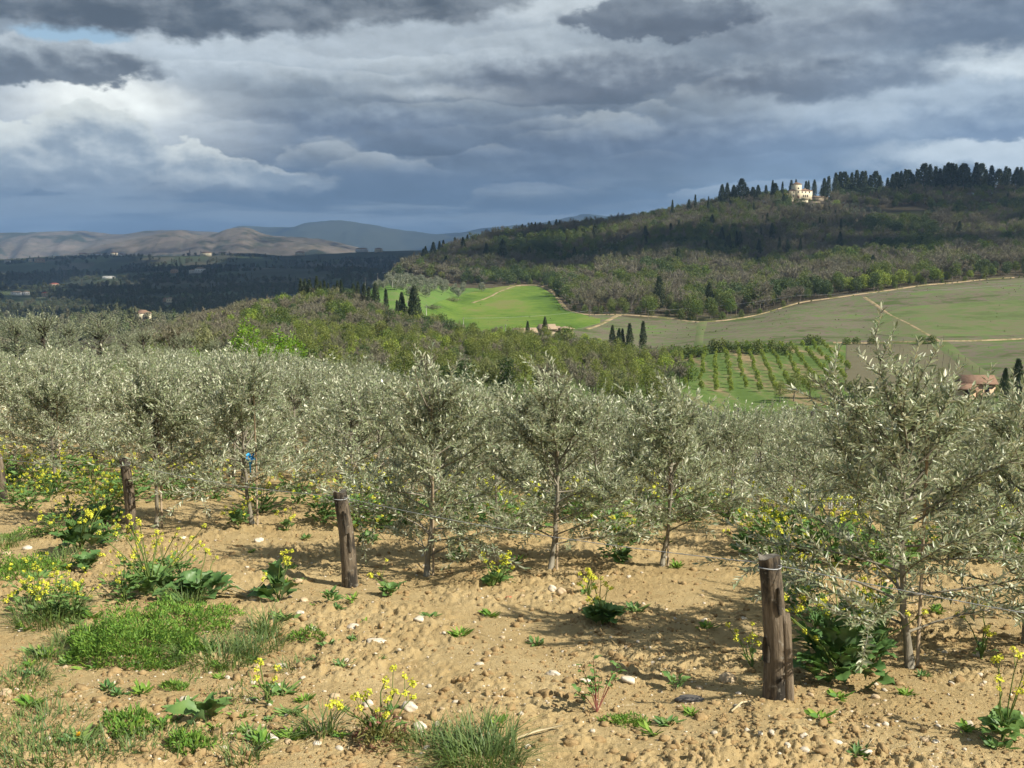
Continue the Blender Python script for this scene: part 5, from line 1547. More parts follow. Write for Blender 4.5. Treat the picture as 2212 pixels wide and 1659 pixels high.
# far farmhouses of the shaded valley
G = 'far houses in the shaded valley'
for k, (px, py, w, d_, h, wm, rm, lab) in enumerate([
        (33, 638, 34, 10, 5, M_WHITEW, M_OLDTILE, 'long white farm building at the far left of the valley'), (57, 638, 15, 9, 6, M_WHITEW, M_OLDTILE, 'short white house beside the long white farm building'),
        (117, 619, 26, 16, 5, M_PINK, M_REDTILE, 'house with a big bright red roof in the valley'), (97, 640, 15, 10, 5, M_PINK, M_REDTILE, 'small reddish-roofed house below the red-roofed one'),
        (85, 567, 30, 14, 8, M_PINK, M_TILE, 'pinkish house below the far ridge at left'), (68, 566, 16, 12, 7, M_CREAM, M_TILE, 'small ochre house beside the pinkish one'), (15, 568, 16, 10, 6, M_WHITEW, M_TILE, 'small white house at the left edge under the ridge'),
        (178, 555, 30, 12, 8, M_CREAM, M_TILE, 'cream house at the left end of the ridge hamlet'), (205, 554, 34, 12, 7, M_WHITEW, M_OLDTILE, 'long white house in the ridge hamlet'), (226, 555, 22, 12, 7, M_WHITEW, M_OLDTILE, 'white house at the right of the ridge hamlet'), (245, 553, 20, 12, 8, M_CREAM, M_TILE, 'cream house above the ridge hamlet'), (262, 557, 26, 14, 9, M_WHITEW, M_TILE, 'grey-white house right of the ridge hamlet'),
        (448, 560, 34, 14, 9, M_CREAM, M_TILE, 'ochre house on the middle of the far ridge'), (430, 590, 30, 14, 11, M_WHITEW, M_OLDTILE, 'white two-storey house in the middle of the valley'), (417, 590, 20, 12, 6, M_WHITEW, M_OLDTILE, 'low white annex beside the white two-storey house'), (377, 590, 22, 12, 7, M_PINK, M_OLDTILE, 'small brown house left of the white two-storey one'),
        (235, 602, 40, 8, 3, M_WHITEW, M_WHITEW, 'long low white shed in the valley fields'), (367, 654, 16, 10, 7, M_CREAM, M_OLDTILE, 'pale house low in the valley above the bare wood'), (357, 652, 9, 7, 4, M_PINK, M_TILE, 'tiny brown-roofed house beside the pale low house'), (648, 550, 30, 12, 8, M_CREAM, M_TILE, 'cream house far right along the valley ridge'), (480, 553, 24, 12, 8, M_CREAM, M_TILE, 'small house among trees on the ridge'),
        (781, 541, 40, 14, 9, M_WHITEW, M_OLDTILE, 'white houses row on the ridge under the blue mountain'), (817, 539, 24, 14, 9, M_CREAM, M_TILE, 'cream house at the right of the far white row')]):
    p = sight(px, py, 950, 4700)
    if py < 562:
        # these stand on the slope of the low ridge behind the valley
        hit = None
        for dy in (0, 2, 4, 6, 8, 10, 12):
            u, v = ray(px, py + dy)
            hit = RIDGE_BVH.ray_cast(Vector((0, 0, EYE)), Vector((u, 1.0, v)).normalized())[0]
            if hit is not None and hit.z > float(tz(hit.x, hit.y)):
                break
            hit = None
        p = hit if hit is not None else onpx(px, 4600)
    sc_ = p.y / 2600.0
    w_, dd_, h_ = w * .7 * sc_ + 3, d_ * .7 * sc_ + 3, h * .75 * sc_ + 2.5
    wins = [(0, 'f', x, h_ * .62, .12 * h_ + .5, .16 * h_ + .5, 'w') for x in (-w_ * .3, 0, w_ * .3)]
    building('far_house', lab, (p.x, p.y, p.z + .5), R((k * 37) % 40 - 15), [(0, dd_ / 2, w_, dd_, h_, h_ * .35, True, 'x')], wins, wm, rm)

# ================================================================== the olive plot in front
def front(px, py):
    p = sight(px, py, 3, 60)
    return Vector((p.x, p.y, float(gz(p.x, p.y))))


cane_mesh = MB().tube([[0, 0, -.1], [.012, .004, .7], [-.004, 0, 1.5]], [.011, .010, .008], 6).mesh('support_cane', [M_CANE], True)


def plant_olive(meshes, p, s, rz, label, group, cane=True, name='olive_tree', lean=(0, 0)):
    e = empty(name, p, rz, s)
    e.rotation_euler = (lean[0], lean[1], rz)
    tag(e, label, 'olive tree', group)
    obj('trunk', meshes[0], e)
    obj('crown', meshes[1], e)
    if cane:
        obj('support_cane', cane_mesh, e, (.055, .02, 0), 1.0)
    return e


FT = [(1965, 1440, 728, 'large silvery olive right of the near post, tall shoots at top', .84), (1430, 1225, 822, 'young olive with pale straight trunk right of centre', .8), (1190, 1235, 782, 'young olive with two thin stems in the middle of the row', .8),
      (922, 1242, 766, 'young olive with curved trunk just right of the middle post', .74), (545, 1140, 752, 'young olive with a blue plastic tie on its trunk', .82), (338, 1138, 772, 'young olive right beside the leaning left post', .8),
      (122, 1062, 775, 'young olive with thin straight trunk near the left edge', .85), (2215, 1395, 800, 'olive cut off by the right picture edge', .85)]
OL = []
for k, (px, py, yt, lab, spr) in enumerate(FT):
    p = front(px, py)
    H = EYE + ray(px, yt)[1] * p.y - p.z
    lowb = {0: .13, 1: .22, 2: .15, 3: .10, 4: .14, 5: .34, 6: .30, 7: .10}[k]
    ms = olive_tree(100 + k * 3, H, spr * 1.15 * H / 1.95, 32, 9, True, .021 * H / 1.95, lowb, .060, None, False, .95, 11)
    plant_olive(ms, p, 1.0, 0.0, lab, 'young olives of the front row', True)
    OL.append((p, H))

def BPLACE(px):
    for lim, t in ((240, 'the left edge olive'), (450, 'the olive by the left post'), (730, 'the blue-tied olive'), (1050, 'the curved-trunk olive'), (1310, 'the two-stemmed middle olive'), (1560, 'the pale straight-trunked olive'), (1800, 'the near post'), (9999, 'the large right olive')):
        if px < lim:
            return t


# rows behind: copies of five lighter trees
BACK = [olive_tree(300 + k, 1.9, .85 + .1 * (k % 4), 22 + 2 * (k % 3), 7, False, .020, .08 + .03 * (k % 3), .066, None, False, .85, 3 + k) for k in range(7)]
YF = band_curve([(-30, 20), (-9, 16.2), (-6.5, 16.2), (-4.2, 13.4), (-2.6, 13.0), (-.8, 10.8), (1.3, 11.2), (2.4, 8.4), (3.2, 8.6), (6, 8.6), (30, 10)])
r_ = np.random.default_rng(77)
TOPY = band_curve([(-200, 755), (0, 755), (400, 762), (650, 775), (850, 800), (1100, 832), (1300, 850), (1500, 874), (1900, 878), (2400, 872)])
G = 'young olives of the rows behind'
nb = 0
for (d0, d1, sp) in ((8, 20, 1.62), (20, 34, 2.0), (34, 58, 2.9)):
    X, Y = jitter_grid(-34, 34, d0, d1, sp * .94, r_)
    for x, y in zip(X, Y):
        if abs(x) / y > .56 or y < float(YF(x)) or (x / y > .0 and y > 31) or (x / y > -.18 and y > 42):
            continue
        k = r_.integers(0, 7)
        px_ = pxof(x, y); g0 = float(gz(x, y))
        hs = (EYE + ray(px_, float(TOPY(px_)) + r_.uniform(-14, 16))[1] * y - g0) / 1.9
        plant_olive(BACK[k], (x, y, g0), min(1.2, max(.55, hs)), r_.uniform(0, 6.28), 'young silvery olive in the %s rows behind %s' % ('first' if y < 16 else 'middle' if y < 28 else 'farthest', BPLACE(pxof(x, y))), G, False)
        nb += 1
print('back olives', nb)

# grown olives at the back left, with dark forked trunks
GROWN = [olive_tree(500 + k, 3.2, 1.9, 26, 9, False, .085, .26, .085, M_OBARKD, True, .62, 9) for k in range(3)]
for k, (px, d_, yt, s_) in enumerate([(30, 52, 668, 1.0), (95, 50, 662, 1.05), (215, 53, 676, 1.0), (310, 55, 700, .95), (150, 58, 690, 1.0), (395, 56, 712, .9), (460, 58, 728, .9), (-30, 50, 690, 1.0), (270, 62, 705, .95), (730, 50, 768, .8), (790, 48, 772, .8), (680, 52, 776, .75), (560, 60, 745, .85), (620, 56, 760, .8), (-70, 56, 680, 1.0), (850, 46, 790, .75)]):
    p = onpx(px, d_)
    h = EYE + ray(px, yt)[1] * d_ - p.z
    lab = {30: 'large grown olive at the left edge behind the rows', 95: 'tallest grown olive with a dark forked trunk at back left', 215: 'grown olive with shoots against the dark valley', 310: 'lower grown olive left of the budding bush'}.get(px, 'grown silver-grey olive behind the young rows')
    plant_olive(GROWN[k % 3], p, max(.55, h / 3.25), k * 1.7, lab, 'grown olives at the back of the plot', False, 'grown_olive_tree')

# bright green young trees and the budding bush behind the olives at left
bt = MB(); rr_ = np.random.default_rng(3)
lobes = [(0, 0, 2.2, .55, .7), (.3, .1, 1.6, .6, .6), (-.35, 0, 1.5, .55, .6), (.1, .2, 2.75, .3, .5), (-.1, -.2, .9, .6, .5), (.5, -.2, 2.0, .35, .55)]
P, dd = crown_points(rr_, 1500, lobes, .25)
leaves(bt, P, unit(dd + rr_.normal(0, .6, dd.shape) + [0, 0, .3]), unit(dd + rr_.normal(0, .4, dd.shape)), .13 * rr_.uniform(.7, 1.3, 1500), .075, LEAF4, 0, np.clip(rr_.normal(.5, .22, 1500), 0, 1))
bcrown = bt.mesh('crown', [M_BRIGHT])
btr = MB().tube([[0, 0, -.2], [.05, 0, 1.2], [0, .1, 2.6]], [.05, .035, .012], 6).tube([[0.03, 0, .8], [-.35, 0, 1.6]], [.025, .01], 5).tube([[.04, 0, 1.0], [.45, -.1, 2.0]], [.025, .01], 5).mesh('trunk', [M_OBARK])
for px, yt, d_, w, lab in [(535, 690, 58, 1.25, 'bright green leafy tree left of the pair behind the olives'), (600, 708, 57, 1.35, 'bright green leafy tree right of the pair behind the olives'), (632, 716, 59, 1.0, 'small bright green sapling beside the leafy pair'), (425, 745, 36, .9, 'small bright green tree poking out among the olives'), (575, 735, 50, 1.1, 'low bright green bush under the leafy pair')]:
    p = onpx(px, d_); h = EYE + ray(px, yt)[1] * d_ - p.z
    e = empty('bright_tree', p, px * .3, (h / 3.2 * w, h / 3.2 * w, h / 3.2)); tag(e, lab, 'tree')
    obj('trunk', btr, e); obj('crown', bcrown, e)
for px, yt, d_, w, lab in [(365, 690, 66, .75, 'budding straw-coloured bush behind the olives at left'), (440, 694, 68, .8, 'second budding straw-coloured bush left of the bright trees')]:
    p = onpx(px, d_); h = EYE + ray(px, yt)[1] * d_ - p.z
    tree_at(16, p.x, p.y, h / 9.0, 'budding_bush', lab, 'bush', sxy=w * 1.6)

# ------------------------------------------------------------------ weathered posts
def wood_post(name, label, top_px, base_px, rad, seed, extra=False, cut=0.0):
    b0 = front(*base_px)
    ut, vt = ray(*top_px)
    top = Vector((ut * b0.y, b0.y, EYE + vt * b0.y))
    ax = top - b0
    H = ax.length
    rg = np.random.default_rng(seed)
    n, seg = 26, 22
    t = np.linspace(-.12, 1, n)
    a = np.arange(seg) / seg * 2 * np.pi
    T, A = np.meshgrid(t, a, indexing='ij')
    rr = rad * (1.06 - .16 * T) * (1 + .10 * (vn(np.cos(A) * 1.6 + 5, np.sin(A) * 1.6 + T * 1.2, seed) - .5) + .10 * (vn(A * 3.5, T * 1.5, seed + 1) - .5) + .05 * (vn(A * 9.0, T * 5, seed + 2) - .5))
    rr += rad * .25 * np.clip(vn(np.cos(A) * 2, T * 5 + np.sin(A), seed + 3) - .78, 0, 1)
    bow = .02 * np.sin(T * 3) * H
    V = np.stack([rr * np.cos(A) + bow, rr * np.sin(A), T * H + np.where(T > .995, (vn(A * 1.5, A * 0, seed + 5) - .5) * .03, 0)], -1).reshape(-1, 3)
    i = np.arange(n - 1)[:, None] * seg; j = np.arange(seg)[None]; j2 = (j + 1) % seg
    Q = np.stack([i + j, i + j2, i + seg + j2, i + seg + j], -1).reshape(-1, 4)
    mb = MB().put(V, [Q], 0)
    c = V[-seg:].mean(0); ring = V[-seg:]
    inner = (ring - c) * .55 + c + np.array([0, 0, -.006])
    VT = np.concatenate([ring, inner, [c + np.array([0, 0, -.012])]])
    k = np.arange(seg); k2 = (k + 1) % seg
    mb.put(VT, [np.stack([k, k2, seg + k2, seg + k], 1), np.stack([seg + k, seg + k2, np.full(seg, 2 * seg)], 1)], 1)
    e = empty(name, b0)
    q = Vector((0, 0, 1)).rotation_difference(ax.normalized())
    e.rotation_mode = 'QUATERNION'; e.rotation_quaternion = q
    tag(e, label, 'post', 'weathered wooden posts of the row')
    obj('shaft', mb.mesh('shaft', [M_POSTW, M_POSTEND], False), e)
    # split bark plates proud of the shaft
    for kk in range(3):
        aa = rg.uniform(2.6, 5.6); z0 = rg.uniform(.25, .7) * H; ln = rg.uniform(.12, .25) * H
        pts = np.array([[math.cos(aa) * (rad * 1.02), math.sin(aa) * (rad * 1.02), z0 + ln * f] for f in (0, .5, 1)]); pts[:, 0] += .02 * np.sin(pts[:, 2] / H * 3) * H
        obj('bark_strip', MB().tube(pts, [.012, .016, .007], 5).mesh('bark_strip', [M_POSTD]), e)
    wr = np.array([[math.cos(x) * rad * .97 + .02 * math.sin(2.9) * H, math.sin(x) * rad * .97, H * .93 + .004 * math.sin(x * 2)] for x in np.linspace(0, 6.283, 18)])
    obj('wire_loop', MB().tube(wr, .0035, 4, cap=False).mesh('wire_loop', [M_WIRE]), e)
    if extra:
        t = np.linspace(-.12, .60, 12); seg2 = 12
        T, A = np.meshgrid(t, np.arange(seg2) / seg2 * 2 * np.pi, indexing='ij')
        rr = rad * .62 * (1 + .2 * (vn(A * 2.5, T * 3, 44) - .5)) * np.where(T > .58, .8, 1)
        V = np.stack([rr * np.cos(A) * .8 + rad * 1.12, rr * np.sin(A) - rad * .3, T * H], -1).reshape(-1, 3)
        i = np.arange(11)[:, None] * seg2; j = np.arange(seg2)[None]; j2 = (j + 1) % seg2
        Q = np.stack([i + j, i + j2, i + seg2 + j2, i + seg2 + j], -1).reshape(-1, 4)
        o = obj('split_stake', MB().put(V, [Q, [list(range(11 * seg2, 12 * seg2))]], 0).mesh('split_stake', [M_POSTG]), e)
        o['label'] = 'shorter grey split stake fixed to the right side of the post'
    return e, top


M_POSTEND = rough_mat('cut_wood_end', [(0.3, (0.09, 0.08, 0.065)), (0.6, (0.20, 0.18, 0.15)), (0.8, (0.28, 0.26, 0.22))], 18, 5, .95, .6, 60)
M_POSTD = rough_mat('dark_bark', [(0.3, (0.035, 0.03, 0.024)), (0.7, (0.085, 0.07, 0.05))], 12, 5, .95, .5, 50)
M_POSTG = rough_mat('grey_split_wood', [(0.3, (0.10, 0.078, 0.055)), (0.55, (0.21, 0.165, 0.115)), (0.75, (0.29, 0.24, 0.175))], 9, 6, .9, .8, 30, stretch=(3, 3, .3))


def post_material():
    m_, b, bs, out = mat('weathered_post')
    co = objco(b)
    mp = b.n('ShaderNodeMapping'); mp.inputs['Scale'].default_value = (1, 1, .12); b.nt.links.new(co, mp.inputs[0])
    grain = b.noise(mp.outputs[0], 60, 5, .65); mp2 = b.n('ShaderNodeMapping'); mp2.inputs['Scale'].default_value = (1, 1, .45); b.nt.links.new(co, mp2.inputs[0])
    stain = b.noise(mp2.outputs[0], 7, 5, .6)
    c = b.ramp(grain, [(0.25, (0.060, 0.046, 0.033)), (0.5, (0.155, 0.122, 0.085)), (0.75, (0.25, 0.205, 0.148))])
    c = b.mix(b.smooth(stain, .46, .60), c, (0.032, 0.028, 0.023, 1))
    c = b.mix(b.mul(b.smooth(b.noise(co, 22, 4, .6), .58, .70), .5), c, (0.36, 0.34, 0.28, 1))
    b.nt.links.new(c, bs.inputs['Base Color']); bs.inputs['Roughness'].default_value = .9
    bp = b.n('ShaderNodeBump'); bp.inputs['Strength'].default_value = .9; bp.inputs['Distance'].default_value = .012
    b.nt.links.new(b.add(grain, b.mul(stain, .6)), bp.inputs['Height']); b.nt.links.new(bp.outputs[0], bs.inputs['Normal'])
    return m_


M_POSTW = post_material()
tops = []
for args in [('wooden_post', 'nearest weathered post with a split stake fixed on its right', (1660, 1202), (1674, 1502), .064, 5, True), ('wooden_post', 'dark weathered post leaning left in the middle of the row', (733, 1062), (757, 1262), .062, 9),
             ('wooden_post', 'brown weathered post leaning beside the left olive', (268, 992), (285, 1157), .056, 14), ('wooden_post', 'grey post cut off by the left picture edge', (-6, 982), (6, 1084), .055, 21)]:
    e, tp = wood_post(*args); tops.append(tp)
nx = tops[0] + (tops[0] - tops[1]) * 1.0
seq = [nx, tops[0], tops[1], tops[2], tops[3], tops[3] + (tops[3] - tops[2]) * 1.2]
mb = MB()
for a, b_ in zip(seq[:-1], seq[1:]):
    t = np.linspace(0, 1, 14)[:, None]
    P = np.array(a - Vector((0, 0, .04))) * (1 - t) + np.array(b_ - Vector((0, 0, .04))) * t; P[:, 2] -= (.05 * 4 * t * (1 - t))[:, 0]
    mb.tube(P, .0022, 4, cap=False)
tag(obj('fence_wire', mb.mesh('fence_wire', [M_WIRE])), 'thin grey wire strung between the weathered posts', 'wire')

# blue plastic tie on the trunk, red poppies, pale cord on the front olive
p, H = OL[4]
rg = np.random.default_rng(4)
gx, gy = np.meshgrid(np.linspace(0, 1, 9), np.linspace(0, 1, 9))
V = np.stack([(gx - .5) * .11 + .02 * np.sin(gy * 9), -.05 + .035 * np.sin(gx * 13 + gy * 5) + .02 * rg.normal(size=gx.shape), (gy - .5) * .13 + .025 * np.sin(gx * 8)], -1).reshape(-1, 3)
i = np.arange(8)[:, None] * 9; j = np.arange(8)[None]
Q = np.stack([i + j, i + j + 1, i + j + 10, i + j + 9], -1).reshape(-1, 4)
mb = MB().put(V, [Q]); mb.put(np.array([[-.02, -.05, -.05], [.01, -.06, -.05], [.015, -.07, -.20], [-.005, -.06, -.21]]), [[[0, 1, 2, 3]]])
ring = np.array([[math.cos(x) * .028, math.sin(x) * .028, .01 * math.sin(x)] for x in np.linspace(0, 6.283, 12)]); mb.tube(ring, .012, 5, cap=False)
m_, b, bs, out = mat('blue_plastic'); bs.inputs['Base Color'].default_value = (0.05, 0.36, 0.72, 1); bs.inputs['Roughness'].default_value = .35
zz_ = EYE + ray(548, 985)[1] * p.y
tag(obj('plastic_strip', mb.mesh('plastic_strip', [m_], True), None, (ray(548, 985)[0] * p.y, p.y - .12, zz_), 0.0, .75), 'crumpled blue plastic strip tied round an olive trunk', 'plastic')
m_, b, bs, out = mat('poppy_petal'); bs.inputs['Base Color'].default_value = (0.75, 0.035, 0.015, 1); bs.inputs['Roughness'].default_value = .6
M_POPPY = m_
M_WEEDSTEM = rough_mat('weed_stem', [(0.3, (0.09, 0.14, 0.03)), (0.7, (0.16, 0.22, 0.06))], 8)
for px, py, yt, s_, lab in [(426, 1075, 1041, 1.0, 'red poppy flower under the olives at left'), (420, 1085, 1056, .6, 'smaller red poppy bud below the other poppy')]:
    p = front(px, py)
    h = EYE + ray(px, yt)[1] * p.y - p.z
    e = empty('poppy', p); tag(e, lab, 'poppy')
    obj('stem', MB().tube([[0, 0, 0], [.02, 0, h * .5], [0, 0, h]], [.004, .003, .003], 5).mesh('stem', [M_WEEDSTEM]), e)
    for a in range(4):
        V = []
        for q_ in np.linspace(0, 1, 4):
            for w in (-1, 0, 1):
                rr = .05 * s_ * q_
                V.append([rr * math.cos(a * 1.57 + w * .7 * q_), rr * math.sin(a * 1.57 + w * .7 * q_), h + .03 * s_ * q_ ** 2 * (1 + .3 * abs(w))])
        F = [[3 * r0 + c0, 3 * r0 + c0 + 1, 3 * r0 + c0 + 4, 3 * r0 + c0 + 3] for r0 in range(3) for c0 in range(2)]
        obj('petal', MB().put(V, [F]).mesh('petal', [M_POPPY], True), e)

# ------------------------------------------------------------------ weeds
M_MLEAF = leaf_mat('mustard_leaf', (0.130, 0.235, 0.062), (0.10, 0.165, 0.06), .3, .22, .5, .4, None, (.22, .40, .04))
M_MLEAF2 = leaf_mat('dark_weed_leaf', (0.095, 0.190, 0.055), (0.075, 0.13, 0.05), .3, .2, .45, .45, None, (.16, .33, .03))
M_YEL = leaf_mat('mustard_flower', (0.66, 0.67, 0.07), None, .18, .2, .6, .2, None, (.8, .7, .03))
M_FEATH = leaf_mat('feathery_leaf', (0.15, 0.28, 0.04), (0.13, 0.23, 0.05), .35, .25, .6, .3, None, (.30, .48, .05))
M_BLADE = leaf_mat('grass_blade', (0.15, 0.235, 0.06), (0.13, 0.19, 0.06), .4, .25, .5, .35, None, (.28, .40, .07))
M_REDL = leaf_mat('reddish_leaf', (0.24, 0.11, 0.08), (0.26, 0.14, 0.09), .35, .2, .6, .3, None, (.4, .12, .06))
M_STRAW = rough_mat('dry_straw', [(0.3, (0.40, 0.33, 0.19)), (0.7, (0.60, 0.52, 0.34))], 8)


def leaf_mesh(seed, m_, lob=.28, wr=.42):
    """broad lobed leaf, unit long, arching along +y with a folded midrib"""
    rg = np.random.default_rng(seed)
    n = 9; t = np.linspace(0, 1, n)
    w = wr * np.sin(np.pi * np.clip(.08 + .92 * t, 0, 1)) ** .75 * (1 + lob * np.cos(t * 19 + rg.random() * 3)) * np.where(t < .22, .30, 1); w[-1] = .01
    z = .20 * np.sin(t * 2.2) - .22 * t ** 2
    V = []
    for k in range(n):
        ruf = rg.normal(0, .045, 5)
        for c, f in enumerate((-1, -.5, 0, .5, 1)):
            V.append([w[k] * f, t[k] - .05 * abs(f), z[k] + .13 * abs(f) * w[k] * 2 + ruf[c] * abs(f)])
    F = [[5 * r0 + c, 5 * r0 + c + 1, 5 * r0 + c + 6, 5 * r0 + c + 5] for r0 in range(n - 1) for c in range(4)]
    return MB().put(V, [F], 0, np.repeat(rg.uniform(.3, .7, n), 5)).mesh('leaf', [m_], True)


LEAFM = [leaf_mesh(k, M_MLEAF) for k in range(4)]
LEAFD = [leaf_mesh(10 + k, M_MLEAF2, .30, .36) for k in range(4)]
LEAFR = [leaf_mesh(20 + k, M_MLEAF, .10, .24) for k in range(3)]


def cluster_mesh(seed, n=30, r0=.022):
    rg = np.random.default_rng(seed); mb = MB()
    P = rg.normal(0, 1, (n, 3)); P = unit(P) * r0 * rg.uniform(.35, 1, (n, 1)) * [1, 1, .8]
    d = unit(P + rg.normal(0, .01, P.shape) + [0, 0, .012])
    leaves(mb, P, unit(np.cross(d, rg.normal(0, 1, P.shape))), d, .014, .012, LEAF4, 0, rg.uniform(.2, .8, n))
    return mb.mesh('flower_cluster', [M_YEL])


CLUS = [cluster_mesh(k) for k in range(4)]


def weed(name, label, p, nleaf, leafL, nstem, stemH, spread, kind=LEAFM, group=None, seed=0, flowers=3, cat='weed', upright=.5):
    """mustard-like weed: rosette of arching leaves, wiry flower stems with yellow heads"""
    rg = np.random.default_rng(seed + 1000)
    e = empty(name, p, rg.uniform(0, 6)); tag(e, label, cat, group)
    for k in range(nleaf):
        a = k * 2.4 + rg.normal(0, .3); f = k / max(1, nleaf - 1)
        tilt = R(rg.uniform(5, 35)) + f * R(50) * upright * 1.4
        o = obj('leaf', kind[rg.integers(0, len(kind))], e)
        rr = spread * rg.uniform(.05, .45) * (1 - .4 * f)
        o.location = (math.cos(a) * rr, math.sin(a) * rr, rg.uniform(.0, .05) + f * stemH * .45 * upright)
        o.rotation_euler = (tilt, rg.normal(0, .25), a - math.pi / 2)
        s_ = leafL * rg.uniform(.6, 1.15) * (1 - .35 * f)
        o.scale = (s_, s_, s_)
    for k in range(nstem):
        a = rg.uniform(0, 6.28); ln = stemH * rg.uniform(.65, 1.1); out_ = spread * rg.uniform(.2, 1.0)
        t = np.linspace(0, 1, 6)
        P = np.stack([math.cos(a) * out_ * t ** 1.4, math.sin(a) * out_ * t ** 1.4, ln * t], 1) + rg.normal(0, .006, (6, 3)); P[0] = 0
        so = obj('stem', MB().tube(P, np.linspace(.006, .0025, 6), 4).mesh('stem', [M_WEEDSTEM], True), e)
        for c in range(flowers):
            f = 1.0 - c * .14
            q = np.array([np.interp(f, t, P[:, i]) for i in range(3)])
            if c:
                q2 = q + rg.normal(0, .035, 3) + [0, 0, .03]
                so2 = obj('side_stem', MB().tube([q, q2], [.0025, .0018], 3).mesh('side_stem', [M_WEEDSTEM]), so); q = q2
            o = obj('flower_cluster', CLUS[rg.integers(0, 4)], e, q, rg.uniform(0, 6), rg.uniform(.7, 1.2))
    return e


W = [  # (px,py, leaves, leafL, stems, stemH, spread, leafset, label)
    (1815, 1462, 80, .19, 10, .62, .58, LEAFD, 'big dark green leafy mustard plant right of the near post'),
    (1885, 1440, 24, .17, 5, .50, .24, LEAFD, 'dark leafy weed close to the right olive trunk'),
    (1690, 1240, 8, .12, 9, .42, .22, LEAFM, 'yellow flowering mustard behind the near post top'),
    (1745, 1290, 6, .10, 6, .40, .22, LEAFM, 'thin yellow mustard stems behind the near post'),
    (1625, 1440, 3, .08, 4, .22, .16, LEAFM, 'few yellow flower stems left of the near post foot'),
    (1302, 1345, 34, .16, 6, .30, .20, LEAFM, 'leafy mustard rosette alone on the bare soil'),
    (430, 1302, 44, .22, 2, .36, .44, LEAFD, 'broad dark-leaved weed clump left of the dry stalks'),
    (330, 1300, 26, .17, 14, .55, .42, LEAFM, 'tall yellow mustard with open branches at left'),
    (600, 1300, 14, .22, 5, .42, .18, LEAFD, 'broad-leaved weed right of the dry stalks'),
    (175, 1195, 46, .19, 14, .5, .44, LEAFD, 'bushy mustard plant with many yellow heads at left'),
    (225, 1130, 36, .18, 14, .45, .42, LEAFM, 'mustard plant just left of the leaning left post'),
    (185, 1232, 18, .19, 1, .2, .26, LEAFD, 'flat leafy weed below the bushy mustard'),
    (105, 1085, 16, .14, 6, .4, .28, LEAFD, 'dark leafy weed at the foot of the thin left olive'),
    (30, 1050, 18, .16, 5, .42, .32, LEAFD, 'dark weed clump beside the left edge post'),
    (715, 1308, 26, .08, 0, .2, .13, LEAFR, 'compact small-leaved bush by the middle post'),
    (845, 1285, 22, .09, 2, .22, .18, LEAFM, 'low weed between the middle post and the olive'),
    (1065, 1272, 14, .10, 6, .26, .18, LEAFM, 'small yellow mustard right of the curved olive trunk'),
    (1345, 1215, 14, .13, 3, .22, .22, LEAFM, 'leafy weed between two olive trunks right of centre'),
    (1362, 1175, 16, .13, 2, .25, .22, LEAFD, 'green weed behind the olive trunk right of centre'),
    (990, 1215, 14, .10, 2, .18, .18, LEAFM, 'weed behind the curved olive trunk'),
    (515, 1145, 16, .13, 4, .24, .2, LEAFD, 'leafy weed at the foot of the olive with blue tie'),
    (620, 1145, 10, .11, 4, .22, .18, LEAFM, 'small mustard right of the blue-tied olive'),
    (795, 1180, 14, .12, 3, .22, .24, LEAFM, 'weed behind the middle post'),
    (1610, 1200, 16, .14, 5, .34, .24, LEAFD, 'dark weed at the foot of the olive behind the near post'),
    (1270, 1290, 4, .07, 5, .2, .2, LEAFM, 'sparse yellow stems left above the lone rosette'),
    (2165, 1600, 16, .12, 5, .42, .16, LEAFM, 'upright weed at the lower right edge'),
    (2120, 1420, 6, .09, 4, .30, .16, LEAFM, 'thin flowering weed near the right edge'),
    (1460, 1486, 9, .10, 0, .1, .08, LEAFR, 'tiny toothed rosette in the bare soil'),
    (445, 1562, 10, .21, 0, .1, .10, LEAFR, 'star-shaped rosette with long pale green leaves'),
    (580, 1520, 10, .08, 3, .22, .12, LEAFR, 'small upright weed below the grass patch'),
    (1195, 1100, 6, .1, 3, .3, .2, LEAFM, 'yellow mustard under the middle olives'),
    (250, 1010, 10, .13, 9, .45, .3, LEAFM, 'yellow mustard behind the left post'),
]
for k, (px, py, nl, ll, nst, sh_, spd, ks, lab) in enumerate(W):
    weed('leafy_weed' if nst < 3 else 'mustard_plant', lab, front(px, py), nl, ll, nst, sh_, spd, ks, 'weeds on the tilled soil', k, 2, 'weed', .9 if ks is LEAFD and nst > 3 else .45)

# mustard between the olive rows: copies of three plants
def mustard_parts(seed):
    rg = np.random.default_rng(seed)
    sm, fm, lm = MB(), MB(), MB()
    for k in range(8):
        a = rg.uniform(0, 6.28); ln = rg.uniform(.30, .58); out_ = rg.uniform(.05, .38)
        t = np.linspace(0, 1, 5); P = np.stack([math.cos(a) * out_ * t, math.sin(a) * out_ * t, ln * t], 1)
        sm.tube(P, np.linspace(.006, .003, 5), 3)
        for c in range(2):
            q = P[-1] * (1 - c * .14) + rg.normal(0, .035, 3); n = 16
            d = unit(rg.normal(0, 1, (n, 3)))
            leaves(fm, q + d * .026 * rg.uniform(.3, 1, (n, 1)), unit(np.cross(d, rg.normal(0, 1, d.shape))), d, .018, .015, LEAF4, 0, rg.uniform(.2, .8, n))
    n = 110; a = rg.uniform(0, 6.28, n); rr = rg.uniform(0, .26, n)
    P = np.stack([np.cos(a) * rr, np.sin(a) * rr, rg.uniform(0, .3, n)], 1)
    leaves(lm, P, unit(np.stack([np.cos(a), np.sin(a), rg.uniform(-.2, .8, n)], 1)), np.tile([0, 0, 1.0], (n, 1)) + rg.normal(0, .3, (n, 3)), rg.uniform(.06, .13, n), rg.uniform(.035, .06, n), LEAF6, 0, rg.uniform(.2, .8, n))
    return sm.mesh('stems', [M_WEEDSTEM]), fm.mesh('flowers', [M_YEL]), lm.mesh('leaves', [M_MLEAF])


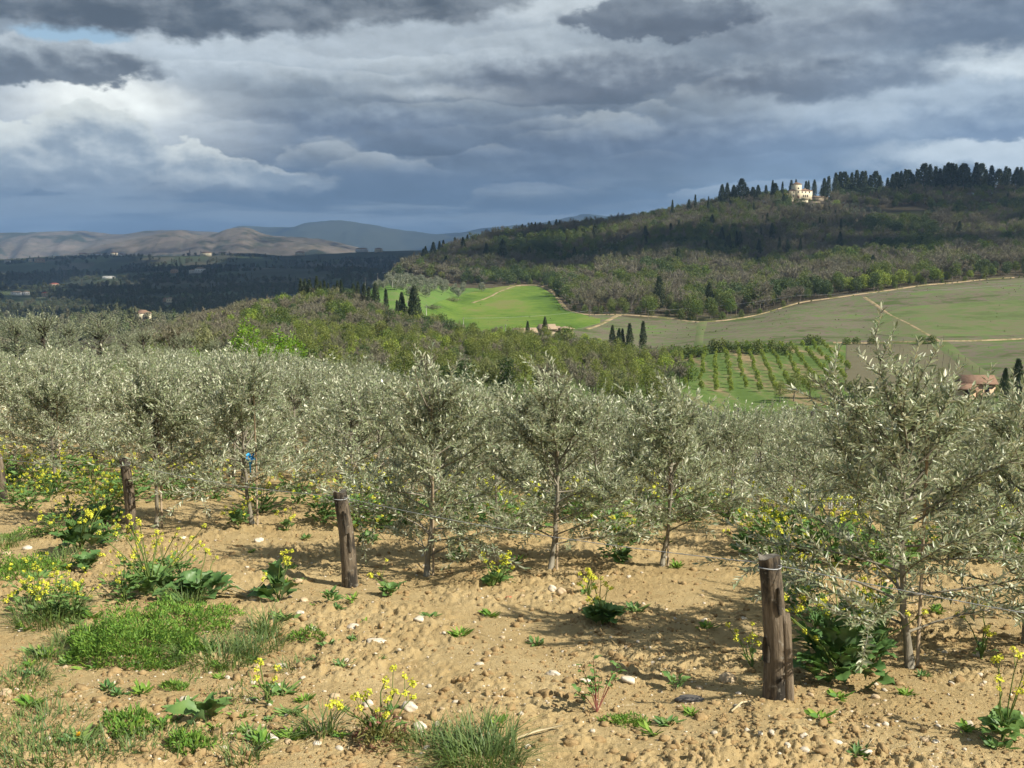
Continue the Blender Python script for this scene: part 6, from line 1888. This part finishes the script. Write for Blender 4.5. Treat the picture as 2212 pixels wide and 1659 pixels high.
MP = [mustard_parts(k) for k in range(3)]
r_ = np.random.default_rng(31)
G = 'mustard flowering between the olive rows'
spots = [(60, 1020), (100, 1008), (150, 1000), (205, 1012), (240, 1030), (130, 1030), (20, 1000), (270, 1050), (300, 1030), (370, 1040), (400, 1030), (470, 1040), (640, 1055), (700, 1095), (780, 1060), (800, 1085), (850, 1075), (830, 1110), (770, 1110), (880, 1100), (1010, 1090), (1080, 1100), (1140, 1120),
         (1230, 1075), (1255, 1095), (1290, 1085), (1330, 1130), (1380, 1115), (1420, 1100), (1480, 1090), (1530, 1060), (1560, 1078), (1590, 1095), (1575, 1060), (1510, 1085), (1640, 1130), (1670, 1165), (1700, 1150), (1760, 1160), (1800, 1180), (1850, 1170), (1900, 1200), (1960, 1180), (2050, 1160), (2120, 1140), (2150, 1170), (2190, 1150), (560, 1070), (940, 1080), (1180, 1080)]
for k, (px, py) in enumerate(spots):
    p = front(px + r_.uniform(-8, 8), py + 38)
    e = empty('mustard_plant', p, r_.uniform(0, 6), r_.uniform(.75, 1.2))
    tag(e, 'yellow flowering mustard under the rows behind ' + BPLACE(px), 'mustard plant', G)
    for me in MP[k % 3]:
        o = obj(me.name.split('.')[0], me, e); o['kind'] = 'stuff'


G = 'bushy mustard plants near the front olives'
for k, (px, py, sc_) in enumerate([(150, 1125, 1.0), (205, 1095, .9), (245, 1075, .9), (120, 1165, .9), (60, 1105, 1.0), (95, 1070, .9), (180, 1065, .8), (240, 1180, .8), (300, 1275, .9), (360, 1265, .9), (270, 1310, .8), (80, 1310, .9), (135, 1325, .8), (160, 1345, .7), (390, 1280, .8), (30, 1090, 1.0), (1780, 1400, 1.0), (1850, 1380, 1.0), (1730, 1330, .9), (1900, 1330, .9), (1330, 1200, .8), (1080, 1265, .6), (520, 1135, .7), (1690, 1290, .7)]):
    p = front(px, py)
    e = empty('mustard_plant', p, k * 1.3, sc_ * .75)
    tag(e, 'bushy mustard ' + ('around the leaning left post' if px < 270 and py < 1200 else 'beside the dry stalks at left' if px < 420 and px > 250 else 'above the wide feathery mat' if px < 250 else 'around the right olive trunk' if px > 1650 else 'under the front olives'), 'mustard plant', G)
    for me in MP[(k + 1) % 3]:
        o = obj(me.name.split('.')[0], me, e); o['kind'] = 'stuff'


def tuft_mesh(seed, n, H, spread, m_=None, w=.006, splay=.8):
    """grass tuft: bent blades of three segments"""
    rg = np.random.default_rng(seed); mb = MB()
    a = rg.uniform(0, 6.28, n); rr = spread * np.sqrt(rg.uniform(0, 1, n)) * .5
    B = np.stack([np.cos(a) * rr, np.sin(a) * rr, np.zeros(n) - .02], 1)
    az = a + rg.normal(0, .8, n); ln = H * rg.uniform(.45, 1.1, n); sp_ = rg.uniform(.15, 1, n) * splay
    V = []; 
    D = np.stack([np.cos(az), np.sin(az), 0 * az], 1); S = np.stack([-np.sin(az), np.cos(az), 0 * az], 1)
    for f, wf in ((0, 1), (.4, .9), (.75, .6), (1, .05)):
        c = B + D * (ln * sp_ * f ** 1.8)[:, None] + np.array([0, 0, 1.0]) * (ln * (f - .35 * sp_ * f ** 2.5))[:, None]
        V += [c - S * w * wf, c + S * w * wf]
    V = np.stack(V, 1).reshape(-1, 3)
    o8 = (np.arange(n) * 8)[:, None]
    F = np.concatenate([o8 + np.array([[0, 1, 3, 2]]), o8 + np.array([[2, 3, 5, 4]]), o8 + np.array([[4, 5, 7, 6]])])
    mb.put(V, [F], 0, np.repeat(np.clip(rg.normal(.5, .25, n), 0, 1), 8))
    return mb.mesh('grass_tuft', [m_ or M_BLADE])


def mound_mesh(seed, n, rx, ry, H, leafL, m_, wfac=.3):
    """low mat of feathery leaves"""
    rg = np.random.default_rng(seed); mb = MB()
    a = rg.uniform(0, 6.28, n); q = np.sqrt(rg.uniform(0, 1, n))
    edge_ = .7 + .6 * vn(np.cos(a) * 1.7 + 3, np.sin(a) * 1.7 + seed, seed)
    x = np.cos(a) * q * rx * edge_; y = np.sin(a) * q * ry * edge_
    hump = H * (1 - .8 * q ** 2) * np.clip(2.4 * (fbm(x * 7, y * 7, seed, 2) - .28), .03, 1.4) * rg.uniform(.1, 1, n) ** .7
    kp = fbm(x * 5 + 9, y * 5, seed + 4, 2) > (.36 if n < 3000 else .22) + .25 * q * rg.random(n)
    x, y, hump, a, n = x[kp], y[kp], hump[kp], a[kp], int(kp.sum())
    P = np.stack([x, y, hump], 1)
    D = unit(np.stack([np.cos(a) * .6, np.sin(a) * .6, np.full(n, .7)], 1) + rg.normal(0, .55, (n, 3)))
    leaves(mb, P, D, unit(rg.normal(0, .5, (n, 3)) + [0, 0, 1]), leafL * rg.uniform(.6, 1.3, n), leafL * wfac, LEAF4, 0, np.clip(rg.normal(.5, .25, n), 0, 1))
    return mb


def mat_on_soil(mb, p, rz=0.0):
    """settle a mat onto the uneven soil"""
    for V in mb.V:
        V[:, 2] += gz(V[:, 0] + p.x, V[:, 1] + p.y) - p.z
    return mb


for k, (px, py, rx, ry, H, n, lab) in enumerate([(290, 1410, .50, .40, .30, 11000, 'wide mat of bright feathery weed at lower left'), (390, 1360, .42, .45, .20, 5000, 'feathery green weed behind the wide mat'), (45, 1245, .30, .38, .24, 4200, 'feathery weed clump at the left edge'), (285, 1580, .16, .13, .10, 900, 'small feathery weed near the bottom left'),
                                                 (415, 1618, .12, .09, .08, 600, 'little feathery tuft at the bottom'), (1350, 1555, .13, .08, .05, 500, 'pale feathery sprig on the soil'), (375, 1490, .08, .07, .07, 350, 'tiny feathery sprout below the wide mat'), (50, 1165, .28, .2, .08, 1200, 'thin green mat above the left feathery clump'), (670, 1385, .14, .10, .06, 500, 'sparse green sprigs right of the grass patch')]):
    p = front(px, py)
    mb = mat_on_soil(mound_mesh(k, n, rx, ry, H, .030, M_FEATH, .28), p)
    tag(obj('feathery_weed', mb.mesh('feathery_weed', [M_FEATH]), None, p), lab, 'weed', 'low green weeds')
for k, (px, py, n, H, spd, lab) in enumerate([(1040, 1640, 420, .20, .34, 'thick grass tuft at the bottom centre'), (935, 1612, 160, .12, .26, 'low grass left of the thick tuft'), (695, 1590, 70, .20, .14, 'few long grass blades on the bare soil'), (470, 1425, 420, .15, .42, 'dense grass at the right of the feathery mat'), (560, 1395, 200, .15, .3, 'grass tuft on a soil ridge'), (575, 1370, 90, .2, .16, 'upright grass with taller blades'), (400, 1320, 160, .18, .24, 'grass behind the feathery weed'),
                                              (110, 1350, 300, .2, .4, 'grass under the yellow flowers at left'), (185, 1390, 220, .15, .36, 'grass left of the feathery mat'), (95, 1425, 80, .13, .2, 'small grass tuft on bare soil at left'), (30, 1480, 160, .12, .34, 'grass patch at the left edge'), (130, 1215, 180, .16, .35, 'grass beside the bushy mustard'), (20, 1175, 160, .14, .35, 'grass at the far left'), (90, 1560, 140, .09, .4, 'short thin grass lower left'), (150, 1650, 200, .09, .5, 'short grass along the bottom edge at left'), (60, 1640, 200, .10, .45, 'grass in the bottom left corner'), (525, 1650, 60, .12, .14, 'small grass tuft at the bottom'), (310, 1625, 160, .09, .4, 'thin grass between stones at the bottom'), (640, 1440, 60, .1, .2, 'thin grass blades near the grey stones')]):
    p = front(px, py)
    tag(obj('grass_tuft', tuft_mesh(50 + k, int(n * 1.2), H * 1.1, spd * 1.15, None, .0034, 1.5), None, p), lab, 'grass', 'grass tufts on the soil')
# yellow flowering herb at left and the dry yellow-red bush at the bottom
weed('mustard_plant', 'low yellow-flowered herb clump at the left', front(110, 1345), 14, .10, 10, .28, .40, LEAFR, 'weeds on the tilled soil', 71, 2)
weed('mustard_plant', 'second low yellow-flowered herb beside the first', front(60, 1335), 10, .10, 6, .26, .30, LEAFR, 'weeds on the tilled soil', 72, 2)
p = front(820, 1605)
e = weed('flowering_bush', 'drying yellow bush with reddish leaves at the bottom', p, 10, .09, 10, .28, .20, LEAFR, 'weeds on the tilled soil', 73, 2)
mb = mound_mesh(91, 170, .16, .14, .16, .030, M_REDL, .4); obj('red_leaves', mb.mesh('red_leaves', [M_REDL]), e)
mb = mound_mesh(92, 700, .17, .15, .30, .035, M_BLADE, .25); obj('fine_leaves', mb.mesh('fine_leaves', [leaf_mat('olive_herb', (.20, .19, .06), None, .35, .2)]), e)
p = front(1290, 1535)
e = weed('red_stemmed_weed', 'small weed with red stems on the bare soil', p, 0, .08, 0, .2, .15, LEAFR, 'weeds on the tilled soil', 74)
M_RSTEM = rough_mat('red_stem', [(0.3, (0.16, 0.05, 0.04)), (0.7, (0.24, 0.09, 0.06))], 8)
rg = np.random.default_rng(8)
for k in range(11):
    a = rg.uniform(0, 6.28); ln = rg.uniform(.14, .26); ot = rg.uniform(.03, .2)
    obj('stem', MB().tube([[0, 0, 0], [math.cos(a) * ot * .5, math.sin(a) * ot * .5, ln * .6], [math.cos(a) * ot, math.sin(a) * ot, ln]], [.0028, .0022, .0015], 4).mesh('stem', [M_RSTEM]), e)
    for c in range(4):
        o = obj('leaf', LEAFR[c % 3], e, (math.cos(a) * ot * (1 - .12 * c), math.sin(a) * ot * (1 - .12 * c), ln * (1 - .15 * c)), rg.uniform(0, 6), .055); o.rotation_euler = (.4, 0, rg.uniform(0, 6))
# bundle of dry stalks
p = front(535, 1290)
e = empty('dry_stalks', p); tag(e, 'bundle of pale dry stalks lying between two weeds', 'stalks')
for k in range(16):
    a = rg.uniform(-.5, .7) + (math.pi if rg.random() < .35 else 0); ln = rg.uniform(.15, .42)
    obj('stalk', MB().tube([[0, 0, rg.uniform(.0, .05)], [math.cos(a) * ln * .5, math.sin(a) * ln * .3, .06 + rg.uniform(0, .06)], [math.cos(a) * ln, math.sin(a) * ln * .5, rg.uniform(.0, .16)]], [.005, .005, .003], 5).mesh('stalk', [M_STRAW]), e)
for px0, py0, px1, py1, lab in [(1105, 1600, 1215, 1578, 'long curved dry twig on the soil at the bottom'), (1580, 1540, 1622, 1518, 'short straw twig left of the near post foot'), (935, 1240, 880, 1160, 'thin pale stick leaning at the curved olive')]:
    a = front(px0, py0); b_ = front(px1, py1)
    mid = (a + b_) / 2; mid.z = float(gz(mid.x, mid.y)) + .03
    if 'leaning' in lab: b_.z += .3; mid.z += .15
    tag(obj('dry_twig', MB().tube([[0, 0, .01], list(mid - a), list(b_ - a + Vector((0, 0, .012)))], [.006, .006, .004], 5).mesh('dry_twig', [M_STRAW]), None, a), lab, 'twig')

# ------------------------------------------------------------------ stones, clods and pebbles
M_STONE = rough_mat('pale_limestone', [(0.3, (0.44, 0.35, 0.22)), (0.45, (0.58, 0.50, 0.38)), (0.6, (0.66, 0.60, 0.50)), (0.75, (0.52, 0.42, 0.29))], 22, 6, .9, .5, 60, bdist=.01)
M_STONET = rough_mat('tan_stone', [(0.3, (0.40, 0.29, 0.17)), (0.6, (0.54, 0.42, 0.27)), (0.8, (0.62, 0.52, 0.38))], 9, 6, .9, .35, 40, bdist=.01)
M_STONED = rough_mat('dark_stone', [(0.3, (0.09, 0.085, 0.08)), (0.7, (0.17, 0.155, 0.14))], 9, 6, .9, .35, 40, bdist=.01)
M_BRICKB = rough_mat('brick_shard', [(0.3, (0.42, 0.14, 0.07)), (0.7, (0.52, 0.21, 0.12))], 9, 4, .9)


def stone_mesh(seed, sx, sy, sz, rough=.28, base=ICO3):
    V, F = base
    n = 1 + rough * (fbm(V[:, 0] * 1.3 + seed * 3.1 + V[:, 2], V[:, 1] * 1.3 + V[:, 2] * .7 + seed, seed, 2) - .5) * 2 + (.05 + (.5 if rough > .6 else 0)) * (vn(V[:, 0] * 5 + seed, V[:, 1] * 5 + V[:, 2] * 5, seed + 3) - .5)
    W_ = V * n[:, None]
    W_ = np.sign(W_) * np.abs(W_) ** .9
    return W_ * [sx, sy, sz], F


ST = [(1573, 1472, 38, 1.0, 'T', 'round tan stone left of the near post foot'), (1356, 1471, 34, .6, 'P', 'oval pale stone on the bare soil right of centre'), (1263, 1472, 26, .6, 'P', 'pointed pale stone left of the oval one'), (1196, 1455, 28, .6, 'P', 'pale stone left of the pointed one'), (1193, 1286, 20, 1.1, 'P', 'white stone of the pair right of the curved olive'), (1213, 1292, 22, .9, 'T', 'tan stone of the pair right of the curved olive'),
      (1606, 1347, 13, .8, 'P', 'small round pebble left of the near post'), (1736, 1594, 20, 1.2, 'P', 'upright pale stone at the bottom right'), (1806, 1599, 24, .7, 'P', 'pale stone right of the upright one'), (1871, 1622, 26, .5, 'P', 'flat pale stone at the bottom right'), (1743, 1412, 18, 1.0, 'P', 'white stone behind the near post foot'), (2111, 1415, 20, .8, 'P', 'pale stone under the right olive'), (1913, 1564, 16, .8, 'P', 'small white stone below the right olive'), (1571, 1624, 30, .7, 'P', 'broken white stone at the bottom below the near post'), (1706, 1303, 24, .8, 'T', 'tan rock behind the near post'),
      (560, 1174, 20, .8, 'P', 'pale stone right of the blue-tied olive'), (395, 1166, 16, .6, 'P', 'flat pale stone right of the left post'), (645, 1257, 18, .9, 'T', 'tan stone left of the middle post'), (657, 1298, 24, .8, 'T', 'tan wedge stone left of the small bush'), (650, 1341, 18, .8, 'P', 'round pale stone below the small bush'), (675, 1366, 18, .9, 'P', 'grey-white stone below the round one'), (765, 1357, 32, .5, 'P', 'long pale stone below the small bush'), (907, 1350, 28, .5, 'P', 'bright flat stone below the curved olive'), (815, 1393, 46, .25, 'P', 'long thin pale stone in the middle of the soil'),
      (602, 1434, 30, .6, 'P', 'white oblong stone right of the grass patch'), (555, 1434, 18, .9, 'T', 'tan stone beside the white oblong one'), (492, 1463, 14, .9, 'P', 'white pebble below the grass patch'), (12, 1504, 26, 1.0, 'T', 'rounded tan rock at the left edge'), (400, 1516, 26, .6, 'P', 'pale stone above the star-shaped rosette'), (795, 1517, 22, 1.2, 'P', 'white egg-shaped stone left of the drying bush'), (882, 1530, 36, .8, 'P', 'large pale stone behind the drying bush'), (722, 1500, 26, .6, 'T', 'tan stone above the drying bush'), (907, 1572, 34, .9, 'P', 'pale block right of the drying bush'), (945, 1566, 14, 1.2, 'P', 'small upright white stone near the grass'), (580, 1606, 40, .7, 'P', 'big pale block at the bottom left of centre'), (685, 1613, 20, .6, 'P', 'flat chip at the bottom left of the bush'),
      (630, 1627, 20, .5, 'P', 'thin pale chip at the bottom'), (548, 1304, 20, .9, 'P', 'white wedge stone under the dry stalks'), (495, 1590, 20, .6, 'P', 'pale stone near the bottom left'), (47, 1366, 18, .8, 'P', 'pale stone on soil at the left'), (990, 1603, 44, .6, 'T', 'tan rock half hidden in the grass tuft'), (1490, 1508, 56, .3, 'D', 'dark flat slab on the soil left of the near post'), (1596, 1498, 14, .6, 'P', 'small white chip by the near post foot'), (620, 1490, 12, .4, 'B', 'orange brick shard on the soil'), (1098, 1300, 14, .4, 'B', 'reddish brick shard right of the curved olive'), (545, 1510, 22, .5, 'D', 'greyish clod stone below the grass'), (60, 1185, 22, .6, 'P', 'pale flat stone at the left edge'), (15, 1195, 24, .6, 'T', 'tan flat stone at the left edge'), (205, 1065, 22, .6, 'P', 'pale stone under the left mustard'), (2020, 1600, 16, .7, 'P', 'pale stone near the lower right corner')]
for k, (px, py, w, ar, c, lab) in enumerate(ST):
    p = front(px, py); s_ = w / FPX * p.y / 2
    V, F = stone_mesh(200 + k, s_, s_ * .75, s_ * max(.30, ar) * .8, .42)
    o = obj('stone', MB().put(V, [F]).mesh('stone', [{'P': M_STONE, 'T': M_STONET, 'D': M_STONED, 'B': M_BRICKB}[c]], True), None, (p.x, p.y, p.z + s_ * max(.3, ar) * .22), rng.uniform(-.4, .4))
    tag(o, lab, 'stone', 'stones lying on the tilled soil')
SM = []
for k in range(8):
    V, F = stone_mesh(400 + k, 1, .75, .55, .5, ICO2)
    SM.append(MB().put(V, [F]).mesh('small_stone', [M_STONE if k < 5 else M_STONET], True))
r_ = np.random.default_rng(90)
G = 'small pale stones scattered over the soil'
for k in range(230):
    d_ = 1.0 / r_.uniform(1 / 12.5, 1 / 4.75); u = r_.uniform(-.52, .52); x, y = u * d_, d_
    s_ = r_.uniform(.010, .022) * (1.25 if r_.random() < .2 else 1)
    o = obj('small_stone', SM[r_.integers(0, 8)], None, (x, y, float(gz(x, y)) + s_ * .12), r_.uniform(0, 6), s_)
    tag(o, 'small pale stone lying on the tilled soil', 'stone', G)


def joined(name, base, n, smin, smax, mats, label, seed, dn=4.6, df=16, flat=.7, pw=2.2):
    rg = np.random.default_rng(seed); mb = MB()
    d_ = 1.0 / rg.uniform(1 / df, 1 / dn, n); u = rg.uniform(-.56, .56, n); x, y = u * d_, d_
    keep = fbm(x * 1.6, y * 1.6, seed, 2) > rg.uniform(.25, .62, n)
    x, y = x[keep], y[keep]; n = len(x)
    z = gz(x, y); s_ = smin + (smax - smin) * rg.random(n) ** pw
    V0, F0 = base
    for v in range(12):
        ii = np.arange(v, n, 12); m_ = len(ii)
        Vv, _ = stone_mesh(seed * 13 + v, 1, .85, flat, 1.0, base)
        an = rg.uniform(0, 6.28, m_); c, s = np.cos(an)[:, None], np.sin(an)[:, None]
        P = np.stack([Vv[None, :, 0] * c - Vv[None, :, 1] * s, Vv[None, :, 0] * s + Vv[None, :, 1] * c, np.repeat(Vv[None, :, 2], m_, 0)], -1) * s_[ii][:, None, None] * rg.uniform(.55, 1.3, (m_, 1, 3))
        P += np.stack([x[ii], y[ii], z[ii] + s_[ii] * .06], 1)[:, None]
        F = (F0[None] + (np.arange(m_) * len(Vv))[:, None, None]).reshape(-1, 3)
        mb.put(P.reshape(-1, 3), [F], v % len(mats), np.repeat(rg.random(m_), len(Vv)))
    return tag(obj(name, mb.mesh(name, mats, False)), label, None, None, 'stuff')


M_CLOD = rough_mat('earth_clod', [(0.3, (0.25, 0.165, 0.080)), (0.5, (0.34, 0.238, 0.118)), (0.75, (0.44, 0.325, 0.172))], 14, 6, .97, .7, 60, world_space=True, spec=.05, bdist=.015)
joined('clods', ICO2, 5200, .005, .031, [M_CLOD], 'crumbly earth clods on the tilled soil', 5)
joined('crumbs', ICO1, 17000, .004, .014, [M_CLOD], 'fine crumbs of earth on the tilled soil', 15, 4.6, 14, .8, 1.6)
joined('pebbles', ICO1, 6000, .003, .012, [M_STONE, M_STONE, M_STONET], 'fine pale pebbles in the soil', 6)
# sparse short grass and sprouts at the bottom left
mb = MB(); rg = np.random.default_rng(66); n = 2600
px = rg.uniform(-40, 560, n); py = rg.uniform(1480, 1680, n)
d_ = 1.9 / (np.maximum(py - 772, 50) / FPX); x = ray(px, 1500)[0] * d_ * 1.0; x = (px - 1106) / FPX / (CP + (829.5 - py) / FPX * SP) * d_
keep = fbm(x * 2.2, d_ * 2.2, 9, 2) > .52; x, y = x[keep], d_[keep]; n = len(x)
P = np.stack([x, y, gz(x, y) - .005], 1)
leaves(mb, P, unit(rg.normal(0, .6, (n, 3)) + [0, 0, 1]), unit(rg.normal(0, 1, (n, 3))), rg.uniform(.02, .07, n), .006, LEAF4, 0, rg.random(n))
tag(obj('grass', mb.mesh('grass', [M_BLADE])), 'thin sprouting grass over the soil at the lower left', None, None, 'stuff')
# dandelion heads in it
for k, (px, py, lab) in enumerate([(172, 1612, 'orange-yellow dandelion head at the bottom left'), (260, 1612, 'orange-yellow dandelion head right of the first one'), (48, 1622, 'orange-yellow dandelion head near the left edge'), (118, 1634, 'dandelion head low at the bottom left'), (68, 1243, 'orange flower head on the left feathery weed')]):
    p = front(px, py)
    e = empty('dandelion', p); tag(e, lab, 'flower', 'dandelion heads')
    obj('stem', MB().tube([[0, 0, 0], [0, 0, .06]], [.003, .003], 4).mesh('stem', [M_WEEDSTEM]), e)
    n = 40; d = unit(rg.normal(0, 1, (n, 3)) * [1, 1, .35] + [0, 0, .25]); mb = MB()
    leaves(mb, np.tile([0, 0, .06], (n, 1)), d, np.tile([0, 0, 1.0], (n, 1)), .016, .006, LEAF4, 0, rg.random(n))
    obj('flower_head', mb.mesh('flower_head', [M_DAND if k else leaf_mat('dandelion', (.80, .46, .02), None, .2, .2)]), e)
    if not k: M_DAND = e.children[-1].data.materials[0]

# small sprouts dotted over the soil
SPR = []
for k in range(4):
    rg = np.random.default_rng(700 + k); n = 16 + 6 * k
    a = rg.uniform(0, 6.28, n); mb = MB()
    P = np.stack([np.cos(a) * .012, np.sin(a) * .012, np.full(n, .004)], 1) + rg.normal(0, .012, (n, 3)) * [1, 1, .3]
    leaves(mb, P, unit(np.stack([np.cos(a), np.sin(a), rg.uniform(.15, 1.1, n)], 1)), unit(np.array([0, 0, 1.0]) + rg.normal(0, .3, (n, 3))), rg.uniform(.025, .07, n), rg.uniform(.010, .022, n), LEAF6, 0, rg.random(n))
    SPR.append(mb.mesh('sprout', [M_MLEAF if k % 2 else M_FEATH]))
r_ = np.random.default_rng(808)
for k in range(110):
    d_ = 1.0 / r_.uniform(1 / 11.5, 1 / 4.8); u = r_.uniform(-.5, .5)
    if r_.random() < .5:
        u = r_.uniform(-.5, -.12)
    x, y = u * d_, d_
    px = 1106 + u * FPX
    o = obj('sprout', SPR[k % 4], None, (x, y, float(gz(x, y)) - .004), r_.uniform(0, 6), r_.uniform(.6, 1.5))
    tag(o, 'small green sprout on the bare soil ' + ('at the left side' if px < 560 else 'left of centre' if px < 1000 else 'right of centre' if px < 1560 else 'around the near post and right olive'), 'sprout', 'sprouts dotted over the soil')
# dry straw bits
mb = MB(); rg = np.random.default_rng(909); n = 260
d_ = 1.0 / rg.uniform(1 / 10, 1 / 4.7, n); u = rg.uniform(-.52, .52, n); x, y = u * d_, d_
for k in range(n):
    a = rg.uniform(0, 3.14); L_ = rg.uniform(.02, .07); ex, ey = math.cos(a) * L_, math.sin(a) * L_
    mb.tube([[x[k], y[k], float(gz(x[k], y[k])) + .006], [x[k] + ex, y[k] + ey, float(gz(x[k] + ex, y[k] + ey)) + .010]], .0016, 3, cap=False)
tag(obj('straw_bits', mb.mesh('straw_bits', [M_STRAW])), 'bits of dry straw strewn over the soil', None, None, 'stuff')
